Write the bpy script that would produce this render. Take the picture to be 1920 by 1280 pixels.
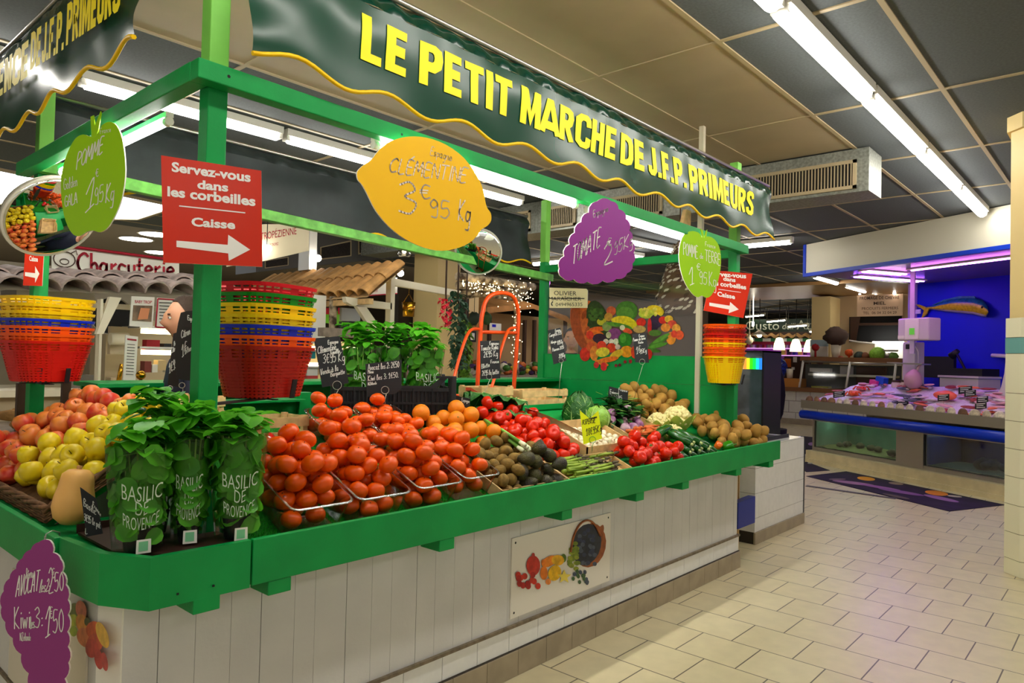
import bpy, bmesh, math, random
from mathutils import Vector, Matrix, noise
from math import sin, cos, pi, radians, sqrt, atan2
scene = bpy.context.scene
for o in list(bpy.data.objects): bpy.data.objects.remove(o)
COL = scene.collection
RNG = random.Random(7)

# ---------------------------------------------------------------- camera
FPX = 1327.82
YAW, PITCH, ROLL = radians(41.6103), radians(1.2856), radians(1.3694)
EYE = Vector((0, 0, 1.55))
_f = Vector((cos(YAW) * cos(PITCH), sin(YAW) * cos(PITCH), sin(PITCH)))
_r = _f.cross(Vector((0, 0, 1))).normalized()
_u = _r.cross(_f)
CR = cos(ROLL) * _r + sin(ROLL) * _u
CU = -sin(ROLL) * _r + cos(ROLL) * _u
CF = _f
cam_data = bpy.data.cameras.new('camera')
cam_data.sensor_width = 36
cam_data.lens = FPX / 1920 * 36
cam_data.clip_end = 200
cam = bpy.data.objects.new('camera', cam_data)
COL.objects.link(cam)
cam.matrix_world = Matrix(((CR.x, CU.x, -CF.x, EYE.x), (CR.y, CU.y, -CF.y, EYE.y), (CR.z, CU.z, -CF.z, EYE.z), (0, 0, 0, 1)))
scene.camera = cam

# ---------------------------------------------------------------- world, exposure
world = bpy.data.worlds.new('hall_daylight')
scene.world = world
world.use_nodes = True
world.node_tree.nodes['Background'].inputs[0].default_value = (1.0, 0.95, 0.86, 1)
world.node_tree.nodes['Background'].inputs[1].default_value = 0.42
vs = scene.view_settings
vs.view_transform = 'Standard'
vs.look = 'None'
vs.exposure = 0.82
vs.gamma = 1
vs.use_curve_mapping = False
try:
    scene.cycles.max_bounces = 8
    scene.cycles.diffuse_bounces = 4
    scene.cycles.glossy_bounces = 3
    scene.cycles.transmission_bounces = 6
    scene.cycles.transparent_max_bounces = 16
    scene.cycles.caustics_reflective = False
    scene.cycles.caustics_refractive = False
    scene.cycles.sample_clamp_indirect = 6
except Exception:
    pass
TUBE_STRENGTH = 15.0      # ceiling fluorescent tubes
STALL_STRENGTH = 62.0     # slim tubes under the stall rails

# ---------------------------------------------------------------- pixel -> place
def ray(x, y):
    return CR * (x - 960) - CU * (y - 640) + CF * FPX
def AY(x, y, Y):
    d = ray(x, y); return EYE + d * ((Y - EYE.y) / d.y)
def AX(x, y, X):
    d = ray(x, y); return EYE + d * ((X - EYE.x) / d.x)
def AZ(x, y, z):
    d = ray(x, y); return EYE + d * ((z - EYE.z) / d.z)
def APL(x, y, p, n):
    d = ray(x, y); return EYE + d * ((p - EYE).dot(n) / d.dot(n))
def AD(x, y, dist):
    return EYE + ray(x, y) * (dist / FPX)
def PXM(p):
    return FPX / (p - EYE).dot(CF)       # pixels per metre at a place

# ---------------------------------------------------------------- materials
MATS = {}
def mat(name, col, rough=.5, metal=0, emit=0, var=0, vscale=20, bump=0, bscale=60, trans=0, coat=0, spec=.32, col2=None):
    if name in MATS: return MATS[name]
    m = bpy.data.materials.new(name); m.use_nodes = True
    nt = m.node_tree; b = nt.nodes['Principled BSDF']
    b.inputs['Base Color'].default_value = (*col, 1)
    b.inputs['Roughness'].default_value = rough
    b.inputs['Metallic'].default_value = metal
    b.inputs['Specular IOR Level'].default_value = spec
    if trans: b.inputs['Transmission Weight'].default_value = trans
    if coat: b.inputs['Coat Weight'].default_value = coat; b.inputs['Coat Roughness'].default_value = .08
    if emit:
        b.inputs['Emission Color'].default_value = (*col, 1); b.inputs['Emission Strength'].default_value = emit
    if var or bump or col2:
        tc = nt.nodes.new('ShaderNodeTexCoord')
        if var or col2:
            n = nt.nodes.new('ShaderNodeTexNoise'); n.inputs['Scale'].default_value = vscale; n.inputs['Detail'].default_value = 4
            nt.links.new(tc.outputs['Object'], n.inputs['Vector'])
            r = nt.nodes.new('ShaderNodeValToRGB')
            c2 = col2 if col2 else tuple(max(0, c * (1 - var)) for c in col)
            c1 = col if col2 else tuple(min(1, c * (1 + var * .6)) for c in col)
            r.color_ramp.elements[0].position = .36; r.color_ramp.elements[1].position = .64
            r.color_ramp.elements[0].color = (*c2, 1); r.color_ramp.elements[1].color = (*c1, 1)
            nt.links.new(n.outputs['Fac'], r.inputs['Fac']); nt.links.new(r.outputs['Color'], b.inputs['Base Color'])
        if bump:
            n2 = nt.nodes.new('ShaderNodeTexNoise'); n2.inputs['Scale'].default_value = bscale; n2.inputs['Detail'].default_value = 3
            bp = nt.nodes.new('ShaderNodeBump'); bp.inputs['Strength'].default_value = bump; bp.inputs['Distance'].default_value = .01
            nt.links.new(tc.outputs['Object'], n2.inputs['Vector']); nt.links.new(n2.outputs['Fac'], bp.inputs['Height'])
            nt.links.new(bp.outputs['Normal'], b.inputs['Normal'])
    MATS[name] = m
    return m
def leaf_mat(name, col, col2, rough=.45, vscale=14):
    m = mat(name, col, rough, col2=col2, vscale=vscale, spec=.3); nt = m.node_tree; b = nt.nodes['Principled BSDF']; o = nt.nodes['Material Output']
    t = nt.nodes.new('ShaderNodeBsdfTranslucent'); t.inputs[0].default_value = (col[0] * 1.1, min(1, col[1] * 1.2), col[2], 1); mx = nt.nodes.new('ShaderNodeMixShader'); mx.inputs[0].default_value = .4
    nt.links.new(b.outputs[0], mx.inputs[1]); nt.links.new(t.outputs[0], mx.inputs[2]); nt.links.new(mx.outputs[0], o.inputs[0])
    return m
def clear_mat(name, tint=(1, 1, 1), refl=.12, rough=.05):
    if name in MATS: return MATS[name]
    m = bpy.data.materials.new(name); m.use_nodes = True; nt = m.node_tree; nt.nodes.clear()
    o = nt.nodes.new('ShaderNodeOutputMaterial'); mx = nt.nodes.new('ShaderNodeMixShader')
    t = nt.nodes.new('ShaderNodeBsdfTransparent'); g = nt.nodes.new('ShaderNodeBsdfGlossy')
    fr = nt.nodes.new('ShaderNodeLayerWeight'); fr.inputs['Blend'].default_value = .25
    ma = nt.nodes.new('ShaderNodeMath'); ma.operation = 'MULTIPLY_ADD'; ma.inputs[1].default_value = .6; ma.inputs[2].default_value = refl
    ma.use_clamp = True
    t.inputs[0].default_value = (*tint, 1); g.inputs['Roughness'].default_value = rough
    nt.links.new(fr.outputs['Fresnel'], ma.inputs[0]); nt.links.new(ma.outputs[0], mx.inputs[0])
    nt.links.new(t.outputs[0], mx.inputs[1]); nt.links.new(g.outputs[0], mx.inputs[2]); nt.links.new(mx.outputs[0], o.inputs[0])
    MATS[name] = m
    return m
def S(r, g, b):                        # sRGB 0..255 -> linear
    return tuple(((c / 255 + .055) / 1.055) ** 2.4 if c > 10 else c / 255 / 12.92 for c in (r, g, b))

KIDS = {}
# ---------------------------------------------------------------- mesh builder
class MB:
    def __init__(s): s.v = []; s.f = []; s.m = []; s.sm = []
    def add(s, vs, fs, mi=0, smooth=False):
        k = len(s.v); s.v += [tuple(v) for v in vs]
        for f in fs: s.f.append(tuple(i + k for i in f)); s.m.append(mi); s.sm.append(smooth)
    def box(s, c, d, mi=0, M=None):
        x, y, z = d[0] / 2, d[1] / 2, d[2] / 2
        vs = [Vector((sx * x, sy * y, sz * z)) for sx in (-1, 1) for sy in (-1, 1) for sz in (-1, 1)]
        if M is not None: vs = [M @ v for v in vs]
        s.add([v + Vector(c) for v in vs], [(0, 1, 3, 2), (4, 6, 7, 5), (0, 4, 5, 1), (2, 3, 7, 6), (0, 2, 6, 4), (1, 5, 7, 3)], mi)
    def bb(s, a, b, mi=0):
        s.box([(a[i] + b[i]) / 2 for i in range(3)], [abs(b[i] - a[i]) for i in range(3)], mi)
    def bar(s, a, b, w, h, mi=0, up=(0, 0, 1)):
        a = Vector(a); b = Vector(b); d = b - a; L = d.length; d.normalize()
        u = Vector(up)
        if abs(d.dot(u)) > .98: u = Vector((0, 1, 0))
        x = d.cross(u).normalized(); z = x.cross(d)
        M = Matrix((x, d, z)).transposed()
        s.box((a + b) / 2, (w, L, h), mi, M)
    def tube(s, pts, r, n=8, mi=0, closed=False, caps=True):
        pts = [Vector(p) for p in pts]; N = len(pts)
        rr = r if isinstance(r, (list, tuple)) else [r] * N
        k = len(s.v); prev = None
        for i, p in enumerate(pts):
            if closed: t = pts[(i + 1) % N] - pts[i - 1]
            else: t = pts[min(i + 1, N - 1)] - pts[max(i - 1, 0)]
            if t.length < 1e-9: t = Vector((0, 0, 1))
            t.normalize()
            if prev is None:
                ref = Vector((0, 0, 1)) if abs(t.z) < .9 else Vector((1, 0, 0))
                x = t.cross(ref).normalized()
            else:
                x = prev - t * prev.dot(t)
                x = x.normalized() if x.length > 1e-6 else t.cross(Vector((0, 0, 1))).normalized()
            prev = x; y = t.cross(x)
            for j in range(n):
                a = 2 * pi * j / n
                s.v.append(tuple(p + (x * cos(a) + y * sin(a)) * rr[i]))
        for i in range(N if closed else N - 1):
            i2 = (i + 1) % N
            for j in range(n):
                j2 = (j + 1) % n
                s.f.append((k + i * n + j, k + i * n + j2, k + i2 * n + j2, k + i2 * n + j)); s.m.append(mi); s.sm.append(True)
        if caps and not closed:
            s.f.append(tuple(k + j for j in range(n))[::-1]); s.m.append(mi); s.sm.append(False)
            s.f.append(tuple(k + (N - 1) * n + j for j in range(n))); s.m.append(mi); s.sm.append(False)
    def lathe(s, prof, n=16, M=None, mi=0, lob=0, lobn=4, smooth=True):
        k = len(s.v); M = M or Matrix.Identity(4)
        for (r, z) in prof:
            for j in range(n):
                a = 2 * pi * j / n; q = r * (1 + lob * cos(lobn * a))
                s.v.append(tuple(M @ Vector((q * cos(a), q * sin(a), z))))
        for i in range(len(prof) - 1):
            for j in range(n):
                j2 = (j + 1) % n
                s.f.append((k + i * n + j, k + i * n + j2, k + (i + 1) * n + j2, k + (i + 1) * n + j)); s.m.append(mi); s.sm.append(smooth)
        for i, rev in ((0, True), (len(prof) - 1, False)):
            if prof[i][0] > 1e-6:
                f = tuple(k + i * n + j for j in range(n)); s.f.append(f[::-1] if rev else f); s.m.append(mi); s.sm.append(False)
    def ball(s, c, r, nu=12, nv=8, mi=0, sc=(1, 1, 1), M=None, bump=0, bs=3):
        c = Vector(c); vs = []
        for i in range(nv + 1):
            t = pi * i / nv
            for j in range(nu):
                a = 2 * pi * j / nu
                p = Vector((sin(t) * cos(a) * sc[0], sin(t) * sin(a) * sc[1], cos(t) * sc[2])) * r
                if bump:
                    q = p / r
                    p = p * (1 + bump * noise.noise(q * bs + c * 17))
                if M is not None: p = M @ p
                vs.append(c + p)
        fs = [(i * nu + j, (i + 1) * nu + j, (i + 1) * nu + (j + 1) % nu, i * nu + (j + 1) % nu) for i in range(nv) for j in range(nu)]
        s.add(vs, fs, mi, True)
    def poly(s, pts, t, n, mi=0):
        n = Vector(n); a = [Vector(p) for p in pts]; b = [p - n * t for p in a]; N = len(a)
        s.add(a + b, [tuple(range(N)), tuple(range(2 * N - 1, N - 1, -1))] + [(i, i + N, (i + 1) % N + N, (i + 1) % N) for i in range(N)], mi)
    def disc(s, c, r, n, nn=16, mi=0, ry=None, up=(0, 0, 1), rot=0):
        c = Vector(c); n = Vector(n).normalized(); x = Vector(up).cross(n).normalized(); y = n.cross(x); ry = ry or r
        x, y = x * cos(rot) + y * sin(rot), y * cos(rot) - x * sin(rot)
        s.add([c + x * cos(2 * pi * i / nn) * r + y * sin(2 * pi * i / nn) * ry for i in range(nn)], [tuple(range(nn))], mi)
    def quad(s, a, b, c, d, mi=0): s.add([a, b, c, d], [(0, 1, 2, 3)], mi)
    def leaf(s, p, d, up, L, W, mi=0, curl=.25, cup=.15):
        p = Vector(p); d = Vector(d).normalized(); x = d.cross(Vector(up))
        x = x.normalized() if x.length > 1e-4 else Vector((1, 0, 0)); n = x.cross(d)
        vs = []
        prof = ((0, .02), (.14, .34), (.38, .5), (.66, .45), (.88, .24), (1, .02))
        for t, w in prof:
            c = p + d * (L * t) + n * (-curl * L * t * t)
            vs += [c - x * W * w + n * cup * W * w * 2, c - n * .0, c + x * W * w + n * cup * W * w * 2]
        fs = []
        for i in range(5):
            k = i * 3; fs += [(k, k + 1, k + 4, k + 3), (k + 1, k + 2, k + 5, k + 4)]
        s.add(vs, fs, mi, True)
    def mesh(s, name, mats):
        me = bpy.data.meshes.new(name)
        me.from_pydata(s.v, [], s.f)
        for m in (mats if isinstance(mats, (list, tuple)) else [mats]): me.materials.append(m)
        me.polygons.foreach_set('material_index', s.m)
        me.polygons.foreach_set('use_smooth', s.sm)
        me.update()
        return me
    def build(s, name, mats, parent=None, bevel=0):
        o = bpy.data.objects.new(name, s.mesh(name, mats)); COL.objects.link(o)
        if bevel:
            b = o.modifiers.new('soft_edge', 'BEVEL'); b.width = bevel; b.segments = 2; b.limit_method = 'ANGLE'; b.angle_limit = radians(40)
        if parent is not None:
            o.parent = parent; KIDS.setdefault(parent.name, []).append(o)
            o.matrix_parent_inverse = Matrix.Translation(parent.location).inverted() if not any(parent.rotation_euler) else (Matrix.Translation(parent.location) @ parent.rotation_euler.to_matrix().to_4x4()).inverted()
        return o
def tag(o, label=None, cat=None, group=None, kind=None):
    if label: o['label'] = label
    if cat: o['category'] = cat
    if group: o['group'] = group
    if kind: o['kind'] = kind
    return o
def thing(name, loc, label, cat, group=None):
    o = bpy.data.objects.new(name, None); COL.objects.link(o); o.location = loc; o.empty_display_size = .05
    return tag(o, label, cat, group)
def mesh_obj(name, me, parent=None):
    o = bpy.data.objects.new(name, me); COL.objects.link(o)
    if parent is not None: o.parent = parent; KIDS.setdefault(parent.name, []).append(o)
    return o
def clone(o, label=None, group=None):
    def rec(a, par):
        c = a.copy(); COL.objects.link(c)
        if par is not None: c.parent = par
        for ch in KIDS.get(a.name, ()): rec(ch, c)
        return c
    r = rec(o, None)
    if label: r['label'] = label
    if group: r['group'] = group
    return r
def rot_to(o, loc, e): o.location = loc; o.rotation_euler = e
def RotM(ax, a): return Matrix.Rotation(a, 3, ax)

# ---------------------------------------------------------------- writing
def text_tris(s, bold=0.0, shear=0.0):
    cu = bpy.data.curves.new('t', 'FONT'); cu.body = s; cu.size = 1; cu.offset = bold; cu.shear = shear; cu.resolution_u = 3
    ob = bpy.data.objects.new('t', cu); COL.objects.link(ob)
    dg = bpy.context.evaluated_depsgraph_get()
    me = bpy.data.meshes.new_from_object(ob.evaluated_get(dg))
    bpy.data.objects.remove(ob); bpy.data.curves.remove(cu)
    vs = [v.co.copy() for v in me.vertices]; fs = [tuple(p.vertices) for p in me.polygons]
    bpy.data.meshes.remove(me)
    xs = [v.x for v in vs]; ys = [v.y for v in vs]
    x0, x1, y0, y1 = min(xs), max(xs), min(ys), max(ys)
    return [((v.x - x0) / (x1 - x0), (v.y - y0) / (y1 - y0)) for v in vs], fs
def print_text(mb, s, fn, mi=0, bold=.0, shear=0.0):
    """type set text whose box 0..1 x 0..1 is laid onto the place fn(u, v)"""
    uv, fs = text_tris(s, bold, shear)
    mb.add([fn(u, v) for u, v in uv], fs, mi)
def quadfn(tl, tr, bl, br, off):
    tl, tr, bl, br = map(Vector, (tl, tr, bl, br)); off = Vector(off)
    return lambda u, v: (tl * (1 - u) + tr * u) * v + (bl * (1 - u) + br * u) * (1 - v) + off
BL = {'A': ('0,0 .29,1 .36,1 .65,0;.13,.24 .52,.24', .65), 'C': ('.56,.66 .54,.84 .44,.93 .24,.93 .1,.8 .1,.2 .24,.07 .44,.07 .54,.16 .56,.34', .62), 'D': ('.1,.07 .1,.93 .3,.93 .46,.84 .52,.7 .52,.3 .46,.16 .3,.07 .1,.07', .62),
 'E': ('.5,.92 .1,.92 .1,.08 .5,.08;.1,.51 .46,.51', .52), 'F': ('.5,.92 .1,.92 .1,0;.1,.5 .44,.5', .5), 'H': ('.1,0 .1,1;.5,0 .5,1;.1,.52 .5,.52', .6), 'I': ('.1,0 .1,1', .2), 'J': ('.4,1 .4,.2 .32,.08 .18,.08 .1,.16 .09,.32', .5),
 'L': ('.1,1 .1,.08 .48,.08', .5), 'M': ('.09,0 .09,1;.13,.95 .38,.1 .63,.95;.67,1 .67,0', .76), 'N': ('.1,0 .1,1;.12,.95 .48,.05;.5,0 .5,1', .6), 'P': ('.1,0 .1,.93 .36,.93 .47,.85 .5,.7 .47,.55 .36,.46 .1,.46', .58),
 'R': ('.1,0 .1,.93 .36,.93 .47,.85 .5,.72 .46,.58 .36,.5 .1,.5;.3,.5 .52,0', .62), 'S': ('.5,.72 .46,.86 .36,.93 .2,.93 .1,.84 .1,.66 .2,.57 .4,.46 .51,.36 .51,.17 .4,.07 .2,.07 .1,.15 .07,.3', .6), 'T': ('.29,0 .29,1;0,.92 .58,.92', .58), 'U': ('.1,1 .1,.2 .2,.07 .4,.07 .5,.2 .5,1', .6), 'V': ('.04,1 .3,0 .56,1', .6), 'O': ('.3,.93 .14,.84 .1,.66 .1,.34 .14,.16 .3,.07 .46,.16 .5,.34 .5,.66 .46,.84 .3,.93', .6), '.': ('.1,0 .1,.18', .2)}
def block_tris(s, th=.235):
    vs = []; fs = []; x = 0
    for ch in s:
        if ch == ' ': x += .3; continue
        g, w = BL[ch]
        for st in g.split(';'):
            p = [Vector((x + float(q.split(',')[0]), float(q.split(',')[1]), 0)) for q in st.split()]
            cl = (p[0] - p[-1]).length < 1e-6; n = len(p)
            for i, a in enumerate(p):
                d0 = (a - p[i - 1]) if i > 0 else ((a - p[-2]) if cl else None); d1 = (p[i + 1] - a) if i < n - 1 else ((p[1] - a) if cl else None)
                d0 = d0 or d1; d1 = d1 or d0; d0 = d0.normalized(); d1 = d1.normalized(); t = (d0 + d1).normalized(); m = Vector((-t.y, t.x, 0)) * (th / 2 / max(.4, t.dot(d0)))
                vs += [a - m, a + m]
            k = len(vs) - 2 * n
            for i in range(n - 1):
                fs.append((k + 2 * i, k + 2 * i + 2, k + 2 * i + 3, k + 2 * i + 1))
        x += w + .10
    W = x - .10
    return [(v.x / W, min(1, max(0, v.y))) for v in vs], fs
# single-stroke marker hand: strokes of points on a 0..1 box, ';' between strokes
GL = {
 'A': '0,0 .3,1 .6,0;.1,.35 .5,.35', 'B': '.05,0 .05,1 .4,.95 .45,.75 .05,.52 .5,.4 .5,.1 .05,0', 'C': '.6,.85 .4,1 .1,.8 .0,.4 .2,.02 .6,.1',
 'D': '.05,0 .05,1 .45,.85 .6,.5 .45,.12 .05,0', 'E': '.5,1 .05,1 .05,0 .5,0;.05,.52 .4,.52', 'F': '.5,1 .05,1 .05,0;.05,.5 .4,.5',
 'G': '.6,.85 .3,1 .05,.7 .05,.25 .3,0 .6,.15 .6,.45 .35,.45', 'I': '.1,0 .1,1', 'K': '.05,0 .05,1;.5,1 .05,.4 .55,0', 'L': '.05,1 .05,0 .5,0',
 'M': '0,0 .1,1 .35,.3 .6,1 .7,0', 'N': '.05,0 .05,1 .55,0 .55,1', 'O': '.3,1 .05,.75 .05,.25 .3,0 .55,.25 .55,.75 .3,1', 'P': '.05,0 .05,1 .45,.95 .5,.65 .05,.48',
 'R': '.05,0 .05,1 .45,.95 .48,.65 .05,.5 .55,0', 'S': '.5,.9 .25,1 .05,.8 .3,.52 .5,.25 .3,0 .02,.1', 'T': '.3,0 .3,1;0,1 .6,1', 'V': '0,1 .25,0 .5,1',
 'X': '0,0 .5,1;0,1 .5,0', 'Z': '0,1 .5,1 0,0 .5,0',
 'a': '.4,.45 .15,.5 .02,.2 .2,0 .4,.2 .4,.48 .42,0 .5,.05', 'b': '.05,1 .05,0 .35,.05 .4,.35 .05,.42', 'c': '.4,.42 .15,.5 .02,.25 .15,0 .42,.08',
 'd': '.4,.42 .12,.48 .02,.2 .2,0 .4,.2 .42,1 .42,0', 'e': '.02,.22 .4,.3 .25,.5 .04,.35 .1,.03 .42,.08', 'f': '.4,.95 .2,.9 .18,0;.02,.5 .35,.5',
 'g': '.4,.42 .12,.48 .02,.2 .2,0 .4,.2 .42,.48 .4,-.35 .1,-.4', 'h': '.05,1 .05,0;.05,.35 .25,.5 .38,.35 .4,0', 'i': '.08,.48 .08,0;.08,.68 .1,.72',
 'k': '.05,1 .05,0;.38,.5 .05,.2 .4,0', 'l': '.05,0 .25,.8 .15,1 .08,.7 .1,.05 .25,.02', 'm': '.03,0 .05,.5;.05,.35 .2,.5 .28,0;.28,.35 .42,.5 .5,0', 'n': '.03,0 .05,.5;.05,.35 .25,.5 .36,.3 .38,0',
 'o': '.2,.5 .03,.3 .1,.03 .3,.03 .38,.3 .2,.5', 'p': '.05,.5 .05,-.4;.05,.4 .35,.48 .38,.1 .05,.05', 'q': '.38,.42 .12,.48 .03,.15 .2,0 .38,.2 .4,.48 .38,-.4', 'r': '.05,.48 .05,0;.05,.32 .3,.5',
 's': '.35,.45 .1,.48 .1,.28 .33,.2 .25,0 .02,.05', 't': '.15,.85 .13,.05 .3,.02;.0,.5 .32,.52', 'u': '.03,.48 .05,.08 .2,0 .36,.15;.37,.48 .38,0', 'v': '0,.48 .18,0 .36,.48', 'w': '0,.48 .12,0 .25,.4 .38,0 .5,.48', 'y': '0,.48 .18,.05;.36,.48 .05,-.4', 'z': '0,.48 .35,.48 0,0 .35,0',
 '0': '.25,1 .05,.7 .05,.25 .25,0 .45,.25 .45,.7 .25,1', '1': '0,.65 .25,1 .25,0;.08,0 .4,.03', '2': '.03,.8 .25,1 .45,.75 .3,.4 .02,.02 .5,.05', '3': '.02,.9 .28,1 .42,.75 .15,.55 .45,.35 .3,.02 .0,.08',
 '4': '.3,0 .3,1 .02,.35 .5,.35', '5': '.45,1 .1,1 .06,.55 .35,.6 .45,.3 .25,0 .0,.08', '6': '.4,.95 .1,.6 .05,.2 .25,0 .42,.2 .3,.45 .07,.3', '7': '0,1 .45,1 .15,0', '8': '.25,.55 .05,.8 .25,1 .42,.8 .25,.55 .03,.25 .25,0 .45,.25 .25,.55',
 '9': '.42,.7 .2,.5 .05,.72 .22,1 .4,.85 .42,.6 .38,.0 .1,0', '€': '.5,.9 .25,1 .1,.7 .1,.3 .25,0 .5,.1;0,.6 .4,.6;0,.42 .35,.42', ':': '.05,.4 .1,.42;.05,.05 .1,.08', '.': '.03,.0 .08,.04', '-': '.02,.35 .3,.37', '/': '0,-.1 .3,1', "'": '.05,.8 .12,1', ',': '.05,.05 0,-.12',
}
GL['É'] = GL['E'] + ';.2,1.12 .4,1.3'; GL['é'] = GL['e'] + ';.15,.62 .3,.8'; GL['à'] = GL['a'] + ';.1,.8 .25,.62'; GL['è'] = GL['e'] + ';.1,.8 .25,.62'
def hand_strokes(s):
    out = []; x = 0
    for ch in s:
        if ch == ' ': x += .35; continue
        g = GL.get(ch, GL.get(ch.lower(), GL['-'])); w = 0
        for st in g.split(';'):
            pts = [tuple(float(q) for q in p.split(',')) for p in st.split()]
            w = max(w, max(p[0] for p in pts))
            out.append([(x + a, b) for a, b in pts])
        x += w + .16
    return out, max(x - .16, .1)
def smooth_pts(p, sub=4):
    if len(p) < 3: return p
    out = []
    for i in range(len(p) - 1):
        a, b, c, d = p[max(i - 1, 0)], p[i], p[i + 1], p[min(i + 2, len(p) - 1)]
        for k in range(sub):
            t = k / sub
            out.append(tuple(.5 * (2 * b[q] + (c[q] - a[q]) * t + (2 * a[q] - 5 * b[q] + 4 * c[q] - d[q]) * t * t + (3 * b[q] - a[q] - 3 * c[q] + d[q]) * t ** 3) for q in (0, 1)))
    return out + [p[-1]]
SHARP = set('AEFIKLMNTVXZ147/-')
def hand_text(mb, s, fn, w, mi=0, n=Vector((0, 0, 1))):
    """marker writing: 0..1 box onto fn(u, v), stroke width w metres, n the face's normal"""
    st, W = hand_strokes(s)
    for p in st:
        q = smooth_pts(p)
        P = [Vector(fn(a / W, b)) for a, b in q]
        for i in range(len(P) - 1):
            d = P[i + 1] - P[i]
            if d.length < 1e-7: continue
            x = d.cross(n).normalized() * (w / 2)
            e = d.normalized() * (w * .35)
            mb.add([P[i] - x - e, P[i] + x - e, P[i + 1] + x + e, P[i + 1] - x + e], [(0, 1, 2, 3)], mi)
# ================================================================ the hall
def tiled(name, c1, c2, cm, bw, bh, mortar, off, axes, shift, rough, bump=.3, var=.06):
    m = bpy.data.materials.new(name); m.use_nodes = True; nt = m.node_tree; b = nt.nodes['Principled BSDF']
    tc = nt.nodes.new('ShaderNodeTexCoord'); sp = nt.nodes.new('ShaderNodeSeparateXYZ'); cb = nt.nodes.new('ShaderNodeCombineXYZ')
    br = nt.nodes.new('ShaderNodeTexBrick'); br.offset = off; br.offset_frequency = 2; br.squash = 1
    nt.links.new(tc.outputs['Object'], sp.inputs[0])
    for i, a in enumerate(axes):
        ad = nt.nodes.new('ShaderNodeMath'); ad.operation = 'ADD'; ad.inputs[1].default_value = shift[i]
        nt.links.new(sp.outputs['XYZ'.index(a)], ad.inputs[0]); nt.links.new(ad.outputs[0], cb.inputs[i])
    nt.links.new(cb.outputs[0], br.inputs['Vector'])
    br.inputs['Scale'].default_value = 1; br.inputs['Brick Width'].default_value = bw; br.inputs['Row Height'].default_value = bh
    br.inputs['Mortar Size'].default_value = mortar; br.inputs['Mortar Smooth'].default_value = .1; br.inputs['Bias'].default_value = 0
    br.inputs['Color1'].default_value = (*c1, 1); br.inputs['Color2'].default_value = (*c2, 1); br.inputs['Mortar'].default_value = (*cm, 1)
    n = nt.nodes.new('ShaderNodeTexNoise'); n.inputs['Scale'].default_value = 9; n.inputs['Detail'].default_value = 6
    nt.links.new(tc.outputs['Object'], n.inputs['Vector'])
    mx = nt.nodes.new('ShaderNodeMixRGB'); mx.blend_type = 'MULTIPLY'; mx.inputs[0].default_value = var * 4
    nt.links.new(br.outputs['Color'], mx.inputs[1]); nt.links.new(n.outputs['Fac'], mx.inputs[2])
    g = nt.nodes.new('ShaderNodeBrightContrast'); g.inputs['Bright'].default_value = var * .5
    nt.links.new(mx.outputs[0], g.inputs[0]); nt.links.new(g.outputs[0], b.inputs['Base Color'])
    iv = nt.nodes.new('ShaderNodeMath'); iv.operation = 'SUBTRACT'; iv.inputs[0].default_value = 1
    nt.links.new(br.outputs['Fac'], iv.inputs[1])
    bp = nt.nodes.new('ShaderNodeBump'); bp.inputs['Strength'].default_value = bump; bp.inputs['Distance'].default_value = .004
    nt.links.new(iv.outputs[0], bp.inputs['Height']); nt.links.new(bp.outputs['Normal'], b.inputs['Normal'])
    b.inputs['Roughness'].default_value = rough
    return m
M_FLOOR = tiled('cream_floor_tile', S(222, 208, 166), S(216, 201, 158), S(80, 66, 40), .336, .328, .0035, .5, 'YX', (-1.03 + .168, -5.13), .34)
M_WTILE = tiled('white_wall_tile', S(226, 224, 215), S(220, 219, 212), S(120, 112, 100), .2, .2, .003, 0, 'XZ', (0, 0), .2)
M_PAINT = mat('cream_paint', S(226, 200, 140), .5)
M_GREYC = mat('grey_ceiling_tile', S(92, 97, 98), .85, var=.12, vscale=60)
M_BEIGEC = mat('beige_ceiling_panel', S(178, 160, 130), .5, var=.05, vscale=3)
M_BROWNC = mat('brown_soffit', S(168, 158, 146), .6)
M_TEE = mat('ceiling_tee', S(178, 160, 126), .5)
M_ZINC = mat('galvanised_steel', S(150, 152, 142), .45, .6, var=.25, vscale=40)
M_DARK = mat('dark_void', (.012, .012, .012), .8)
M_BLACK = mat('black_plastic', (.012, .012, .014), .45)
M_WHITE = mat('white_paint', S(232, 228, 216), .5)
M_TUBE = mat('lit_fluorescent_tube', (1.0, .97, .90), .5, emit=TUBE_STRENGTH)
M_STEEL = mat('brushed_steel', S(190, 186, 176), .32, .9)
M_BLUE = mat('cobalt_wall', S(8, 14, 190), .5)

m = MB(); m.bb((-9, -9, -.1), (31, 21, 0)); tag(m.build('floor', M_FLOOR), kind='structure')
CZ = 3.5
m = MB()
for x0, x1, y0, y1, mi in ((-9, 31, -9, 1.905, 0), (-9, 6.72, 1.905, 4.57, 1), (6.72, 31, 1.905, 4.57, 0), (-9, 31, 4.57, 12.1, 0), (-9, 31, 12.1, 21, 2)):
    m.bb((x0, y0, CZ), (x1, y1, CZ + .1), mi)
tag(m.build('ceiling', [M_GREYC, M_BEIGEC, M_BROWNC]), kind='structure')
m = MB()
for k in range(-6, 13):
    y = 1.04 + .8825 * k
    if y < 12: m.bb((-9, y - .016, CZ - .008), (31, y + .016, CZ - .0005))
for k in range(-6, 17):
    x = 2.34 + 1.65 * k
    m.bb((x - .016, -9, CZ - .0085), (x + .016, 12, CZ - .0005))
tag(m.build('ceiling_grid', M_TEE), kind='structure')
m = MB(); m.bb((-9, 21, 0), (31, 21.1, CZ)); tag(m.build('wall_back', mat('back_wall', S(110, 96, 78), .8)), kind='structure')
m = MB(); m.bb((31, -9, 0), (31.1, 21, CZ)); tag(m.build('wall_right', mat('side_wall', S(96, 84, 70), .8)), kind='structure')
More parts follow.
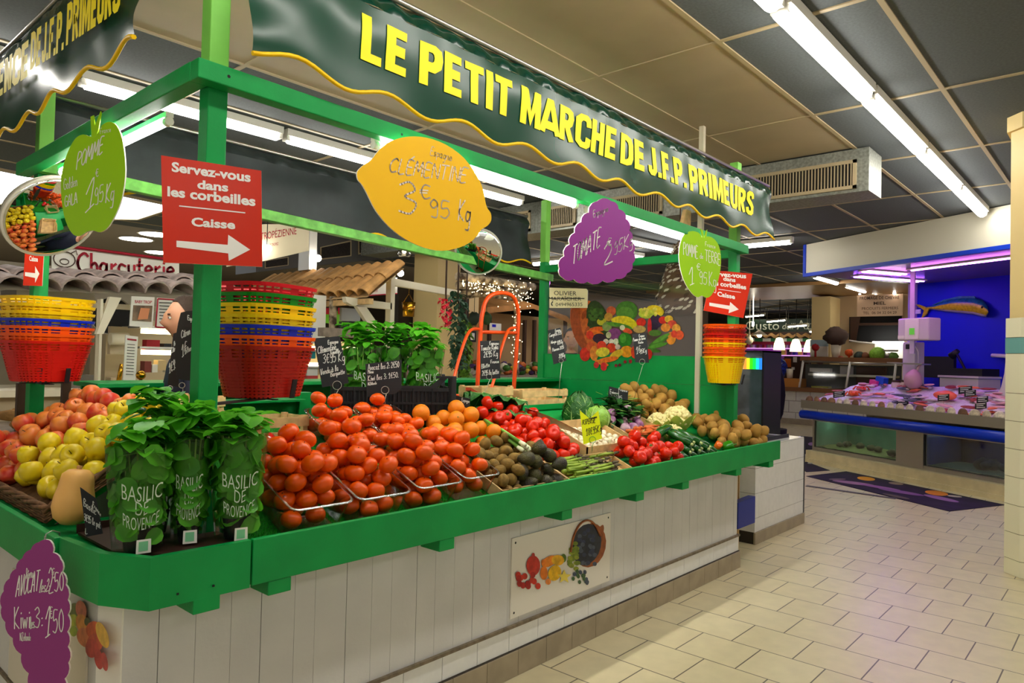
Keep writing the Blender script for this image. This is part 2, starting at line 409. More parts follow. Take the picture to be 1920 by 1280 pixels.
# rooflight at the back left
M_SKY = mat('rooflight_pane', (.80, .88, 1.0), .4, emit=4.0)
m = MB(); m.add([(1.5, 9.3, 3.485), (4.1, 9.75, 3.485), (4.15, 11.2, 3.485), (3.7, 11.75, 3.485), (1.5, 11.55, 3.485)], [(4, 3, 2, 1, 0)])
w1 = m.build('window_1', M_SKY); tag(w1, kind='structure')
m = MB()
pp = [(1.5, 9.3), (4.1, 9.75), (4.15, 11.2), (3.7, 11.75), (1.5, 11.55)]
for i in range(5):
    a, b = pp[i], pp[(i + 1) % 5]; m.bar((*a, 3.48), (*b, 3.48), .05, .03)
tag(m.build('window_frame', M_TEE, w1), kind='structure')

# ceiling lamps: continuous rows of bare tubes
def lamp(a, b, label, z=3.42, w=.11, group=None, h=.06, rods=False):
    a = Vector((*a, z)); b = Vector((*b, z)); d = (b - a).normalized()
    t = thing('fluorescent_lamp', ((a + b) / 2)[:], label, 'lamp', group)
    m = MB(); m.bar(a + Vector((0, 0, .045)), b + Vector((0, 0, .045)), w, h); m.build('housing', M_WHITE, t)
    for e, s in ((a, 1), (b, -1)):
        m = MB(); m.bar(e, e + d * s * .035, w * .7, .05); m.build('tube_holder', M_WHITE, t)
    m = MB(); m.tube([a + d * .035, b - d * .035], w * .40, 10); m.build('tube', M_TUBE, t)
    for e in ((a, b) if rods else ()): m = MB(); m.tube([e + Vector((0, 0, .07)), Vector((e.x, e.y, CZ - .01))], .008, 5); m.build('hanging_rod', M_STEEL, t)
    return t
WH = ('first', 'second', 'third', 'fourth', 'fifth', 'sixth')
for k in range(8):
    x0 = -2.82 + 1.62 * k
    n = 7 - k
    lab = ('bright ceiling tube, %s from the far end of the bare aisle row' % WH[n]) if n < 4 else 'bright ceiling tube of the aisle row, near end out of the picture'
    lamp((x0, 1.43), (x0 + 1.58, 1.43), lab, group='tubes above the aisle', w=.13)
for k in range(4):
    x0 = .05 + 1.6 * k
    lamp((x0, 5.6), (x0 + 1.56, 5.6), ('white ceiling tube above the back of the stall, %s from the left') % WH[k], group='tubes behind the stall')
for k in (0, 2):
    lamp((-3.0 + 1.7 * k, -2.2), (-1.4 + 1.7 * k, -2.2), 'bare ceiling tube of the row behind the viewer', group='tubes behind the viewer')
for k in (0, 2):
    lamp((3.5 + 1.7 * k, -1.6), (5.1 + 1.7 * k, -1.6), 'bare ceiling tube above the open aisle', group='tubes over the open aisle')
lamp((10.8, 3.95), (10.8, 4.75), 'short bright tube between the banner end and the fish counter canopy', 3.41)
lamp((9.4, 6.0), (11.0, 5.85), 'bright tube seen just under the front beam right of the tomato sign', 3.41)
lamp((9.3, 7.1), (11.1, 6.75), 'bright slanting tube right of the tomato sign, lower one', 3.41)
lamp((10.7, 9.0), (10.7, 8.2), 'small bright tube seen beside the back right green post', 3.41)
for k in range(4):
    a = AX(1398 + 40 * k, 588 + 9.5 * k, 25.2 - .9 * k); b = AX(1434 + 40 * k, 596.5 + 9.5 * k, 24.4 - .9 * k)
    lamp(a.xy, b.xy, 'far ceiling tube above the green food sign, %s from the left' % WH[k], min(3.41, (a.z + b.z) / 2), group='far tubes', rods=True, w=.06)
for k in range(3): lamp((15.5 + 2.2 * k, 5.2), (17.0 + 2.2 * k, 5.2), 'unseen ceiling tube added to brighten the cheese stand, hidden by the canopy', group='tubes added at the cheese stand')  # unseen tubes, added to brighten the cheese stand
# downlights over the charcuterie
for px, py in ((255, 449), (293, 440), (299, 474)):
    p = AZ(px, py, 3.485)
    m = MB(); m.disc(p, .26, (0, 0, -1), 20, 0, None, (1, 0, 0)); m.disc(p + Vector((0, 0, .004)), .3, (0, 0, -1), 20, 1, None, (1, 0, 0))
    tag(m.build('downlight', [mat('lit_downlight', (1, .95, .85), .5, emit=12), M_WHITE]), 'round white downlight in the soffit above the charcuterie sign', 'lamp', 'downlights over the charcuterie')

# air duct with grilles
t = thing('air_duct', (6.92, 5, 3.1), 'grey metal air duct with long slatted grilles under the ceiling', 'duct')
m = MB(); m.bb((6.72, 1.8, 3.1), (7.12, 9.2, CZ - .012)); m.build('duct_body', M_ZINC, t)
for y0, y1 in ((1.9, 3.1), (3.85, 4.85), (5.0, 5.5), (5.7, 6.9)):
    m = MB()
    m.bb((6.7, y0, 3.13), (6.719, y1, 3.16)); m.bb((6.7, y0, 3.36), (6.719, y1, 3.39)); m.bb((6.7, y0, 3.13), (6.719, y0 + .03, 3.39)); m.bb((6.7, y1 - .03, 3.13), (6.719, y1, 3.39))
    g = m.build('grille', M_TEE, t)
    m = MB(); m.bb((6.715, y0 + .03, 3.16), (6.7185, y1 - .03, 3.36), 1)
    n = int((y1 - y0) / .03)
    for i in range(n):
        y = y0 + .03 + (y1 - y0 - .06) * (i + .5) / n
        m.bb((6.704, y - .0045, 3.16), (6.716, y + .0045, 3.36), 0)
    m.build('grille_slats', [M_TEE, M_DARK], g)

# cream pillar on the right, tiled below
P = Vector((6.85, .42, 0))
def octa(r, z0, z1, m, mi=0, ch=.3):
    c = r * ch; pts = [(-r, -r + c), (-r + c, -r), (r - c, -r), (r, -r + c), (r, r - c), (r - c, r), (-r + c, r), (-r, r - c)]
    pts = [(P.x + x, P.y + y) for x, y in pts]
    vs = [(x, y, z0) for x, y in pts] + [(x, y, z1) for x, y in pts]
    m.add(vs, [tuple(range(7, -1, -1)), tuple(range(8, 16))] + [(i, (i + 1) % 8, (i + 1) % 8 + 8, i + 8) for i in range(8)], mi)
t = thing('tiled_pillar', P[:], 'cream painted pillar tiled white with a teal band, at the right edge', 'pillar')
t['kind'] = 'structure'
m = MB(); octa(.335, 1.94, CZ - .12, m); octa(.36, CZ - .12, CZ - .004, m); tag(m.build('pillar_shaft', M_PAINT, t), kind='structure')
m = MB()
zz = [0.0, .12, .32, .53, .74, .95, 1.16, 1.37, 1.67]
octa(.352, 0.0, 1.94, m, 1)
for i in range(len(zz) - 1): octa(.358, zz[i] + .002, zz[i + 1] - .002, m, 0)
octa(.36, 1.672, 1.79, m, 2); octa(.358, 1.794, 1.94, m, 0)
tag(m.build('pillar_tiles', [mat('pillar_tile', S(232, 226, 196), .25), mat('grout_line', S(110, 96, 60), .8), mat('teal_tile', S(110, 165, 160), .25)], t), kind='structure')
m = MB(); m.box(P + Vector((-.36, .1, 2.72)), (.1, .22, .2)); tag(m.build('wall_speaker', M_WHITE), 'white speaker box fixed high on the cream pillar', 'speaker')
# second pillar in the middle of the hall
m = MB()
a, b, c = AY(788, 480, 8.4), AY(822, 480, 8.0), AY(864, 480, 8.0)
m.bb((b.x, 8.0, 0), (c.x, 8.55, CZ - .003)); tag(m.build('pillar', M_PAINT), 'square cream pillar behind the round mirror', 'pillar', kind='structure')
# ================================================================ the stall
M_GREEN = mat('green_gloss_paint', S(0, 146, 66), .45, var=.10, vscale=5, bump=.05, bscale=90)
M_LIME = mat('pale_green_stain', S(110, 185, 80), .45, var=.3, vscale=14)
M_PLANK = mat('white_painted_plank', S(206, 204, 200), .5, var=.05, vscale=4, bump=.06, bscale=70)
M_PLINTH = mat('grey_beige_plinth_tile', S(160, 146, 122), .35, var=.12, vscale=8)
M_WT = mat('white_glazed_tile', S(228, 228, 226), .16, var=.03)
M_RAIL = mat('dusty_wood_rail', S(122, 108, 88), .7, var=.3, vscale=30)
M_WOOD = mat('pale_crate_wood', S(214, 178, 122), .65, var=.2, vscale=18, bump=.1)
M_GROUT = mat('dark_grout', S(60, 52, 42), .9)
ZT, ZB, YF, YP, XL = .935, .785, 2.165, 2.285, .745
def bed(y): return .86 + .42 * (y - 2.2)
t = thing('market_counter', (3.0, 2.6, 0), 'long white planked market stall counter with green edge boards', 'counter')
m = MB(); m.bb((.84, YP + .012, .24), (5.19, YP + .03, .8), 1)
x = .845; k = 0; PW = (.105, .115, .12, .11, .13, .085, .14, .12, .1, .135)
while x < 5.19:
    w = min(PW[k % 10], 5.19 - x); g = .0028 if k % 3 == 0 else .0013
    m.bb((x, YP, .25), (x + w - g, YP + .014, .8), 0); x += w; k += 1
m.build('front_panel_planks', [M_PLANK, M_GROUT], t)
m = MB(); m.add([(.84, YP, 0), (.805, 2.38, 0), (.9, 2.38, 0), (.9, YP + .01, 0), (.84, YP, .8), (.805, 2.38, .8), (.9, 2.38, .8), (.9, YP + .01, .8)],
      [(0, 4, 5, 1), (3, 2, 6, 7), (0, 3, 7, 4), (1, 5, 6, 2)]); m.build('corner_post', M_WHITE, t)
m = MB(); m.bb((.81, 2.385, .22), (.84, 4.42, .8)); m.build('end_panel', M_PLANK, t)
m = MB()
x = .845
while x < 5.21: m.bb((x, YP - .004, .128), (min(x + .217, 5.215), YP + .02, .236)); x += .2195
m.bb((.84, YP - .001, .1), (5.2, YP + .02, .24), 1)
y = 2.39
while y < 4.4: m.bb((.806, y, .128), (.83, y + .217, .236)); y += .2195
m.build('base_tile_course', [M_WT, M_GROUT], t, .002)
m = MB()
x = .9
while x < 5.23: m.bb((x, YP - .018, 0), (min(x + .217, 5.225), YP + .02, .125)); x += .2195
m.bb((.9, YP - .015, 0), (5.22, YP + .02, .127), 1)
m.bb((.795, 2.4, 0), (.84, 4.4, .125), 0)
m.build('plinth_tile_course', [M_PLINTH, M_GROUT], t, .002)
m = MB(); m.bb((.84, YP - .016, .238), (5.215, YP + .02, .252)); m.bb((.8, 2.36, .238), (.83, 4.42, .252)); m.build('wooden_rail', M_RAIL, t)
# edge boards
m = MB(); m.bb((1.19, YF, ZB), (5.72, YF + .022, ZT)); m.build('edge_board', M_GREEN, t, .003)
m = MB()
pts = [(1.182, YF), (.87, YF + .005), (.785, YF + .16), (.758, 2.6)]; inn = [(1.182, YF + .024), (.885, YF + .03), (.808, YF + .175), (.782, 2.6)]
for i in range(3):
    a, b, c, d = pts[i], pts[i + 1], inn[i + 1], inn[i]
    m.add([(*p, z) for z in (ZB - .004, ZT) for p in (a, b, c, d)], [(3, 2, 1, 0), (4, 5, 6, 7), (0, 1, 5, 4), (1, 2, 6, 5), (2, 3, 7, 6), (3, 0, 4, 7)])
for x in (.95, 1.06): m.box((x, YF - .001, ZB + .03), (.006, .004, .006), 1)
m.build('corner_board', [M_GREEN, M_DARK], t)
m = MB(); m.bb((.745, 2.607, ZB), (.768, 4.5, ZT)); m.build('edge_board', M_GREEN, t, .003)
for x in (1.0, 1.25, 2.02, 2.85, 3.55, 4.1, 4.9, 5.5):
    m = MB(); m.bb((x, YF + .002, ZB - .048), (x + .085, YP + .06, ZB)); m.build('bracket', M_GREEN, t, .003)
for y in (2.9, 3.75):
    m = MB(); m.bb((.75, y, ZB - .048), (.86, y + .085, ZB)); m.build('bracket', M_GREEN, t, .003)
# sloping display bed, its back shelf and the carcass
m = MB()
pl = [(1.2, 2.19), (5.72, 2.19), (5.72, 3.06), (1.2, 3.06)]
m.add([(x, y, bed(min(y, 2.6 if x < 1 else 9)) - .032) for x, y in pl] + [(x, y, bed(min(y, 2.6 if x < 1 else 9)) - .06) for x, y in pl], [(0, 1, 2, 3), (7, 6, 5, 4)] + [(i, i + 4, (i + 1) % 4 + 4, (i + 1) % 4) for i in range(4)])
m.poly([(.92, 2.19, .905), (1.2, 2.19, .905), (1.2, 2.95, .905), (.80, 2.95, .905), (.80, 2.6, .905), (.82, 2.37, .905)], .02, (0, 0, 1)); m.bb((1.188, 2.5, .9), (1.2, 3.06, 1.2))
m.bb((1.85, 3.06, 1.17), (5.36, 3.3, 1.2)); m.bb((1.85, 3.28, .02), (5.36, 3.3, 1.17))
m.bb((1.85, 3.05, 1.2), (5.36, 3.062, 1.235))
m.build('display_bed', M_GREEN, t)
m = MB()
m.add([(.77, 2.93, .90), (1.3, 2.93, 1.21), (1.3, 4.4, 1.21), (.77, 4.4, .90), (.77, 2.93, .87), (1.3, 2.93, 1.18), (1.3, 4.4, 1.18), (.77, 4.4, .87)],
      [(3, 2, 1, 0), (4, 5, 6, 7), (0, 1, 5, 4), (1, 2, 6, 5), (2, 3, 7, 6), (3, 0, 4, 7)])
m.bb((1.29, 2.93, .02), (1.31, 4.4, 1.2))
m.build('end_bed', M_GREEN, t)
# turf
t2 = thing('artificial_grass_mat', (1.8, 2.3, .86), 'bright green artificial grass mat under the persimmon trays', 'grass mat')
m = MB(); m.add([(1.2, 2.19, bed(2.19) - .01), (3.05, 2.19, bed(2.19) - .01), (3.05, 3.04, bed(3.04) - .01), (1.2, 3.04, bed(3.04) - .01)], [(0, 1, 2, 3)])
m.build('backing', mat('turf_backing', S(14, 122, 14), .9, bump=.6, bscale=300, var=.3, vscale=50), t2)
m = MB(); rg = random.Random(3)
def blades(n, x0, x1, y0, y1):
    for i in range(n):
        x, y = rg.uniform(x0, x1), rg.uniform(y0, y1); z = bed(y) - .01; a = rg.uniform(0, 2 * pi); h = rg.uniform(.006, .014)
        dx, dy = cos(a) * .0016, sin(a) * .0016; lx, ly = rg.uniform(-.006, .006), rg.uniform(-.006, .006)
        m.add([(x - dx, y - dy, z), (x + dx, y + dy, z), (x + lx, y + ly, z + h)], [(0, 1, 2)])
blades(9000, 1.2, 2.75, 2.19, 2.34); blades(3500, 1.2, 2.6, 2.34, 2.5); blades(2500, 1.2, 1.9, 2.5, 3.03)
tag(m.build('grass_pile', mat('turf_blade', S(30, 170, 22), .6, var=.3, vscale=80), t2), kind='stuff')
# back counter and the end wall of the stall
t = thing('back_counter', (3.4, 4.3, 0), 'green back counter shelf across the inside of the stall', 'counter')
m = MB(); m.bb((1.35, 4.12, 1.335), (5.37, 4.5, 1.36)); m.build('shelf', M_GREEN, t, .004)
m = MB(); m.bb((1.35, 4.36, .02), (5.37, 4.38, 1.335)); m.build('back_panel', M_GREEN, t)
t = thing('green_partition', (2.1, 3.75, 0), 'low green partition panel behind the persimmons inside the stall', 'partition')
m = MB(); m.bb((1.88, 3.8, .02), (2.34, 3.82, 1.26)); m.build('panel', M_GREEN, t)
m = MB(); m.bb((2.34, 3.77, .02), (2.42, 3.85, 1.31)); m.build('post', M_GREEN, t, .004)
m = MB(); m.bb((1.88, 3.7, 1.26), (2.34, 3.9, 1.272)); m.build('top_board', M_GREEN, t)
t = thing('end_wall', (5.39, 3.4, 0), 'tall green board wall closing the right end of the stall', 'partition')
m = MB()
for z0, z1 in ((.02, .9), (.902, 1.36), (1.362, 1.595)): m.bb((5.375, 2.47, z0), (5.395, 4.36, z1))
m.build('boards', M_GREEN, t)
m = MB(); m.bb((5.372, 2.74, 1.595), (5.378, 4.3, 2.45)); tag(m.build('clear_screen', clear_mat('acrylic_sheet', (.97, .98, .97), .03), t), 'clear acrylic screen')
m = MB(); m.bb((5.355, 2.7, .9), (5.395, 2.74, CZ - .002)); tag(m.build('metal_upright', mat('cream_metal', S(214, 206, 180), .4), t), 'cream metal upright rising to the ceiling')

# timber frame
t = thing('stall_frame', (3.2, 3.4, 0), 'green square timber frame of four posts and rails over the stall', 'frame')
M_PALE = mat('pale_lime', S(128, 205, 84), .5, var=.08, vscale=6)  # paler lime for the upper lengths of the posts
def post(x, y, top):
    m = MB(); m.bb((x, y, .05), (x + .07, y + .07, 2.49)); p = m.build('post', M_GREEN, t, .004)
    m = MB(); m.bb((x, y, 2.49), (x + .07, y + .07, top)); m.build('post_top', M_PALE, p, .004)
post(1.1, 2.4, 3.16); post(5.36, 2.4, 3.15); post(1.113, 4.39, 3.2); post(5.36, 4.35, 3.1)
def rail(a, b, mt=None): m = MB(); m.bar(a, b, .062, .068); return m.build('rail', mt or M_GREEN, t, .004)
rail((1.035, 2.369, 2.488), (5.45, 2.369, 2.452)); rail((1.066, 2.402, 2.49), (1.066, 4.48, 2.488))
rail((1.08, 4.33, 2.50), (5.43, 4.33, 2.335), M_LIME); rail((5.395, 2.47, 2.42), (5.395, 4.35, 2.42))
for x, z in ((1.14, 2.488), (1.9, 2.48), (3.5, 2.47)):
    m = MB(); m.disc((x, 2.3375, z), .006, (0, -1, 0), 8); m.build('screw', M_DARK, t)
# fluorescent tubes fixed under the rails
def stall_tube(a, b, label):
    a = Vector(a); b = Vector(b); d = (b - a).normalized()
    t = thing('strip_light', ((a + b) / 2)[:], label, 'lamp')
    m = MB(); m.bar(a + Vector((0, 0, .026)), b + Vector((0, 0, .026)), .03, .02); m.build('housing', M_WHITE, t)
    for e in (a, b - d * .03): m = MB(); m.tube([e, e + d * .03], .018, 10); m.build('end_cap', M_WHITE, t)
    m = MB(); m.tube([a + d * .03, b - d * .03], .014, 10); m.build('tube', mat('stall_tube_lit', (1, .97, .9), .5, emit=STALL_STRENGTH), t)
stall_tube((1.165, 2.87, 2.45), (1.165, 4.2, 2.45), 'lit tube under the left rail, behind the green apple sign')
stall_tube((1.82, 2.43, 2.435), (3.27, 2.43, 2.43), 'lit tube under the front rail behind the lemon sign')
stall_tube((3.36, 2.43, 2.425), (4.81, 2.43, 2.42), 'lit tube under the front rail between the purple sign and right green apple')

# ---------------------------------------------------------------- banners
M_BAN = mat('bottle_green_vinyl', S(0, 60, 38), .27, var=.05, spec=.4, vscale=3)
M_BANIN = mat('dark_vinyl_back', S(34, 44, 44), .38, var=.25, vscale=7)
M_YTRIM = mat('yellow_piping', S(250, 200, 10), .4)
M_YLET = mat('yellow_letter', S(255, 232, 0), .5)
FOLD = .02
def banner(name, fn, L, label, per, ph, text, mt, seed=0, zt=3.03, zb=2.59, strip=.085):
    """fn(s, d, z): place at s metres along, d metres out of the cloth's plane"""
    t = thing(name, fn(L / 2, 0, zb)[:], label, 'banner')
    N, K = int(L / .035), 14
    def low(s): return zb + .024 * cos(2 * pi * (s - ph) / per)
    def out(s, v):
        w = .004 * sin(s * 9.1 + seed) * (1 - v * .5) + .003 * sin(s * 23 + 1.3 * seed) * v + FOLD * noise.noise(Vector((s * 1.9, v * 1.5, seed)))
        e = max(0, 1 - min(s, L - s) / .3); w += .05 * e * e * sin(v * 5 + 1) * .5
        return w
    m = MB()
    vs = []
    for i in range(N + 1):
        s = L * i / N
        for j in range(K + 1):
            v = j / K; z = low(s) + (zt - strip - low(s)) * v
            vs.append(fn(s, out(s, v), z))
    fs = [(i * (K + 1) + j, (i + 1) * (K + 1) + j, (i + 1) * (K + 1) + j + 1, i * (K + 1) + j + 1) for i in range(N) for j in range(K)]
    m.add(vs, fs, 0, True); m.build('cloth', mt, t)
    m = MB(); vs = []
    for i in range(N + 1):
        s = L * i / N; w = out(s, 1)
        for j in range(5):
            v = j / 4; vs.append(fn(s, w - .05 * v * v + .006 * sin(s * 38 + v * 3 + seed) + .012 * noise.noise(Vector((s * 7, v, 3 + seed))), zt - strip + strip * v))
    m.add(vs, [(i * 5 + j, (i + 1) * 5 + j, (i + 1) * 5 + j + 1, i * 5 + j + 1) for i in range(N) for j in range(4)], 0, True)
    m.build('gathered_top', mat('dark_green_vinyl_top', S(0, 52, 36), .2) if mt is M_BAN else mt, t)
    m = MB(); m.tube([fn(L * i / N, out(L * i / N, 0) + .003, low(L * i / N)) for i in range(N + 1)], .0085, 6); m.build('yellow_trim', M_YTRIM, t)
    m = MB(); m.tube([fn(0, -.03, zt), fn(L, -.03, zt)], .012, 6); m.build('curtain_wire', M_STEEL, t)
    if text:
        m = MB()
        for wd, s0, s1, z0, z1 in text:
            uv, tris = block_tris(wd)
            bm = bmesh.new(); bv = [bm.verts.new((u * (s1 - s0), v * (z1 - z0), 0)) for u, v in uv]
            for f in tris:
                try: bm.faces.new([bv[i] for i in f])
                except ValueError: pass
            bmesh.ops.triangulate(bm, faces=bm.faces[:])
            for _ in range(3):
                le = [e for e in bm.edges if e.calc_length() > .045]
                if le: bmesh.ops.subdivide_edges(bm, edges=le, cuts=1)
            bmesh.ops.triangulate(bm, faces=bm.faces[:]); bm.verts.index_update()
            vs = []
            for v in bm.verts:
                s = s0 + v.co.x; z = z0 + v.co.y; vv = (z - low(s)) / (zt - strip - low(s))
                vs.append(fn(s, out(s, vv) + .004, z))
            m.add(vs, [tuple(w.index for w in f.verts) for f in bm.faces]); bm.free()
        m.build('lettering', M_YLET, t)
    return t
X0 = 1.19
def sx(px, py): return AY(px, py, 2.3).x - X0
WORDS = (('LE', 679, 765, 70), ('PETIT', 789, 957, 130), ('MARCHE', 975, 1154, 200), ('DE', 1164, 1207, 285), ('J.F.P.', 1215, 1283, 320), ('PRIMEURS', 1291, 1411, 360))
banner('front_banner', lambda s, d, z: Vector((X0 + s, 2.3 - d, z)), 4.62, 'glossy green front banner reading LE PETIT MARCHE DE J.F.P. PRIMEURS in yellow', .43, 1.80 - X0,
       [(w, sx(a, y), sx(b, y + (b - a) * .5), 2.712, 2.895) for w, a, b, y in WORDS], M_BAN)
def sy(px, py): return AX(px, py, .93).y - 2.55
banner('end_banner', lambda s, d, z: Vector((.93 - d, 2.55 + s, z)), 3.2, 'shiny green left end banner with yellow PRIMEURS lettering, cut by the picture edge', .40, .12, None, M_BAN, 4, 3.09, 2.61, .13)
# lettering of the end banner runs towards the corner post
t = bpy.data.objects['end_banner']
m = MB()
for wd, xa, ya, xb, yb, h in (('PRIMEURS', 131, 88, 232, 22, .17), ('J.F.P.', 85, 121, 126, 95, .17), ('DE', 63, 134, 82, 122, .17), ('PROVENCE', -50, 222, 58, 145, .17)):
    A, B = AX(xa, ya, .915), AX(xb, yb, .915)
    uv, tr = block_tris(wd); m.add([A * (1 - u) + B * u + Vector((-.014, 0, h * v)) for u, v in uv], tr)
m.build('lettering', M_YLET, t)
banner('back_banner', lambda s, d, z: Vector((1.2 + s, 4.5 - d, z)), 4.08, 'dark inner side of the back banner seen through the stall', .43, .1, None, M_BANIN, 9, 2.94, 2.475)

# ---------------------------------------------------------------- hanging signs
M_RED = mat('red_sign_board', S(206, 42, 8), .25)
M_WLET = mat('white_lettering', S(240, 236, 228), .5)
M_SIGNW = mat('white_foam_edge', S(236, 232, 220), .5)
def closed_smooth(p, sub=3):
    out = []; n = len(p)
    for i in range(n):
        a, b, c, d = p[i - 1], p[i], p[(i + 1) % n], p[(i + 2) % n]
        for k in range(sub):
            t = k / sub
            out.append(tuple(.5 * (2 * b[q] + (c[q] - a[q]) * t + (2 * a[q] - 5 * b[q] + 4 * c[q] - d[q]) * t * t + (3 * b[q] - a[q] - 3 * c[q] + d[q]) * t ** 3) for q in (0, 1)))
    return out
class Sign:
    def __init__(s, name, label, outline, p, ang, mt, th=.006, cat='sign', edge=None, tilt=0, smooth=False):
        e = Vector((cos(ang), sin(ang), 0)); n = e.cross(Vector((0, 0, 1))); p = Vector(p)
        if tilt: n = (n * cos(tilt) + Vector((0, 0, 1)) * sin(tilt)).normalized()
        if (EYE - p).dot(n) < 0: n = -n
        s.p, s.n = p, n
        if smooth: outline = closed_smooth(outline)
        pts = [s.at(*q) for q in outline]
        s.c = sum(pts, Vector()) / len(pts)
        s.t = thing(name, s.c[:], label, cat)
        m = MB(); N = len(pts); b = [q - n * th for q in pts]
        nn = sum(((pts[i]).cross(pts[(i + 1) % N]) for i in range(N)), Vector())
        fr = tuple(range(N)) if nn.dot(n) > 0 else tuple(range(N - 1, -1, -1))
        m.add(pts, [fr], 0); m.add(b, [fr[::-1]], 1)
        m.add(pts + b, [(i, i + N, (i + 1) % N + N, (i + 1) % N) for i in range(N)], 1)
        s.board = m.build('board', [mt, edge or M_SIGNW], s.t)
        s.L = MB(); s.parts = []
    def at(s, x, y, off=0): return APL(x, y, s.p, s.n) + s.n * off
    def q(s, x0, y0, x1, y1, h, sl=0, off=.0012):
        return lambda u, v: s.at(x0 + (x1 - x0) * u + sl * v, y0 + (y1 - y0) * u - h * v, off)
    def cut(s, nm='lettering'):
        if s.L.v: s.parts.append((nm, s.L)); s.L = MB()
    def hand(s, txt, x0, y0, x1, y1, h, w, sl=0): hand_text(s.L, txt, s.q(x0, y0, x1, y1, h, sl), w, 0, s.n); s.cut()
    def type(s, txt, x0, y0, x1, y1, h, bold=.02, sl=0): print_text(s.L, txt, s.q(x0, y0, x1, y1, h, sl), 0, bold); s.cut()
    def line(s, pts, w):
        P = [s.at(*q, .0012) for q in pts]
        for a, b in zip(P, P[1:]):
            d = (b - a).cross(s.n).normalized() * w / 2; s.L.add([a - d, a + d, b + d, b - d], [(0, 1, 2, 3)])
        s.cut('drawn_line')
    def shape(s, pts): s.L.add([s.at(*q, .0012) for q in pts], [tuple(range(len(pts)))]); s.cut('arrow')
    def done(s, mt=None, name='lettering'):
        for nm, L in s.parts: L.build(nm, mt or M_WLET, s.t)
        return s.t
# lemon
g = Sign('lemon_sign', 'yellow lemon-shaped hanging sign marked CLEMENTINE 3,95 per kilo', [(670, 322), (680, 311), (696, 300), (711, 281), (735, 264), (765, 256), (800, 258), (836, 271), (870, 296), (895, 331), (906, 356), (912, 386), (920, 399), (921, 413), (914, 423), (902, 431), (888, 449), (864, 463), (830, 470), (795, 464), (760, 448), (730, 425), (705, 395), (688, 362), (679, 346), (671, 336)],
         (2, 2.3, 2.2), 0, mat('lemon_board', S(246, 190, 0), .4), smooth=True)
g.hand('CLÉMENTINE', 729, 322, 872, 342, 26, .006, 6); g.hand('3', 748, 400, 780, 402, 60, .008); g.hand('€', 787, 372, 806, 373, 26, .006); g.hand('95', 805, 405, 842, 410, 32, .006); g.hand('Kg', 858, 412, 880, 416, 38, .007, 4); g.hand('Espagne', 806, 290, 846, 302, 15, .003, 3)
g.done(mat('pinkish_marker', S(232, 214, 196), .6))
def scallop(p, k=.22):
    out = []; n = len(p); cx = sum(q[0] for q in p) / n; cy = sum(q[1] for q in p) / n
    for i in range(n):
        a, b = p[i], p[(i + 1) % n]; dx, dy = b[0] - a[0], b[1] - a[1]
        nx, ny = dy, -dx
        if nx * ((a[0] + b[0]) / 2 - cx) + ny * ((a[1] + b[1]) / 2 - cy) < 0: nx, ny = -nx, -ny
        for t in (0, .15, .35, .65, .85):
            h = k * 4 * t * (1 - t); out.append((a[0] + dx * t + nx * h, a[1] + dy * t + ny * h))
    return out
M_PURP = mat('purple_board', S(140, 34, 138), .4)
g = Sign('grape_sign', 'purple grape-shaped hanging sign marked TOMATE 2,95 per kilo', scallop([(1120, 377), (1146, 377), (1160, 392), (1174, 410), (1180, 432), (1184, 452), (1188, 474), (1186, 494), (1176, 512), (1156, 522), (1130, 526), (1102, 528), (1076, 523), (1056, 521), (1049, 503), (1058, 480), (1068, 458), (1078, 436), (1090, 416), (1104, 398)]),
         (3.3, 2.3, 2.2), 0, M_PURP)
g.hand('TOMATE', 1072, 496, 1124, 460, 34, .007, 3); g.hand('2', 1132, 497, 1148, 492, 38, .008); g.hand('€', 1138, 462, 1146, 459, 14, .005); g.hand('95Kg', 1150, 478, 1186, 458, 24, .006, 2); g.hand('Espagne', 1112, 407, 1140, 396, 12, .004)
g.done()
M_APL = mat('apple_green_board', S(150, 200, 10), .4)
g = Sign('apple_sign', 'small lime green apple-shaped sign marked POMME de TERRE', [(1318, 446), (1311, 437), (1299, 433), (1286, 437), (1277, 451), (1273, 476), (1276, 505), (1285, 531), (1298, 550), (1308, 557), (1316, 554), (1325, 558), (1334, 553), (1344, 534), (1350, 510), (1352, 485), (1348, 461), (1338, 447), (1327, 443)],
         (4.55, 2.3, 2.2), radians(-18), M_APL, smooth=True)
m = MB(); m.poly([g.at(*q, .001) for q in ((1317, 447), (1313, 428), (1318, 432), (1320, 446))], .004, g.n); m.poly([g.at(*q, .001) for q in ((1320, 446), (1323, 434), (1326, 430), (1324, 447))], .004, g.n); m.build('leaf', M_APL, g.t)
g.hand('POMME', 1281, 477, 1308, 484, 22, .005); g.hand('de', 1312, 484, 1318, 485, 10, .004); g.hand('TERRE', 1322, 488, 1350, 497, 20, .005); g.hand('1', 1292, 535, 1301, 532, 32, .006); g.hand('€', 1306, 505, 1313, 507, 12, .004); g.hand('95', 1311, 530, 1325, 534, 22, .005); g.hand('Kg', 1329, 535, 1342, 538, 26, .005); g.hand('France', 1322, 461, 1341, 466, 8, .003)
g.done()
g = Sign('apple_sign', 'large lime green apple-shaped sign marked POMME Golden GALA', [(170, 256), (156, 252), (141, 260), (127, 285), (117, 317), (114, 349), (118, 394), (127, 424), (138, 440), (150, 442), (163, 434), (175, 432), (188, 435), (204, 424), (222, 390), (231, 358), (235, 317), (230, 265), (219, 236), (205, 228), (191, 235), (183, 250)],
         (1.0, 3.1, 2.2), radians(112), M_APL, smooth=True)
m = MB(); m.poly([g.at(*q, .001) for q in ((172, 258), (170, 219), (176, 216), (178, 236), (189, 208), (190, 212), (185, 243), (180, 256))], .004, g.n); m.build('leaf', M_APL, g.t)
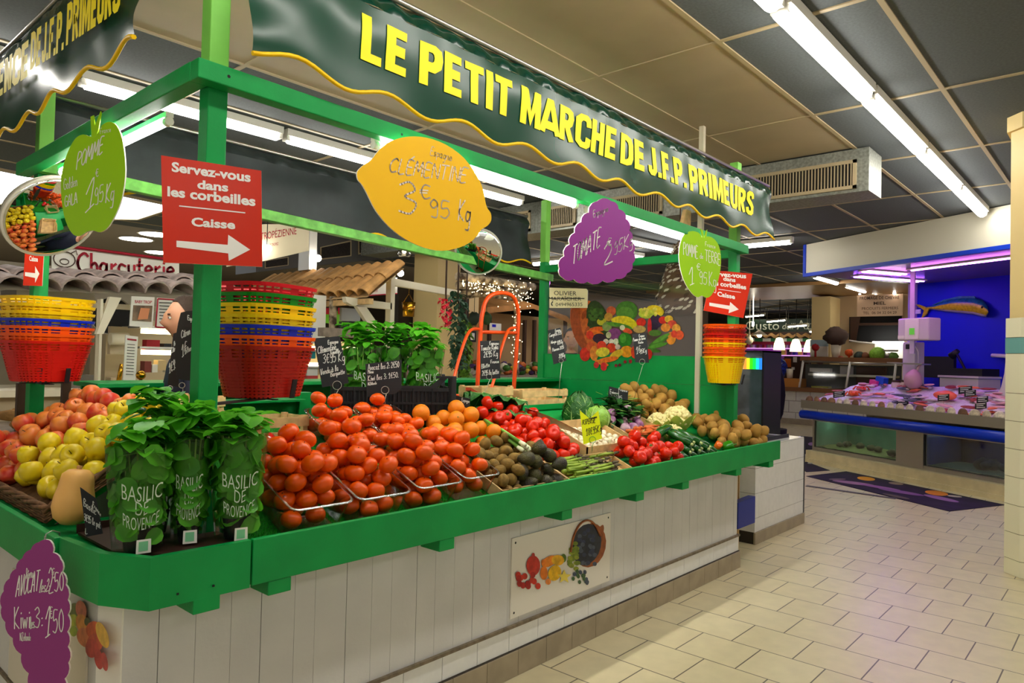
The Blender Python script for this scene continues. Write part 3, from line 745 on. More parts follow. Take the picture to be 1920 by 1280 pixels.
g.hand('POMME', 143, 318, 192, 285, 30, .005, 4); g.hand('Golden', 120, 356, 145, 348, 20, .003); g.hand('GALA', 122, 388, 145, 380, 20, .004); g.hand('1', 157, 402, 176, 384, 58, .005, 8); g.hand('€', 180, 332, 185, 330, 14, .003); g.hand('95', 178, 384, 194, 376, 30, .004); g.hand('Kg', 198, 380, 213, 374, 34, .005, 3); g.hand('France', 188, 251, 208, 247, 10, .002)
g.done()
def red_sign(label, c, p, ang, lines, seg, arrow):
    g = Sign('arrow_sign', label, c, p, radians(ang), M_RED, .008)
    for l in lines: g.type(*l)
    if seg: g.line(seg, .004)
    g.shape(arrow); g.done()
    return g
gmain = red_sign('big red sign reading Servez-vous dans les corbeilles, Caisse, on the corner post', [(302, 291), (490, 320), (492, 500), (306, 492)], (1.135, 2.325, 2.1), -30,
    [('Servez-vous', 322, 322, 470, 342, 19, .035), ('dans', 370, 354, 428, 360, 17, .035), ('les corbeilles', 314, 368, 479, 387, 19, .035), ('Caisse', 359, 424, 441, 430, 17, .035)],
    [(336, 386), (460, 399)], [(331, 463), (331, 451), (427, 459), (428, 440), (469, 468), (429, 489), (428, 475)])
red_sign('red sign reading Servez-vous dans les corbeilles half hidden by the potato apple sign', [(1336, 506), (1411, 513), (1394, 596), (1319, 582)], (5.37, 2.38, 2.0), -52,
    [('Servez-vous', 1333, 517, 1399, 522, 9, .035), ('dans', 1356, 526, 1379, 529, 8, .035), ('les corbeilles', 1334, 534, 1399, 543, 9, .035), ('Caisse', 1345, 555, 1378, 561, 9, .035)],
    [(1347, 542), (1389, 548)], [(1330, 573), (1330, 567), (1368, 573), (1369, 566), (1385, 580), (1366, 587), (1367, 580)])
red_sign('narrow red Caisse arrow sign on the back left post under the tilted mirror', [(47, 468), (82, 476), (79, 536), (43, 535)], (1.1, 4.36, 2.0), -30,
    [('Caisse', 55, 489, 71, 491, 10, .03)], None, [(47, 517), (47, 510), (66, 512), (66, 499), (74, 513), (66, 530), (66, 521)])
g = Sign('grape_sign', 'purple grape-shaped sign hooked on the left edge board, AVOCAT and KIWI prices', scallop([(73, 1016), (93, 1013), (99, 1036), (113, 1048), (116, 1072), (123, 1096), (127, 1124), (127, 1152), (126, 1184), (127, 1212), (128, 1242), (121, 1272), (120, 1302), (116, 1330), (95, 1345), (74, 1334), (63, 1300), (54, 1262), (40, 1226), (24, 1196), (10, 1166), (3, 1138), (7, 1108), (18, 1084), (30, 1066), (42, 1046), (58, 1030)], .16),
         (.70, 2.45, .8), radians(-60), mat('plum_board', S(142, 52, 122), .45))
g.hand('AVOCAT', 30, 1118, 72, 1106, 38, .0035, 4); g.hand('les2:', 74, 1110, 92, 1108, 24, .003, 4); g.hand('2', 92, 1112, 100, 1112, 48, .0035); g.hand('€', 98, 1084, 103, 1082, 18, .0025); g.hand('50', 103, 1108, 119, 1106, 34, .0035)
g.hand('Kiwi', 27, 1178, 56, 1176, 40, .0035); g.hand('les', 57, 1178, 65, 1176, 22, .003); g.hand('3:', 66, 1177, 80, 1174, 38, .0035); g.hand('1', 84, 1196, 94, 1190, 56, .0035, 4); g.hand('€', 94, 1160, 99, 1158, 22, .0025); g.hand('50', 100, 1186, 119, 1183, 42, .0035); g.hand('N.Zelande', 38, 1200, 58, 1200, 14, .002); g.hand('Pérou', 50, 1084, 62, 1082, 18, .002)
tt = g.done()
m = MB(); h = g.at(82, 1018, -.003); k = AX(92, 984, .745)
m.tube([h, h + Vector((.0, 0, .02)), Vector((.737, k.y, ZT - .03)), Vector((.737, k.y, ZT + .004)), Vector((.756, k.y + .002, ZT + .012)), Vector((.776, k.y, ZT + .003)), Vector((.776, k.y, ZT - .02))], .0022, 6); m.build('wire_hook', M_STEEL, tt)
# maker's board
g = Sign('name_board', 'cream board reading OLIVIER MARAICHER with a telephone number', [(1030, 539), (1099, 541), (1102, 545), (1101, 577), (1030, 577)], (5.36, 4.25, 1.9), radians(90), mat('cream_board', S(244, 230, 180), .4))
M_INK = mat('black_ink', (.01, .01, .012), .5)
g.type('OLIVIER', 1039, 553, 1081, 554, 8, .0); g.type('MARAÎCHER', 1029, 563, 1090, 563.5, 8.5, .0); g.line([(1030, 559), (1096, 559.5)], .008); g.type('0494965335', 1042, 574, 1092, 573.5, 6.5, -.005); g.line([(1036, 573), (1034, 570), (1035, 567), (1037, 565)], .012)
g.done(M_INK)

# ---------------------------------------------------------------- convex mirrors
M_MIR = mat('mirror_glass', (.86, .87, .86), .03, 1.0)
def mirror(c, n, r, label, bulge=.16):
    n = Vector(n).normalized(); z = n; x = Vector((0, 0, 1)).cross(z).normalized(); y = z.cross(x)
    M = Matrix((x, y, z)).transposed().to_4x4(); M.translation = c
    t = thing('convex_mirror', Vector(c)[:], label, 'mirror')
    m = MB(); m.lathe([(r * sin(a), bulge * r * 2 * (cos(a) - cos(1.0)) / (1 - cos(1.0)) * .5) if 0 else (r * k / 10, bulge * r * (1 - (k / 10) ** 2)) for k in range(10, -1, -1) for a in (0,)], 40, M); m.build('glass', M_MIR, t)
    m = MB(); m.lathe([(r * .98, -.02), (r * 1.0, -.008), (r * 1.006, .0), (r * .995, .003)], 40, M); m.lathe([(.0001, -.022), (r, -.02)], 40, M); m.build('back_shell', mat('grey_shell', S(190, 186, 170), .4), t)
    m = MB(); p = Vector(c) - n * .02; q = p - n * .09; m.tube([p, q], .014, 8); m.build('bracket', M_BLACK, t)
c = AX(97, 408, 1.0); toc = (EYE - c).normalized()
mirror(c, toc * .55 + CR * .55 - CU * .62, .205, 'tilted convex mirror behind the large green apple sign')
c = AY(897, 472, 4.28); mirror(c, (EYE - c).normalized() + Vector((0, 0, -.25)), .205, 'round convex mirror under the lemon sign on the back rail')

# ---------------------------------------------------------------- stacked shopping baskets
BC = {n: mat('basket_' + n, S(*c), .35) for n, c in dict(yellow=(250, 205, 0), blue=(10, 40, 190), orange=(245, 90, 10), red=(205, 22, 14), crimson=(215, 10, 30), green=(0, 130, 20), maroon=(165, 20, 8)).items()}
def basket_meshes(rt=.188, rb=.14, h=.2, asp=.8, bands=11):
    def P(a, t, off=0):
        r = rb + (rt - rb) * t + off; c, s = cos(a), sin(a); e = 2 / 3.2
        return Vector((r * (abs(c) ** e) * (1 if c >= 0 else -1), asp * r * (abs(s) ** e) * (1 if s >= 0 else -1), h * t))
    NA = 48; m = MB()
    def ring(t0, t1, th, mm):
        k = []
        for i in range(NA):
            a = 2 * pi * i / NA; k += [P(a, t0, th), P(a, t1, th), P(a, t1, -th * .4), P(a, t0, -th * .4)]
        mm.add(k, [(i * 4 + q, ((i + 1) % NA) * 4 + q, ((i + 1) % NA) * 4 + (q + 1) % 4, i * 4 + (q + 1) % 4) for i in range(NA) for q in range(4)], 0, False)
    for b in range(bands): ring(.02 + .7 * b / bands, .02 + .7 * b / bands + .046, .0022, m)
    for i in range(36):
        a = 2 * pi * i / 36; w = .11 if i % 9 == 0 else .05
        q = [P(a - w, .0, .001), P(a + w, .0, .001), P(a + w, .74, .001), P(a - w, .74, .001)]
        m.add(q, [(0, 1, 2, 3)], 0)
    m.add([P(2 * pi * i / NA, .005) for i in range(NA)], [tuple(range(NA))[::-1]], 0)
    rim = MB(); ring(.93, 1.0, .010, rim); ring(.715, .775, .004, rim); ring(.80, .835, .003, rim); ring(.86, .895, .003, rim)
    for i in range(28):
        a = 2 * pi * i / 28; q = [P(a + s * .035, t, .0035) for t in (.72, .97) for s in (-1, 1)]
        rim.add([q[0], q[1], q[3], q[2]], [(0, 1, 2, 3)], 0)
    return m, rim
_bm, _rm = basket_meshes()
BMESH = {}
def basket_stack(c, z0, cols, ang, pitch, names, place):
    n = len(cols)
    for i, cn in enumerate(cols):                       # bottom first
        if cn not in BMESH: BMESH[cn] = (_bm.mesh('basket_body', BC[cn]), _rm.mesh('basket_rim', BC[cn]))
        b = mesh_obj('shopping_basket', BMESH[cn][0]); b.location = (c[0], c[1], z0 + pitch * i); b.rotation_euler = (0, 0, ang)
        mesh_obj('rim', BMESH[cn][1], b)
        tag(b, '%s plastic basket, %s of the stack %s' % (cn if cn not in ('crimson', 'maroon') else ('bright red' if cn == 'crimson' else 'dark red'), names[i], place), 'basket', 'baskets stacked ' + place)
def ordn(n): return ['bottom one'] + ['%s from bottom' % w for w in ('second', 'third', 'fourth', 'fifth', 'sixth', 'seventh', 'eighth')][:n - 2] + ['top one']
basket_stack((1.47, 2.64), 1.37, ['maroon', 'orange', 'blue', 'yellow', 'yellow', 'green', 'crimson'], .3, .0405, ordn(7), 'beside the red arrow sign post')
c3 = AX(97, 640, 1.0)
basket_stack((1.115, 4.13), 1.375, ['red', 'orange', 'orange', 'blue', 'yellow', 'yellow', 'yellow'], .25, .036, ordn(7), 'on the back left post')
basket_stack((5.10, 2.37), 1.395, ['yellow', 'orange', 'orange', 'yellow', 'orange', 'red', 'maroon', 'orange'], .5, .034, ordn(8), 'on the right post')
def basket_bracket(c, z, px, label):
    t = thing('basket_bracket', (c[0], c[1], z), label, 'bracket')
    m = MB(); m.bb((c[0] - .11, c[1] - .012, z - .008), (c[0] + .11, c[1] + .012, z - .003)); m.bb((c[0] - .012, c[1] - .1, z - .012), (c[0] + .012, c[1] + .1, z - .008)); m.build('base_arm', M_BLACK, t)
    for s in (-1, 1): m = MB(); m.bar((c[0] + s * .06, c[1] - .118, z - .004), (c[0] + s * .062, c[1] - .135, z + .07), .022, .005); m.build('prong', M_BLACK, t)
    m = MB(); m.bar((c[0], c[1], z - .012), (px[0], px[1], z - .012), .03, .008); m.build('wall_arm', M_BLACK, t)
basket_bracket((1.47, 2.64), 1.372, (1.172, 2.45), 'black metal bracket under the basket stack beside the corner post')
basket_bracket((1.115, 4.13), 1.372, (1.14, 4.388), 'black metal bracket under the left basket stack')
basket_bracket((5.10, 2.37), 1.392, (5.36, 2.43), 'black metal bracket under the right basket stack')
# ================================================================ produce on the counter
TH = math.atan(.42)
SLOPE = Matrix.Rotation(TH, 3, 'X')
def variants(name, n, fn):
    return [fn(i) for i in range(n)]
def drop(n, xr, yr, r, floor, balls, rg, tries=60, peak=None, sep=1.0):
    """let n balls come to rest one by one in the lowest hollow found"""
    out = []
    for i in range(n):
        best = None
        for k in range(tries):
            x, y = rg.uniform(*xr), rg.uniform(*yr)
            z = floor(x, y) + r * 1.05
            for (bx, by, bz, br) in balls:
                d2 = (x - bx) ** 2 + (y - by) ** 2; s = (r + br) * sep
                if d2 < s * s: z = max(z, bz + sqrt(s * s - d2))
            c = z - floor(x, y) - (peak(x, y) if peak else 0)
            if best is None or c < best[0]: best = (c, x, y, z)
        _, x, y, z = best
        balls.append((x, y, z, r)); out.append((x, y, z))
    return out
USED = {}
def place(kind, me, pos, rg, label, cat, group, parts=(), sc=(.94, 1.06), tilt=pi, spin=True, base=None):
    o = mesh_obj(kind, me); o.location = pos
    if base is None: o.rotation_euler = (rg.uniform(-tilt, tilt), rg.uniform(-tilt, tilt), rg.uniform(0, 2 * pi))
    else: o.rotation_euler = base
    s = rg.uniform(*sc); o.scale = (s, s, s)
    for nm, pm in parts: mesh_obj(nm, pm, o)
    return tag(o, label, cat, group)
rg = random.Random(11)
# persimmons
M_PERS = mat('persimmon_skin', S(226, 82, 0), .33, var=.10, vscale=7, spec=.3)
def pers(i):
    m = MB(); r = .040; prof = []
    for k in range(11):
        a = -pi / 2 + pi * k / 10; prof.append((r * cos(a) ** .9 if 0 < k < 10 else 0.0, r * .80 * sin(a) - (.003 if k == 10 else 0)))
    m.lathe(prof, 16, None, 0, .03 + .01 * i)
    m.ball((0, 0, r * .79), .0022, 6, 4, 1); return m.mesh('persimmon', [M_PERS, M_BLACK])
PERS = variants('p', 3, pers)
ms = MB(); ms.ball((.024, .0, .0235), .0075, 8, 4, 0, (1, 1, .3), RotM('Y', .75)); ms.ball((.0245, .0, .0245), .004, 6, 4, 1, (1, 1, .35), RotM('Y', .75))
STICK = ms.mesh('fruit_sticker', [mat('sticker_violet', S(40, 30, 90), .4), M_WHITE])
M_CLEAR = clear_mat('clear_plastic', (.97, .98, .98), .05, .08)
M_CLRIM = clear_mat('clear_plastic_rim', (.93, .95, .95), .25, .15)
def tray(x, y, w, d, h, label, tilt=TH):
    z = bed(y - d / 2 * cos(tilt)) + .002
    R = Matrix.Rotation(tilt, 4, 'X'); M = Matrix.Translation((x, y, bed(y) + .001)) @ R
    t = thing('fruit_tray', (x, y, bed(y)), label, 'tray', 'clear trays of persimmons')
    def loop(W, D, zz, c=.03, n=4):
        pts = []
        for cx, cy, a0 in ((1, 1, 0), (-1, 1, pi / 2), (-1, -1, pi), (1, -1, 3 * pi / 2)):
            for k in range(n + 1):
                a = a0 + pi / 2 * k / n; pts.append(M @ Vector((cx * (W / 2 - c) + c * cos(a), cy * (D / 2 - c) + c * sin(a), zz)))
        return pts
    m = MB(); L = [loop(w * .86, d * .9, .0), loop(w * .9, d * .93, .02), loop(w, d, h)]
    N = len(L[0]); vs = sum(L, [])
    m.add(vs, [(i * N + j, i * N + (j + 1) % N, (i + 1) * N + (j + 1) % N, (i + 1) * N + j) for i in range(2) for j in range(N)] + [tuple(range(N))[::-1]], 0, True)
    m.build('tray_body', M_CLEAR, t)
    a, b = loop(w, d, h), loop(w + .016, d + .016, h - .001, .035)
    m = MB(); m.add(a + b, [(j, (j + 1) % N, (j + 1) % N + N, j + N) for j in range(N)], 0, True); m.tube(b, .0016, 5, closed=True)
    m.build('rim', M_CLRIM, t)
TR = [(1.475, 2.40, .25, .34, 'nearest the basil, front row'), (1.755, 2.40, .25, .34, 'second from the basil, front row'), (2.055, 2.41, .245, .34, 'third from the basil, front row'), (2.325, 2.42, .22, .33, 'beside the kiwis, front row'),
      (1.965, 2.80, .25, .36, 'in the back row, left one'), (2.245, 2.80, .25, .36, 'in the back row beside the oranges')]
CNT = (36, 33, 32, 24, 25, 22)
for (x, y, w, d, nm), n in zip(TR, CNT):
    tray(x, y, w, d, .135 if y < 2.5 else .11, 'clear plastic tray heaped with persimmons, ' + nm)
    balls = []
    ps = drop(n, (x - w / 2 + .044, x + w / 2 - .044), (y - d * .46 + .034, y + d * .46 - .04), .038, lambda a, b: bed(b) + .004, balls, rg, 80, sep=.97)
    for i, p in enumerate(ps):
        low = p[2] - bed(p[1]) < .08
        lab = ('orange persimmon %s the clear tray ' % ('low in' if low else 'on top of')) + nm.replace(', front row', ' in front').replace('in the back row', 'at the back').replace(', left one', ' left')
        st = (not low) and rg.random() < .3
        place('persimmon', PERS[i % 3], p, rg, lab, 'persimmon', 'persimmons of the tray ' + nm + (' bottom' if low else ' top'), [('sticker', STICK)] if st else (), (.95, 1.06), .5)
# oranges
M_OR = mat('orange_peel', S(222, 124, 4), .45, var=.08, vscale=6, bump=.25, bscale=420)
m = MB(); m.ball((0, 0, 0), .0445, 18, 12, 0, (1, 1, .96)); m.ball((0, 0, .0425), .004, 6, 4, 1, (1, 1, .4)); ORM = m.mesh('orange', [M_OR, mat('stem_scar', S(90, 110, 40), .8)])
bo = []
for p in drop(23, (2.43, 2.78), (2.57, 2.80), .0445, lambda a, b: bed(b), bo, rg, 60):
    place('orange', ORM, p, rg, 'large orange in the heap under the black crate, behind the kiwis', 'orange', 'oranges behind the kiwis')
# wooden trays
def wood_tray(x0, x1, y0, y1, h, label, kind='wooden_tray'):
    t = thing(kind, ((x0 + x1) / 2, (y0 + y1) / 2, bed(y0)), label, 'tray')
    def slab(a, b, th, nm):
        a = Vector(a); b = Vector(b); m = MB(); dz = Vector((0, 0, h)); d = (b - a).normalized(); n = d.cross(Vector((0, 0, 1))).normalized() * th
        m.add([a, b, b + dz, a + dz, a + n, b + n, b + n + dz, a + n + dz], [(0, 1, 2, 3), (7, 6, 5, 4), (0, 4, 5, 1), (1, 5, 6, 2), (2, 6, 7, 3), (3, 7, 4, 0)])
        m.build(nm, M_WOOD, t)
    z = lambda y: bed(y) - .004
    slab((x0, y0, z(y0)), (x1, y0, z(y0)), -.008, 'front_board'); slab((x1, y1, z(y1)), (x0, y1, z(y1)), -.008, 'rear_board')
    slab((x0, y1, z(y1)), (x0, y0, z(y0)), -.008, 'side_board'); slab((x1, y0, z(y0)), (x1, y1, z(y1)), -.008, 'side_board')
    m = MB(); m.add([(x0, y0, z(y0) + .002), (x1, y0, z(y0) + .002), (x1, y1, z(y1) + .002), (x0, y1, z(y1) + .002)], [(0, 1, 2, 3)]); m.build('base_board', M_WOOD, t)
    return t
wood_tray(2.46, 2.97, 2.225, 2.57, .062, 'shallow pale wooden tray holding kiwis and avocados')
wood_tray(3.44, 3.93, 2.44, 2.74, .075, 'pale wooden tray holding white onions')
wood_tray(3.0, 3.62, 2.195, 2.42, .045, 'shallow pale wooden tray under the asparagus')
wood_tray(4.02, 4.5, 2.5, 2.76, .07, 'worn wooden tray holding turnips and carrots')
# kiwis, avocados
M_KIWI = mat('kiwi_skin', S(128, 98, 40), .75, var=.3, vscale=40, bump=.3, bscale=300)
m = MB(); m.ball((0, 0, 0), .0285, 14, 10, 0, (1, 1, 1.28)); m.ball((0, 0, .034), .004, 6, 4, 1, (1, 1, .6)); KM = m.mesh('kiwi', [M_KIWI, mat('kiwi_tip', S(70, 48, 20), .8)])
bk = []
fl = lambda a, b: bed(b) + .002
for p in drop(11, (2.66, 2.92), (2.24, 2.29), .036, fl, bk, rg, 50): 
    pass
AVB = list(bk)
M_AVO = mat('avocado_skin', S(76, 72, 34), .45, bump=.5, bscale=160, col2=S(46, 38, 36), vscale=14)
prof = [(0, -.047), (.016, -.044), (.030, -.034), (.036, -.018), (.036, -.002), (.031, .016), (.023, .032), (.014, .044), (.005, .05), (0, .0505)]
m = MB(); m.lathe(prof, 16); m.ball((0, 0, .050), .004, 6, 4, 1); AM = m.mesh('avocado', [M_AVO, mat('avocado_stalk', S(90, 70, 40), .8)])
for i, p in enumerate(AVB):
    place('avocado', AM, p[:3], rg, 'dark green avocado in the front of the wooden tray by the edge board', 'avocado', 'avocados in the wooden tray')
place('avocado', AM, (2.86, 2.335, bed(2.335) + .16), rg, 'tall green avocado standing upright on top of the avocado heap', 'avocado', None, base=(.15, .1, 0))
bk.append((2.86, 2.335, bed(2.335) + .15, .04))
for p in drop(56, (2.50, 2.93), (2.245, 2.53), .0295, fl, bk, rg, 60):
    place('kiwi', KM, p, rg, 'fuzzy brown kiwi heaped in the wooden tray beside the persimmons', 'kiwi', 'kiwis in the wooden tray')
# tomatoes
M_TOM = mat('tomato_skin', S(212, 36, 4), .25, var=.06, vscale=5, spec=.35)
M_CALYX = mat('tomato_calyx', S(70, 110, 30), .6)
prof = [(0, -.0295), (.014, -.029), (.026, -.0225), (.034, -.009), (.0355, .004), (.032, .017), (.024, .0265), (.012, .0275), (.004, .0245), (0, .0235)]
m = MB(); m.lathe(prof, 18, None, 0, .022, 5); TM = m.mesh('tomato', M_TOM)
m = MB()
for k in range(5):
    a = 2 * pi * k / 5; m.leaf((0, 0, .026), (cos(a), sin(a), .25), (0, 0, 1), .022, .006, 0, .4)
m.tube([(0, 0, .024), (.003, 0, .034), (.008, 0, .042)], .0016, 5); CX = m.mesh('calyx', M_CALYX)
bt = []
for i, p in enumerate(drop(50, (3.0, 3.38), (2.44, 2.9), .038, lambda a, b: bed(b), bt, rg, 60, peak=lambda a, b: .05 * max(0, 1 - abs(a - 3.15) / .25))):
    place('tomato', TM, p, rg, 'round red tomato heaped between the spring onions and the chard stalk', 'tomato', 'tomatoes beside the spring onions', [('calyx', CX)] if i % 9 == 0 else (), (1.0, 1.2), 1.2)
bt2 = []
for i, p in enumerate(drop(29, (3.68, 4.2), (2.23, 2.41), .038, lambda a, b: bed(b), bt2, rg, 60)):
    place('tomato', TM, p, rg, 'red tomato heaped at the edge board between asparagus and courgettes', 'tomato', 'tomatoes beside the courgettes', [('calyx', CX)] if i % 5 == 0 else (), (1.02, 1.2), 1.0)
# asparagus
M_ASP = mat('asparagus_green', S(150, 172, 58), .45, var=.12, vscale=18, col2=S(118, 146, 44)); M_ASPT = mat('asparagus_tip', S(92, 82, 58), .6, var=.3, vscale=60)
m = MB(); pts = [(0, 0, 0), (.06, .002, .001), (.12, .0, .003), (.155, -.002, .004)]; m.tube(pts, [.0085, .0085, .0078, .007], 8)
m.tube([(.15, -.002, .004), (.175, -.003, .005), (.2, -.002, .006), (.212, 0, .006)], [.0075, .0085, .006, .001], 8, 1)
for k in range(9): m.leaf((.10 + .011 * k, .006 * cos(k * 2.2), .003 + .007 * sin(k * 2.2)), (1, .25 * cos(k * 2.2), .25 * sin(k * 2.2)), (0, -sin(k * 2.2), cos(k * 2.2)), .018, .010, 1, .1)
ASP = m.mesh('asparagus', [M_ASP, M_ASPT])
for i in range(46):
    lay = i // 16; y = 2.225 + .013 * (i % 16) * (1 - .12 * lay) + .01 * lay; x = rg.uniform(3.02, 3.09) + .16 * (i % 3 == 2) + .2 * (i % 5 == 4)
    o = mesh_obj('asparagus_spear', ASP); o.location = (x, y, bed(y) + .03 + .015 * lay); o.rotation_euler = (rg.uniform(0, 6), rg.uniform(-.04, .03), rg.uniform(-.09, .07)); s = rg.uniform(1.0, 1.3); o.scale = (s * 1.05, s * .9, s * .9)
    tag(o, 'green asparagus spear with purplish tip in the heap below the yellow price tag', 'asparagus', 'asparagus heap')
# white onions
m = MB(); m.lathe([(0, -.021), (.012, -.019), (.021, -.008), (.021, .003), (.014, .013), (.005, .02), (.0025, .03), (0, .031)], 12); GM = m.mesh('white_onion', mat('onion_white', S(234, 222, 190), .4, var=.1, vscale=20))
bg = []
for p in drop(46, (3.475, 3.90), (2.47, 2.70), .0205, lambda a, b: bed(b) + .004, bg, rg, 40):
    place('white_onion', GM, p, rg, 'small creamy white onion in the wooden tray behind the asparagus', 'onion', 'white onions in the wooden tray')
# turnips and carrots
M_TUR = mat('turnip_skin', S(190, 160, 170), .4, col2=S(120, 50, 110), vscale=9)
m = MB(); m.lathe([(0, -.06), (.004, -.045), (.018, -.03), (.037, -.008), (.038, .012), (.026, .028), (.008, .033), (0, .033)], 14); m.tube([(0, 0, .03), (.002, 0, .045)], .006, 6, 1); TUM = m.mesh('turnip', [M_TUR, mat('turnip_top', S(210, 200, 150), .6)])
btu = []
for p in drop(9, (4.06, 4.36), (2.58, 2.73), .038, lambda a, b: bed(b) + .03, btu, rg, 30):
    place('turnip', TUM, p, rg, 'purple and white turnip in the worn wooden tray before the cauliflowers', 'turnip', 'turnips in the wooden tray', sc=(.85, 1.0))
M_CAR = mat('carrot_skin', S(206, 100, 40), .55, var=.2, vscale=25)
m = MB(); m.tube([(0, 0, 0), (.02, 0, 0), (.09, .002, .002), (.15, 0, .003)], [.009, .0145, .010, .0015], 8); CAM = m.mesh('carrot', M_CAR)
for i in range(15):
    y = rg.uniform(2.49, 2.57); x = rg.uniform(4.0, 4.3)
    o = place('carrot', CAM, (x, y, bed(y) + .075 + .008 * (i % 3)), rg, 'thin orange carrot lying in front of the turnips', 'carrot', 'carrots before the turnips', base=(rg.uniform(0, 6), rg.uniform(-.15, .15), rg.uniform(-.8, .9)))
# courgettes, pepper
M_COU = mat('courgette_skin', S(22, 84, 20), .25, var=.35, vscale=22, coat=.2); M_COUE = mat('courgette_end', S(190, 200, 130), .6)
m = MB(); m.tube([(0, 0, 0), (.012, 0, 0), (.06, .003, .004), (.14, 0, .006), (.185, -.003, .004), (.195, -.003, .004)], [.010, .020, .0245, .0225, .015, .004], 12); m.tube([(-.016, 0, 0), (.002, 0, 0)], [.0085, .010], 8, 1); COM = m.mesh('courgette', [M_COU, M_COUE])
k = 0
for lay, n, x0 in ((0, 8, 4.30), (1, 6, 4.34), (2, 3, 4.38)):
    for i in range(n):
        y = 2.235 + .012 * lay + .02 * (i % 2); x = x0 + .066 * i
        place('courgette', COM, (x, y, bed(y) + .026 + .043 * lay), rg, 'dark green courgette lying end-on at the edge board, left of the potatoes', 'courgette', 'courgettes at the edge board', base=(rg.uniform(-.4, .4), -TH * .9, pi / 2 + rg.uniform(-.2, .2)), sc=(.95, 1.15)); k += 1
place('courgette', COM, (4.2, 2.42, bed(2.42) + .10), rg, 'long courgette lying crosswise behind the other courgettes', 'courgette', None, base=(0, -.12, .15), sc=(1.35, 1.36))
prof = [(0, -.045), (.012, -.047), (.026, -.04), (.035, -.015), (.037, .015), (.03, .034), (.014, .036), (.006, .030), (0, .03)]
def pepper(nm, c):
    m = MB(); m.lathe(prof, 20, None, 0, .11, 4); m.tube([(0, 0, .03), (0, 0, .045), (.008, 0, .056)], .006, 6, 1); return m.mesh(nm, [c, M_CALYX])
PG = pepper('green_pepper', mat('green_pepper_skin', S(40, 124, 12), .15, coat=.5)); PR = pepper('red_pepper', mat('red_pepper_skin', S(190, 14, 8), .15, coat=.5)); PO = pepper('orange_pepper', mat('orange_pepper_skin', S(226, 100, 20), .2, coat=.4))
place('green_pepper', PG, (4.93, 2.245, bed(2.245) + .06), rg, 'shiny green pepper on the edge board below the potatoes', 'pepper', None, base=(1.2, .3, .5), sc=(1.05, 1.06))
place('orange_pepper', PO, (4.86, 2.29, bed(2.29) + .05), rg, 'small orange pepper squeezed between courgettes and green pepper', 'pepper', None, base=(1.3, .2, 1.8), sc=(.8, .81))
for i, p in enumerate(((1.66, 2.72), (1.70, 2.80), (1.60, 2.80))):
    place('red_pepper', PR, (*p, bed(p[1]) + .045), rg, 'shiny red pepper on the turf behind the nearest basil', 'pepper', 'red peppers behind the basil', base=(1.3, rg.uniform(-.5, .5), rg.uniform(0, 6)))
# potatoes
M_POT = mat('potato_skin', S(184, 138, 62), .7, var=.16, vscale=12, bump=.15, bscale=90)
def pot(i):
    m = MB(); q = random.Random(i); m.ball((i * 3.1, 0, 0), .044, 16, 11, 0, (1 + .35 * q.random(), .92, .8 + .1 * q.random()), None, .13, 1.6)
    m.v = [(v[0] - i * 3.1, v[1], v[2]) for v in m.v]; return m.mesh('potato', M_POT)
POT = variants('pt', 5, pot)
bp = []
for i, p in enumerate(drop(46, (4.98, 5.62), (2.25, 2.56), .042, lambda a, b: bed(b), bp, rg, 40) + drop(58, (4.68, 5.30), (2.6, 3.0), .042, lambda a, b: bed(b) - .02, bp, rg, 40, peak=lambda a, b: .09 * max(0, b - 2.6) / .4)):
    far = p[1] > 2.58
    place('potato', POT[i % 5], p, rg, 'brown potato heaped against the green end wall' if far else 'brown potato in the heap spilling to the right end of the edge board', 'potato', 'potatoes by the end wall' if far else 'potatoes at the right end', sc=(.9, 1.15))
# cauliflowers
M_CAU = mat('cauliflower_curd', S(240, 226, 160), .7, var=.06, vscale=30, bump=.3, bscale=200); M_CAL = mat('cauliflower_leaf', S(170, 190, 80), .6)
def cauli(c, r, label):
    q = random.Random(int(c[0] * 100)); t = thing('cauliflower', c, label, 'cauliflower')
    m = MB(); m.ball(c, r * .86, 18, 12)
    for i in range(150):
        z = q.uniform(-.25, 1); a = q.uniform(0, 2 * pi); s = sqrt(1 - z * z); d = Vector((s * cos(a), s * sin(a), z))
        m.ball(Vector(c) + d * r * .86, r * q.uniform(.10, .19), 7, 5, 0, (1, 1, 1), None, .25, 9)
    m.build('curd', M_CAU, t)
    for i in range(7):
        a = 2 * pi * i / 7; d = Vector((cos(a), sin(a), .7))
        m = MB(); m.leaf(Vector(c) + Vector((cos(a) * r * .5, sin(a) * r * .5, -r * .8)), d, (0, 0, 1), r * 1.35, r * .9, 0, -.35, .2); m.build('leaf', M_CAL, t)
for px, py, y, r, lab in ((1270, 786, 2.56, .105, 'largest cauliflower, creamy and round in front of the potatoes'), (1233, 799, 2.63, .08, 'cauliflower lying behind the turnips'), (1262, 815, 2.47, .075, 'smaller cauliflower low behind the long courgette')):
    p = AY(px, py, y); cauli((p.x, p.y, max(p.z, bed(y) + r * .7)), r, lab)
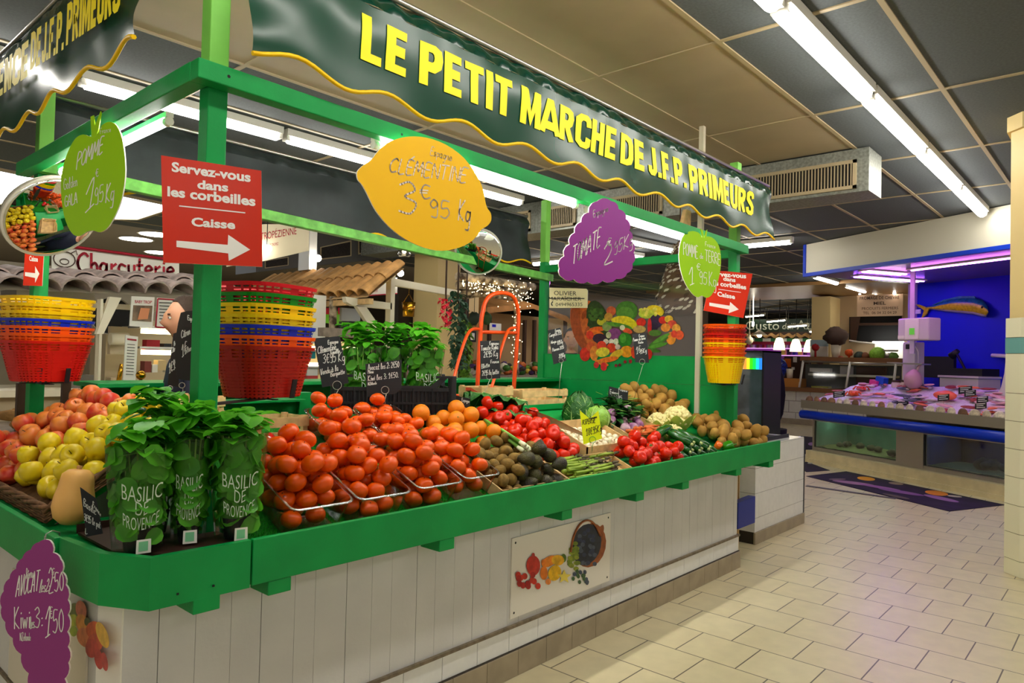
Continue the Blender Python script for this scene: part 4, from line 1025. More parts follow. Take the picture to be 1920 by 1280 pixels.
# cabbages
M_CAB = mat('savoy_leaf', S(40, 96, 30), .5, var=.25, vscale=9, bump=.9, bscale=45); M_CAB2 = mat('pale_cabbage_leaf', S(128, 172, 62), .42, var=.12, vscale=8, bump=.5, bscale=40)
def shell(c, R, az, w, mt, t, ruff, lift, nm='leaf', q=None):
    m = MB(); NU, NV = 12, 12; vs = []
    for i in range(NV + 1):
        u = i / NV; pol = radians(125) * (1 - u) + radians(8) * u
        for j in range(NU + 1):
            v = j / NU * 2 - 1; a = az + v * w * sin(pi * (.12 + .8 * (1 - u)))
            rr = R * (1 + lift * max(0, u - .45) ** 1.5 + ruff * abs(v) ** 2 * (.4 + u) + .05 * noise.noise(Vector((v * 4, u * 5, az * 3))))
            if j in (0, NU): rr *= 1 + .05 * sin(i * 2.3)
            vs.append(Vector(c) + Vector((sin(pol) * cos(a), sin(pol) * sin(a), cos(pol))) * rr)
    m.add(vs, [(i * (NU + 1) + j, i * (NU + 1) + j + 1, (i + 1) * (NU + 1) + j + 1, (i + 1) * (NU + 1) + j) for i in range(NV) for j in range(NU)], 0, True)
    mid = [vs[i * (NU + 1) + NU // 2] + (vs[i * (NU + 1) + NU // 2] - Vector(c)).normalized() * .001 for i in range(NV)]
    m.tube(mid, [.005 * (1 - i / NV) + .001 for i in range(NV)], 5, 1)
    for i in range(2, NV - 2, 2):
        for s in (-1, 1):
            pts = [vs[(min(NV, i + k)) * (NU + 1) + NU // 2 + s * 2 * k] + (vs[(min(NV, i + k)) * (NU + 1) + NU // 2 + s * 2 * k] - Vector(c)).normalized() * .001 for k in range(3)]
            m.tube(pts, .0014, 4, 1)
    m.build(nm, mt, t)
M_VEIN = mat('leaf_vein', S(170, 196, 120), .5)
def cabbage(c, R, dark, label):
    t = thing('cabbage', c, label, 'cabbage')
    m = MB(); m.ball(c, R * .86, 20, 14, 0, (1, 1, .96), None, .05, 4); m.build('heart', M_CAB2, t)
    for k in range(9 if dark else 6):
        shell(c, R * (.9 + .012 * k), k * 2.4, .95, [M_CAB if dark else M_CAB2, M_VEIN], t, .10 if dark else .01, .55 if dark and k > 3 else .02)
p = AY(1085, 775, 2.86); cabbage((p.x, p.y, p.z), .115, True, 'dark crinkled savoy cabbage with loose outer leaves under the purple sign')
p = AY(1120, 785, 2.72); cabbage((p.x, p.y, p.z), .093, False, 'smooth pale green cabbage behind the yellow price tag')
# chard
t = thing('chard', AY(960, 770, 2.95)[:], 'big chard leaf with a wide white stalk lying behind the tomatoes', 'chard')
A, B, Cc = AY(880, 750, 3.02), AY(985, 768, 2.84), AY(1098, 816, 2.48)
m = MB(); L = []
for k in range(11):
    u = k / 10; c = B * (1 - u) + Cc * u; w = .022 + .018 * sin(pi * min(1, u * 1.2)); n = Vector((.35, .55, .75)).normalized(); s = (Cc - B).cross(n).normalized() * w
    L += [c - s, c - s * .5 + n * .012, c + s * .5 + n * .012, c + s]
m.add(L, [(k * 4 + j, k * 4 + j + 1, k * 4 + j + 5, k * 4 + j + 4) for k in range(10) for j in range(3)], 0, True); m.build('stalk', mat('chard_stalk', S(222, 228, 190), .45, var=.1, vscale=30), t)
for sg, off in ((0, 0), (1, .05), (2, -.05)):
    m = MB(); vs = []
    for k in range(15):
        u = k / 14; c = B * (1 - u) + A * u + Vector((0, off, off * .5 - .03 * sg)); w = .10 * sin(pi * (.12 + .82 * u)) ** .7
        for j in range(9):
            v = j / 4 - 1; s = (A - B).cross(Vector((.2, .4, .9))).normalized() * w * v
            vs.append(c + s + Vector((0, 0, .05 * (1 - v * v) + .018 * sin(k * 1.7 + j * 1.1 + sg) * abs(v))))
    m.add(vs, [(k * 9 + j, k * 9 + j + 1, k * 9 + j + 10, k * 9 + j + 9) for k in range(14) for j in range(8)], 0, True)
    m.tube([vs[k * 9 + 4] + Vector((0, 0, .003)) for k in range(14)], [.007 * (1 - k / 14) + .001 for k in range(14)], 5, 1)
    for k in range(2, 12, 2):
        for s in (-1, 1): m.tube([vs[k * 9 + 4] + Vector((0, 0, .003)), vs[(k + 1) * 9 + 4 + 2 * s] + Vector((0, 0, .003)), vs[(k + 2) * 9 + 4 + 4 * s] + Vector((0, 0, .002))], .0018, 4, 1)
    m.build('leaf_blade', [M_CAB, M_VEIN], t)
# spinach heap
t = thing('spinach', AY(1165, 770, 2.85)[:], 'heap of dark spinach leaves behind the slate marked Epinard', 'spinach'); q = random.Random(5)
m = MB()
for i in range(330):
    c = AY(1165 + q.gauss(0, 17), 775, 2.80 + q.uniform(-.14, .16)); y = c.y; h = bed(y) + .02 + .13 * max(0, 1 - ((c.x - 4.33) / .34) ** 2) * q.random()
    a = q.uniform(0, 2 * pi); m.leaf((c.x, y, h), (cos(a), sin(a), q.uniform(-.3, .5)), (0, 0, 1), q.uniform(.06, .11), q.uniform(.035, .055), 0, q.uniform(-.2, .5))
tag(m.build('leaves', mat('spinach_leaf', S(26, 82, 20), .4, var=.3, vscale=10), t), kind='stuff')
m = MB()
for i in range(60):
    c = AY(1165 + q.gauss(0, 16), 775, 2.80 + q.uniform(-.14, .14)); h = bed(c.y) + q.uniform(.06, .14); a = q.uniform(0, 2 * pi); d = Vector((cos(a), sin(a), q.uniform(-.2, .3))) * .09
    m.tube([(c.x, c.y, h), Vector((c.x, c.y, h)) + d * .5, Vector((c.x, c.y, h)) + d], .0028, 5)
tag(m.build('stems', mat('spinach_stem', S(120, 170, 70), .5), t), kind='stuff')
# spring onions
for i in range(12):
    a = AY(905 + 3 * (i % 4), 803 + 4 * (i % 3), 2.74 - .01 * i); b = AY(982 + 4 * (i % 4), 852 + 5 * (i % 3), 2.44 - .006 * i)
    t = thing('spring_onion', a[:], 'spring onion with white bulb in the bunch lying left of the tomatoes', 'spring onion', 'spring onions beside the tomatoes')
    up = Vector((0, 0, .03 + .008 * (i // 4))); m = MB(); m.tube([a + up, (a * .5 + b * .5) + up + Vector((.006 * (i % 3), 0, .004)), a * .15 + b * .85 + up], [.009, .0085, .0095], 7); m.build('green_top', mat('onion_green', S(110, 160, 60), .4, var=.15, vscale=20), t)
    m = MB(); m.tube([a * .15 + b * .85 + up, a * .05 + b * .95 + up, b + up], [.0095, .013, .009], 7); m.build('white_bulb', mat('onion_pale', S(225, 230, 190), .4), t)
# apples in a wicker tray on the left end
M_GOLD = mat('golden_apple', S(230, 204, 24), .32, vscale=10, col2=S(214, 186, 30)); M_GALA = mat('red_apple', S(196, 50, 34), .32, col2=S(226, 140, 56), vscale=7)
M_GRAN = mat('green_apple', S(170, 200, 40), .3)
prof = [(0, -.030), (.008, -.034), (.022, -.035), (.035, -.020), (.041, .002), (.040, .018), (.031, .033), (.018, .037), (.008, .033), (.002, .024), (0, .022)]
def apple(nm, mt): m = MB(); m.lathe(prof, 18, None, 0, .02, 5); return m.mesh(nm, mt)
AG, AR, AGR = apple('golden_apple', M_GOLD), apple('red_apple', M_GALA), apple('green_apple', M_GRAN)
m = MB(); m.tube([(0, 0, .02), (.003, 0, .034), (.008, 0, .046)], .0016, 5); STM = m.mesh('stem', mat('apple_stem', S(80, 60, 30), .8))
ebed = lambda x, y: .90 + .585 * (min(max(x, .77), 1.3) - .77)
ba = []
def ap(n, xr, yr, col):
    for p in drop(n, xr, yr, .040, lambda a, b: ebed(a, b) + .012, ba, rg, 60):
        red = p[1] > (3.5 if p[0] < .95 else 3.32) if col is None else col
        place('apple', AR if red else AG, p, rg, 'red and yellow apple heaped at the back of the wicker tray' if red else 'yellow golden apple heaped in the wicker tray behind the left edge board', 'apple', 'red apples' if red else 'golden apples', [('stem', STM)], (.98, 1.12), 1.0)
ap(118, (.84, 1.26), (2.96, 4.1), None)
place('apple', AGR, AX(16, 908, .88)[:], rg, 'green apple at the left edge of the picture among the golden apples', 'apple', None, [('stem', STM)], base=(.5, .3, 0), sc=(1, 1.01))
t = thing('wicker_tray', (1, 3.2, .93), 'brown wicker tray with twisted rim holding the apples', 'tray')
M_WICK = mat('dark_wicker', S(112, 78, 48), .7, var=.35, vscale=40)
m = MB(); loop = [(.80, 2.9), (.80, 4.2), (1.28, 4.2), (1.28, 2.9)]; pts = []
for i in range(4):
    a, b = loop[i], loop[(i + 1) % 4]
    for k in range(24):
        u = k / 24; x, y = a[0] + (b[0] - a[0]) * u, a[1] + (b[1] - a[1]) * u; pts.append(Vector((x, y, ebed(x, y) + .055)))
for s in range(3):
    m.tube([p + Vector((cos(i * .9 + s * 2.09) * .009, cos(i * .9 + s * 2.09) * .006, sin(i * .9 + s * 2.09) * .009)) for i, p in enumerate(pts)], .008, 6, closed=True)
m.build('twisted_rim', M_WICK, t)
m = MB()
for h in range(5): m.tube([p + Vector((.003 * (-1) ** (i + h), .003 * (-1) ** (i + h), -.047 + .0095 * h)) for i, p in enumerate(pts)], .005, 5, closed=True)
m.build('woven_side', M_WICK, t)
m = MB(); m.add([(.80, 2.9, ebed(.8, 0) + .008), (1.28, 2.9, ebed(1.28, 0) + .008), (1.28, 4.2, ebed(1.28, 0) + .008), (.8, 4.2, ebed(.8, 0) + .008)], [(0, 1, 2, 3)]); m.build('woven_base', M_WICK, t)
# butternut squash
M_SQ = mat('squash_skin', S(232, 176, 96), .45, var=.07, vscale=9)
p = Vector((.838, 2.77, .93)); t = thing('butternut_squash', (p.x, p.y, .93), 'pale orange butternut squash standing behind the left edge board', 'squash')
m = MB(); Mx = Matrix.Translation((p.x, p.y, .94)) @ Matrix.Rotation(.12, 4, 'Y'); m.lathe([(0, -.005), (.03, -.002), (.056, .02), (.066, .055), (.063, .092), (.056, .12), (.053, .148), (.049, .168), (.034, .182), (.012, .186), (0, .186)], 20, Mx, 0, .02, 6); m.build('body', M_SQ, t)
m = MB(); m.lathe([(.012, .176), (.008, .186), (.01, .197), (0, .198)], 8, Mx); m.build('stem', mat('squash_stem', S(190, 140, 80), .8), t)
# ================================================================ basil, crate, slates, hand truck
M_BAS = leaf_mat('basil_leaf', S(100, 184, 44), S(62, 150, 24)); M_BASS = mat('basil_stem', S(110, 150, 50), .5)
M_FILM = clear_mat('bag_film', (.97, .99, .97), .02, .15)
M_FILMP = mat('pale_bag_print', S(196, 216, 186), .5)
def basil(c, h, rb, rt, face, label, seed, text=True, leaves=200, group=None, bushy=1.0):
    q = random.Random(seed); c = Vector(c)
    t = thing('basil_bag', c[:], label, 'basil plant', group)
    m = MB(); m.lathe([(rb * .55, 0), (rb * .7, .07), (rb * .74, .07), (rb * .62, .066), (0, .06)], 14, Matrix.Translation(c)); m.build('pot', M_BLACK, t)
    m = MB(); st = MB()
    for i in range(leaves):
        u = q.random() ** .85; z = .045 + (h * bushy + .02) * u; lim = rb + (rt - rb) * min(1, z / h); a = q.uniform(0, 2 * pi); rr = lim * (q.uniform(.2, .97) if z < h * .92 else q.uniform(.1, .98))
        p = c + Vector((cos(a) * rr, sin(a) * rr, z)); d = Vector((cos(a + q.uniform(-.9, .9)), sin(a + q.uniform(-.9, .9)), q.uniform(-.35, .45)))
        L = q.uniform(.055, .085); p -= d * L * .5
        e = (c + Vector((p.x - c.x, p.y - c.y, 0)))
        up = (0, 0, 1) if z > h * .9 else (cos(a), sin(a), .4)
        if z < h * .92: d = Vector((-sin(a), cos(a), q.uniform(-.8, .9))) * q.choice((-1, 1)); p = c + Vector((cos(a) * rr, sin(a) * rr, z)) - d.normalized() * L * .45
        m.leaf(p, d, up, L, L * .8, 0, q.uniform(.1, .5), q.uniform(.05, .22))
    for i in range(12):
        a = 2 * pi * i / 12; st.tube([c + Vector((cos(a) * .02, sin(a) * .02, .06)), c + Vector((cos(a) * rb * .5, sin(a) * rb * .5, h * .55)), c + Vector((cos(a) * rt * .55, sin(a) * rt * .55, h * .95))], .003, 5)
    tag(m.build('leaves', M_BAS, t), kind='stuff'); st.build('stems', M_BASS, t)
    def R(z, a): return (rb + (rt - rb) * (z / h)) * (1 + .03 * sin(a * 5 + seed) + .015 * sin(a * 11 + z * 9))
    N = 40; K = 8; vs = [c + Vector((cos(2 * pi * j / N) * R(h * .95 * k / K, 2 * pi * j / N), sin(2 * pi * j / N) * R(h * .95 * k / K, 2 * pi * j / N), h * .95 * k / K + .004)) for k in range(K + 1) for j in range(N)]
    m = MB(); m.add(vs, [(k * N + j, k * N + (j + 1) % N, (k + 1) * N + (j + 1) % N, (k + 1) * N + j) for k in range(K) for j in range(N)], 0, True)
    sl = m.build('clear_sleeve', M_FILM, t)
    if text:
        m = MB()
        for wd, v0, hh, wa, tilt in (('BASILIC', .47, .046, 1.3, .03), ('DE', .34, .040, .42, .02), ('PROVENCE', .21, .038, 1.25, .05)):
            def fn(u, v):
                a = face + (u - .5) * wa; z = h * v0 + hh * v + tilt * (u - .5) ** 2 * 1.5
                r = R(z, a) + .002; return c + Vector((cos(a) * r, sin(a) * r, z + .004))
            print_text(m, wd, fn, 0, -.008)
        m.build('printed_lettering', M_FILMP, sl)
        a = face + .12; r = rb + .005; m = MB(); x = Vector((-sin(a), cos(a), 0)); o = c + Vector((cos(a) * r, sin(a) * r, .004)); m.add([o - x * .021, o + x * .021, o + x * .020 + Vector((0, 0, .042)), o - x * .020 + Vector((0, 0, .042))], [(0, 1, 2, 3)])
        n = Vector((cos(a), sin(a), 0)) * .0008; m.add([o - x * .014 + n + Vector((0, 0, .007)), o + x * .012 + n + Vector((0, 0, .007)), o + x * .012 + n + Vector((0, 0, .036)), o - x * .014 + n + Vector((0, 0, .036))], [(0, 1, 2, 3)], 1)
        m.build('label', [M_WHITE, mat('label_green', S(120, 190, 140), .5)], t)
    return t
def toward(c): return atan2(EYE.y - c[1], EYE.x - c[0])
t = thing('plant_tray', (1.0, 2.36, .9), 'dark brown tray under the basil bags at the counter corner', 'tray')
m = MB(); m.poly([(.93, 2.225, .926), (1.175, 2.225, .926), (1.175, 2.39, .926), (1.09, 2.39, .926), (1.09, 2.72, .926), (.835, 2.68, .926), (.835, 2.36, .926)], .008, (0, 0, 1)); m.build('tray_base', mat('dark_tray', S(52, 30, 22), .5), t)
m = MB(); m.bb((.835, 2.69, .918), (1.09, 2.695, .95)); m.build('tray_edge', mat('dark_tray', S(52, 30, 22), .5), t)
# the tray sits level on blocks over the sloping bed
c = (.892, 2.325, .928); basil(c, .335, .07, .098, toward(c) + .1, 'bagged basil at the counter corner printed BASILIC DE PROVENCE, leftmost in front', 1, True, 260)
c = (1.178, 2.262, .928); basil(c, .36, .066, .100, toward(c) + .12, 'bagged basil beside the persimmon trays, rightmost in front', 2, True, 240)
c = (1.042, 2.315, .93); basil(c, .35, .052, .068, toward(c), 'narrow bagged basil squeezed between the two front ones', 3, True, 230, None, 1.08)
c = (1.0, 2.475, .935); basil(c, .38, .066, .092, toward(c) + .5, 'tall bushy basil behind the three front bags', 4, False, 230, None, 1.1)

# slates
M_SLATE = mat('black_slate', (.014, .015, .018), .55, var=.2, vscale=12); M_CHALK = mat('chalk_marker', S(232, 232, 226), .6)
def slate(label, quad, p, ang, rows, loop=None, mt=None, ink=None, cat='price tag', name='price_slate', w=.0028):
    a = (atan2(p[1], p[0]) - pi / 2) if ang is None else radians(ang)
    g = Sign(name, label, quad, p, a, mt or M_SLATE, .004, cat, mt or M_SLATE)
    for r in rows: g.hand(*r[:6], r[6] if len(r) > 6 else w)
    g.done(ink or M_CHALK)
    if loop:
        x, y, rr, x2, y2 = loop; c = g.at(x, y, .004); k = rr / PXM(c); e = Vector((cos(a), sin(a), 0)); u = Vector((0, 0, 1))
        m = MB(); m.tube([c + (e * cos(b) + u * sin(b)) * k + g.n * (.0015 * i / 10) for i, b in enumerate([-1.2 - 2 * pi * j / 22 for j in range(26)])], .0016, 6)
        f = g.at(x2, y2, .004); m.tube([c + (e * cos(-1.2) + u * sin(-1.2)) * k, (c + f) / 2 + g.n * .003, f], .0016, 6)
        m.build('wire_holder', M_STEEL if ink is None else M_GREEN, g.t)
    return g
slate('tall black slate marked Clementine Feuille, leaning beside the middle basket stack', [(588, 634), (637, 630), (654, 718), (604, 726)], (2.18, 3.02, 1.4), None,
      [('Espagne', 615, 645, 634, 643, 7), ('Clémentine', 596, 663, 630, 655, 13), ('Feuille', 620, 664, 637, 661, 8), ('3€95 Kg', 606, 681, 646, 676, 17), ('Vendu à la', 601, 703, 634, 694, 11), ('Barquette', 620, 706, 646, 700, 9)], (632, 722, 8, 624, 765))
slate('wide black slate marked Avocat and Kiwi on the black crate', [(685, 682), (753, 674), (753, 728), (742, 738), (688, 744)], (2.26, 2.955, 1.4), None,
      [('Avocat les 2: 2€50', 690, 694, 748, 688, 11), ('Pérou', 690, 700, 700, 699, 6), ('Kiwi les 3: 1€50.', 690, 714, 747, 707, 10), ('N.Zélande', 690, 722, 706, 720, 5)], (722, 731, 7, 722, 768))
slate('small black slate marked 9,95 per kilo at the right corner of the crate', [(846, 740), (882, 747), (878, 783), (842, 774)], (2.78, 2.83, 1.25), None,
      [('Espagne', 866, 752, 880, 755, 6), ('Pomelos', 847, 757, 862, 760, 9), ('9€95Kg', 853, 771, 875, 777, 9)], (858, 781, 4, 858, 800))
slate('black slate marked Tomate Roma and Blette hanging in front of the orange hand truck', [(900, 639), (937, 638), (938, 709), (901, 711)], (3.12, 2.98, 1.5), None,
      [('Espagne', 918, 646, 935, 646, 6), ('Tomate Roma', 902, 657, 934, 654, 9), ('2€95 Kg', 907, 670, 933, 667, 11), ('France', 920, 681, 935, 680, 6), ('Blette', 903, 691, 918, 687, 8), ('2€95 la botte', 904, 704, 935, 700, 9)], (917, 706, 5, 898, 770))
slate('narrow black slate marked Courgette beside the back right post', [(1027, 619), (1051, 614), (1062, 676), (1038, 683)], (3.95, 3.03, 1.5), None,
      [('Espagne', 1041, 622, 1050, 620, 5), ('Courgette 2€95', 1030, 632, 1053, 626, 7), ('Aubergine', 1033, 644, 1043, 642, 5), ('1€95 Kg', 1045, 646, 1055, 643, 7), ('Poivrons 2€95', 1036, 659, 1057, 653, 6), ('2€95Kg', 1048, 671, 1059, 668, 7)], (1052, 676, 4, 1047, 752))
slate('narrow black slate marked Pomme de terre in front of the basket print', [(1186, 626), (1212, 624), (1217, 680), (1191, 679)], (4.56, 2.93, 1.5), None,
      [('France', 1198, 632, 1208, 631, 5), ('Pomme de terre', 1187, 640, 1210, 636, 6), ('Ratte', 1197, 644, 1206, 643, 4), ('1€', 1193, 664, 1201, 660, 13), ('95Kg', 1200, 663, 1212, 660, 8)], (1204, 678, 5, 1188, 752))
slate('small black slate marked Epinard standing in the spinach', [(1142, 724), (1178, 733), (1177, 750), (1140, 746)], (4.34, 2.92, 1.35), None,
      [('France', 1160, 732, 1176, 735, 5), ('Epinard', 1144, 738, 1160, 741, 8), ('3€95', 1150, 748, 1166, 749, 7)], (1158, 749, 3, 1158, 765))
slate('small black slate marked Basilic leaning on the butternut squash', [(150, 913), (181, 935), (193, 1000), (162, 1006)], (.86, 2.48, 1.0), None,
      [('France', 174, 947, 189, 968, 8, .0014), ('Basilic', 157, 948, 180, 965, 14, .0016), ('3€95 le pot', 158, 975, 188, 990, 13, .0016), ('L', 160, 1000, 164, 1000, 10, .0014)])
slate('dark slate with wavy edge on the left of the corner post, front one', scallop([(339, 586), (369, 583), (359, 713), (332, 709)], .06), (1.12, 2.95, 1.5), None,
      [('Esp.', 352, 599, 361, 602, 8), ('Citron', 340, 634, 356, 626, 14), ('1€', 341, 670, 350, 660, 22), ('95 Piece', 346, 664, 359, 656, 10)], (341, 722, 5, 344, 770), mat('brown_black_slate', S(46, 40, 38), .5))
slate('dark slate half hidden behind the wavy edged slate', [(325, 625), (337, 622), (335, 726), (314, 721)], (1.14, 3.1, 1.5), None,
      [('les', 326, 648, 333, 645, 8), ('Citron', 321, 662, 332, 655, 10), ('1€95', 317, 700, 331, 688, 18)], (319, 727, 4, 318, 780), mat('brown_black_slate', S(46, 40, 38), .5))
slate('fluorescent yellow notched price tag marked ASPERGE', [(1087, 769), (1106, 785), (1122, 769), (1129, 822), (1094, 833)], (3.28, 2.44, 1.1), None,
      [('Espagne', 1106, 786, 1119, 783, 5, .0022), ('ASPERGE', 1092, 796, 1116, 792, 9, .003), ('18€95Kg', 1099, 817, 1128, 808, 13, .003)], (1111, 824, 6, 1110, 846), mat('fluorescent_yellow', S(232, 240, 10), .5), M_INK, 'price tag')

# black plastic crate with three basil bags
A = Vector((2.17, 3.16, 1.205)); e = Vector((cos(radians(-34)), sin(radians(-34)), 0)); d = Vector((-e.y, e.x, 0))
def cp(u, v, z): return A + e * u + d * v + Vector((0, 0, z))
t = thing('plastic_crate', cp(.3, .2, 0)[:], 'black slotted plastic crate holding bagged basil behind the persimmons', 'crate')
W, D, Hh = .62, .40, .175
m = MB()
for a, b in (((0, 0), (W, 0)), ((W, 0), (W, D)), ((W, D), (0, D)), ((0, D), (0, 0))):
    P, Q = cp(*a, 0), cp(*b, 0); n = int((Q - P).length / .02)
    for z, hh in ((.012, .02), (.085, .012), (.16, .02)): m.bar(P + Vector((0, 0, z)), Q + Vector((0, 0, z)), .008, hh)
    for i in range(n + 1):
        p = P + (Q - P) * (i / n); m.bar(p + Vector((0, 0, .01)), p + Vector((0, 0, .165)), .0085 if i % 5 else .02, .004)
m.add([cp(0, 0, .005), cp(W, 0, .005), cp(W, D, .005), cp(0, D, .005)], [(0, 1, 2, 3)])
m.add([cp(.01, .006, .03), cp(W - .01, .006, .03), cp(W - .01, .006, .155), cp(.01, .006, .155)], [(0, 1, 2, 3)])
m.build('slotted_sides', M_BLACK, t)
for u, v in ((0, 0), (W, 0), (W, D), (0, D)):
    m = MB(); m.bar(cp(u, v, 0), cp(u, v, .235), .035, .035); m.build('corner_post', M_BLACK, t, .004)
m = MB(); m.bar(cp(.0, 0, .228), cp(.09, 0, .228), .02, .014); m.bar(cp(.53, 0, .228), cp(W, 0, .228), .02, .014); m.add([cp(.22, -.006, .165), cp(.53, -.006, .165), cp(W - .02, -.006, .228), cp(W - .06, -.006, .228), cp(.5, -.006, .18), cp(.22, -.006, .18)], [(0, 1, 2, 3, 4, 5)]); m.build('handle_edge', M_BLACK, t)
m = MB(); o = AY(702, 755, 2.98); s = e * .042; z = Vector((0, 0, .058)); k = d * -.02; o = cp(.105, -.012, .02); m.add([o, o + s, o + s * 1.05 + z, o + z], [(0, 1, 2, 3)]); m.build('paper_label', M_WHITE, t)
for i, (u, v, r, lab) in enumerate(((.14, .17, .115, 'bagged basil in the black crate, left one'), (.32, .24, .10, 'bagged basil in the black crate, middle one'), (.48, .14, .12, 'bagged basil in the black crate, right one with BASILIC print'))):
    c = cp(u, v, .01); basil(c, .39, .075, r, toward(c) + .25, lab, 20 + i, i != 1, 230, None, 1.15)

# orange hand truck
M_OT = mat('orange_tube', S(232, 78, 16), .35, var=.12, vscale=12)
t = thing('hand_truck', (3.75, 3.35, 0), 'orange tubular hand truck standing behind the tomatoes', 'hand truck')
YT = 3.45
def T(px, py, dy=0): return AY(px, py, YT + dy)
def smooth3(P, n=5):
    o = []
    for i in range(len(P) - 1):
        a, b, c, d = P[max(i - 1, 0)], P[i], P[i + 1], P[min(i + 2, len(P) - 1)]
        for k in range(n):
            s = k / n; o.append(.5 * (2 * b + (c - a) * s + (2 * a - 5 * b + 4 * c - d) * s * s + (3 * b - a - 3 * c + d) * s ** 3))
    return o + [P[-1]]
bl, br = T(893, 790), T(962, 780)
m = MB(); m.tube(smooth3([Vector((bl.x - .01, YT - .04, .05)), bl, T(901, 622), T(905, 585), T(912, 562), T(926, 551), T(945, 549), T(962, 556), T(970, 575), T(972, 600), T(968, 660), br, Vector((br.x, YT - .04, .05))]), .0155, 8); m.build('hoop', M_OT, t)
for y in (622, 731):
    m = MB(); m.tube([T(900 - (y - 622) * .05, y), T(968 - (y - 622) * .05, y + 2)], .013, 8); m.build('crossbar', M_OT, t)
for P in ([(898, 617), (886, 617), (876, 628), (866, 655), (852, 705), (842, 750), (838, 790)], [(966, 614), (955, 617), (948, 630), (938, 662), (928, 705), (915, 748), (905, 785)]):
    m = MB(); m.tube(smooth3([T(x, y, -.25 * i / 6) for i, (x, y) in enumerate(P)]), .011, 8); m.build('side_grip', M_OT, t)
m = MB(); m.tube([T(852, 741, -.1), T(930, 748)], .011, 8); m.build('crossbar', M_OT, t)
m = MB(); m.bar(T(878, 729, -.4), T(925, 760, -.2), .035, .018); m.build('brace', mat('rust_red_tube', S(170, 52, 20), .5), t)
m = MB(); m.bb((bl.x - .05, YT - .3, .01), (br.x + .05, YT - .03, .022)); m.build('toe_plate', M_OT, t)
for x in (bl.x - .06, br.x + .06):
    m = MB(); Mx = Matrix.Translation((x, YT + .06, .12)) @ Matrix.Rotation(pi / 2, 4, 'Y'); m.lathe([(.04, -.025), (.115, -.025), (.12, 0), (.115, .025), (.04, .025)], 20, Mx); m.build('wheel', M_BLACK, t)

# crates standing behind the display
def slat_crate(c, w, d, h, ang, label):
    t = thing('wooden_crate', c, label, 'crate'); e = Vector((cos(ang), sin(ang), 0)); n = Vector((-e.y, e.x, 0)); c = Vector(c)
    for s in (-1, 1):
        for k in range(2):
            z = Vector((0, 0, h * (.28 + .5 * k))); m = MB(); m.bar(c - e * w / 2 + n * s * d / 2 + z, c + e * w / 2 + n * s * d / 2 + z, .008, h * .34); m.build('slat', M_WOOD, t)
            m = MB(); m.bar(c - n * d / 2 + e * s * w / 2 + z, c + n * d / 2 + e * s * w / 2 + z, .008, h * .34); m.build('slat', M_WOOD, t)
    for a in (-1, 1):
        for b in (-1, 1):
            q = c + e * a * (w / 2 - .014) + n * b * (d / 2 - .014); m = MB(); m.bar(q, q + Vector((0, 0, h)), .024, .024); m.build('corner_block', M_WOOD, t)
    m = MB(); m.add([c + e * x * w / 2 + n * y * d / 2 + Vector((0, 0, .01)) for x, y in ((-1, -1), (1, -1), (1, 1), (-1, 1))], [(0, 1, 2, 3)]); m.build('base', M_WOOD, t)
p = AY(1000, 752, 3.2); slat_crate((p.x, 3.2, 1.205), .5, .22, .13, 0, 'pale slatted crate behind the chard leaf')
p = AY(905, 760, 3.2); slat_crate((p.x + .02, 3.19, 1.205), .3, .2, .16, 0, 'pale slatted crate behind the legs of the hand truck')
p = AY(480, 788, 3.1); slat_crate((1.72, 3.0, 1.13), .26, .2, .13, 0, 'pale slatted crate on the turf behind the red peppers')
p = AY(410, 775, 3.5); slat_crate((1.50, 3.45, 1.2), .26, .3, .13, .2, 'small pale crate below the dark red basket')
m = MB(); m.bb((1.35, 3.06, 1.19), (1.85, 3.6, 1.2)); t = thing('low_shelf', (1.6, 3.3, 0), 'green shelf board behind the basil carrying pale crates', 'shelf'); m.build('board', M_GREEN, t); m = MB(); m.bb((1.37, 3.07, .02), (1.39, 3.58, 1.19)); m.bb((1.81, 3.07, .02), (1.83, 3.58, 1.19)); m.build('support', M_GREEN, t)
# folded crate sides leaning past the end post
for i in range(6):
    m = MB(); x = 5.47 + .034 * i; m.bb((x, 2.47, .02), (x + .012, 2.74, 1.12 - .015 * (i % 2) - .12 * (i == 5)))
    tag(m.build('crate_board', M_WOOD), 'thin pale crate board in the row standing right of the end post', 'board', 'crate boards by the end post')
m = MB(); a, b = AY(1384, 958, 2.36), AY(1416, 950, 2.36); m.add([(a.x, 2.36, .245), (b.x, 2.36, .245), (b.x, 2.36, .46), (a.x, 2.36, .45), (a.x, 2.42, .245), (b.x, 2.42, .245), (b.x, 2.42, .46), (a.x, 2.42, .45)], [(0, 1, 2, 3), (7, 6, 5, 4), (0, 4, 5, 1), (1, 5, 6, 2), (2, 6, 7, 3), (3, 7, 4, 0)])
tag(m.build('blue_box', mat('blue_plastic', S(4, 40, 150), .35)), 'blue plastic box at the foot of the end post', 'box')

# ---------------------------------------------------------------- printed fruit pictures
def picture(t, name, fn, items, step=.0004, n=18):
    """items: (cx, cy, rx, ry, deg, colour); laid one over the other"""
    m = MB(); cols = []; k = 0
    for it in items:
        cx, cy, rx, ry, a, c = it
        if c not in cols: cols.append(c)
        a = radians(a); pts = [fn(cx + rx * cos(q) * cos(a) - ry * sin(q) * sin(a), cy + rx * cos(q) * sin(a) + ry * sin(q) * cos(a), .001 + step * k) for q in [2 * pi * j / n for j in range(n)]]
        m.add(pts, [tuple(range(n))], cols.index(c)); k += 1
    return m.build(name, [mat('print_%d_%d_%d' % c, S(*c), .5, var=.25, vscale=30) for c in cols], t)
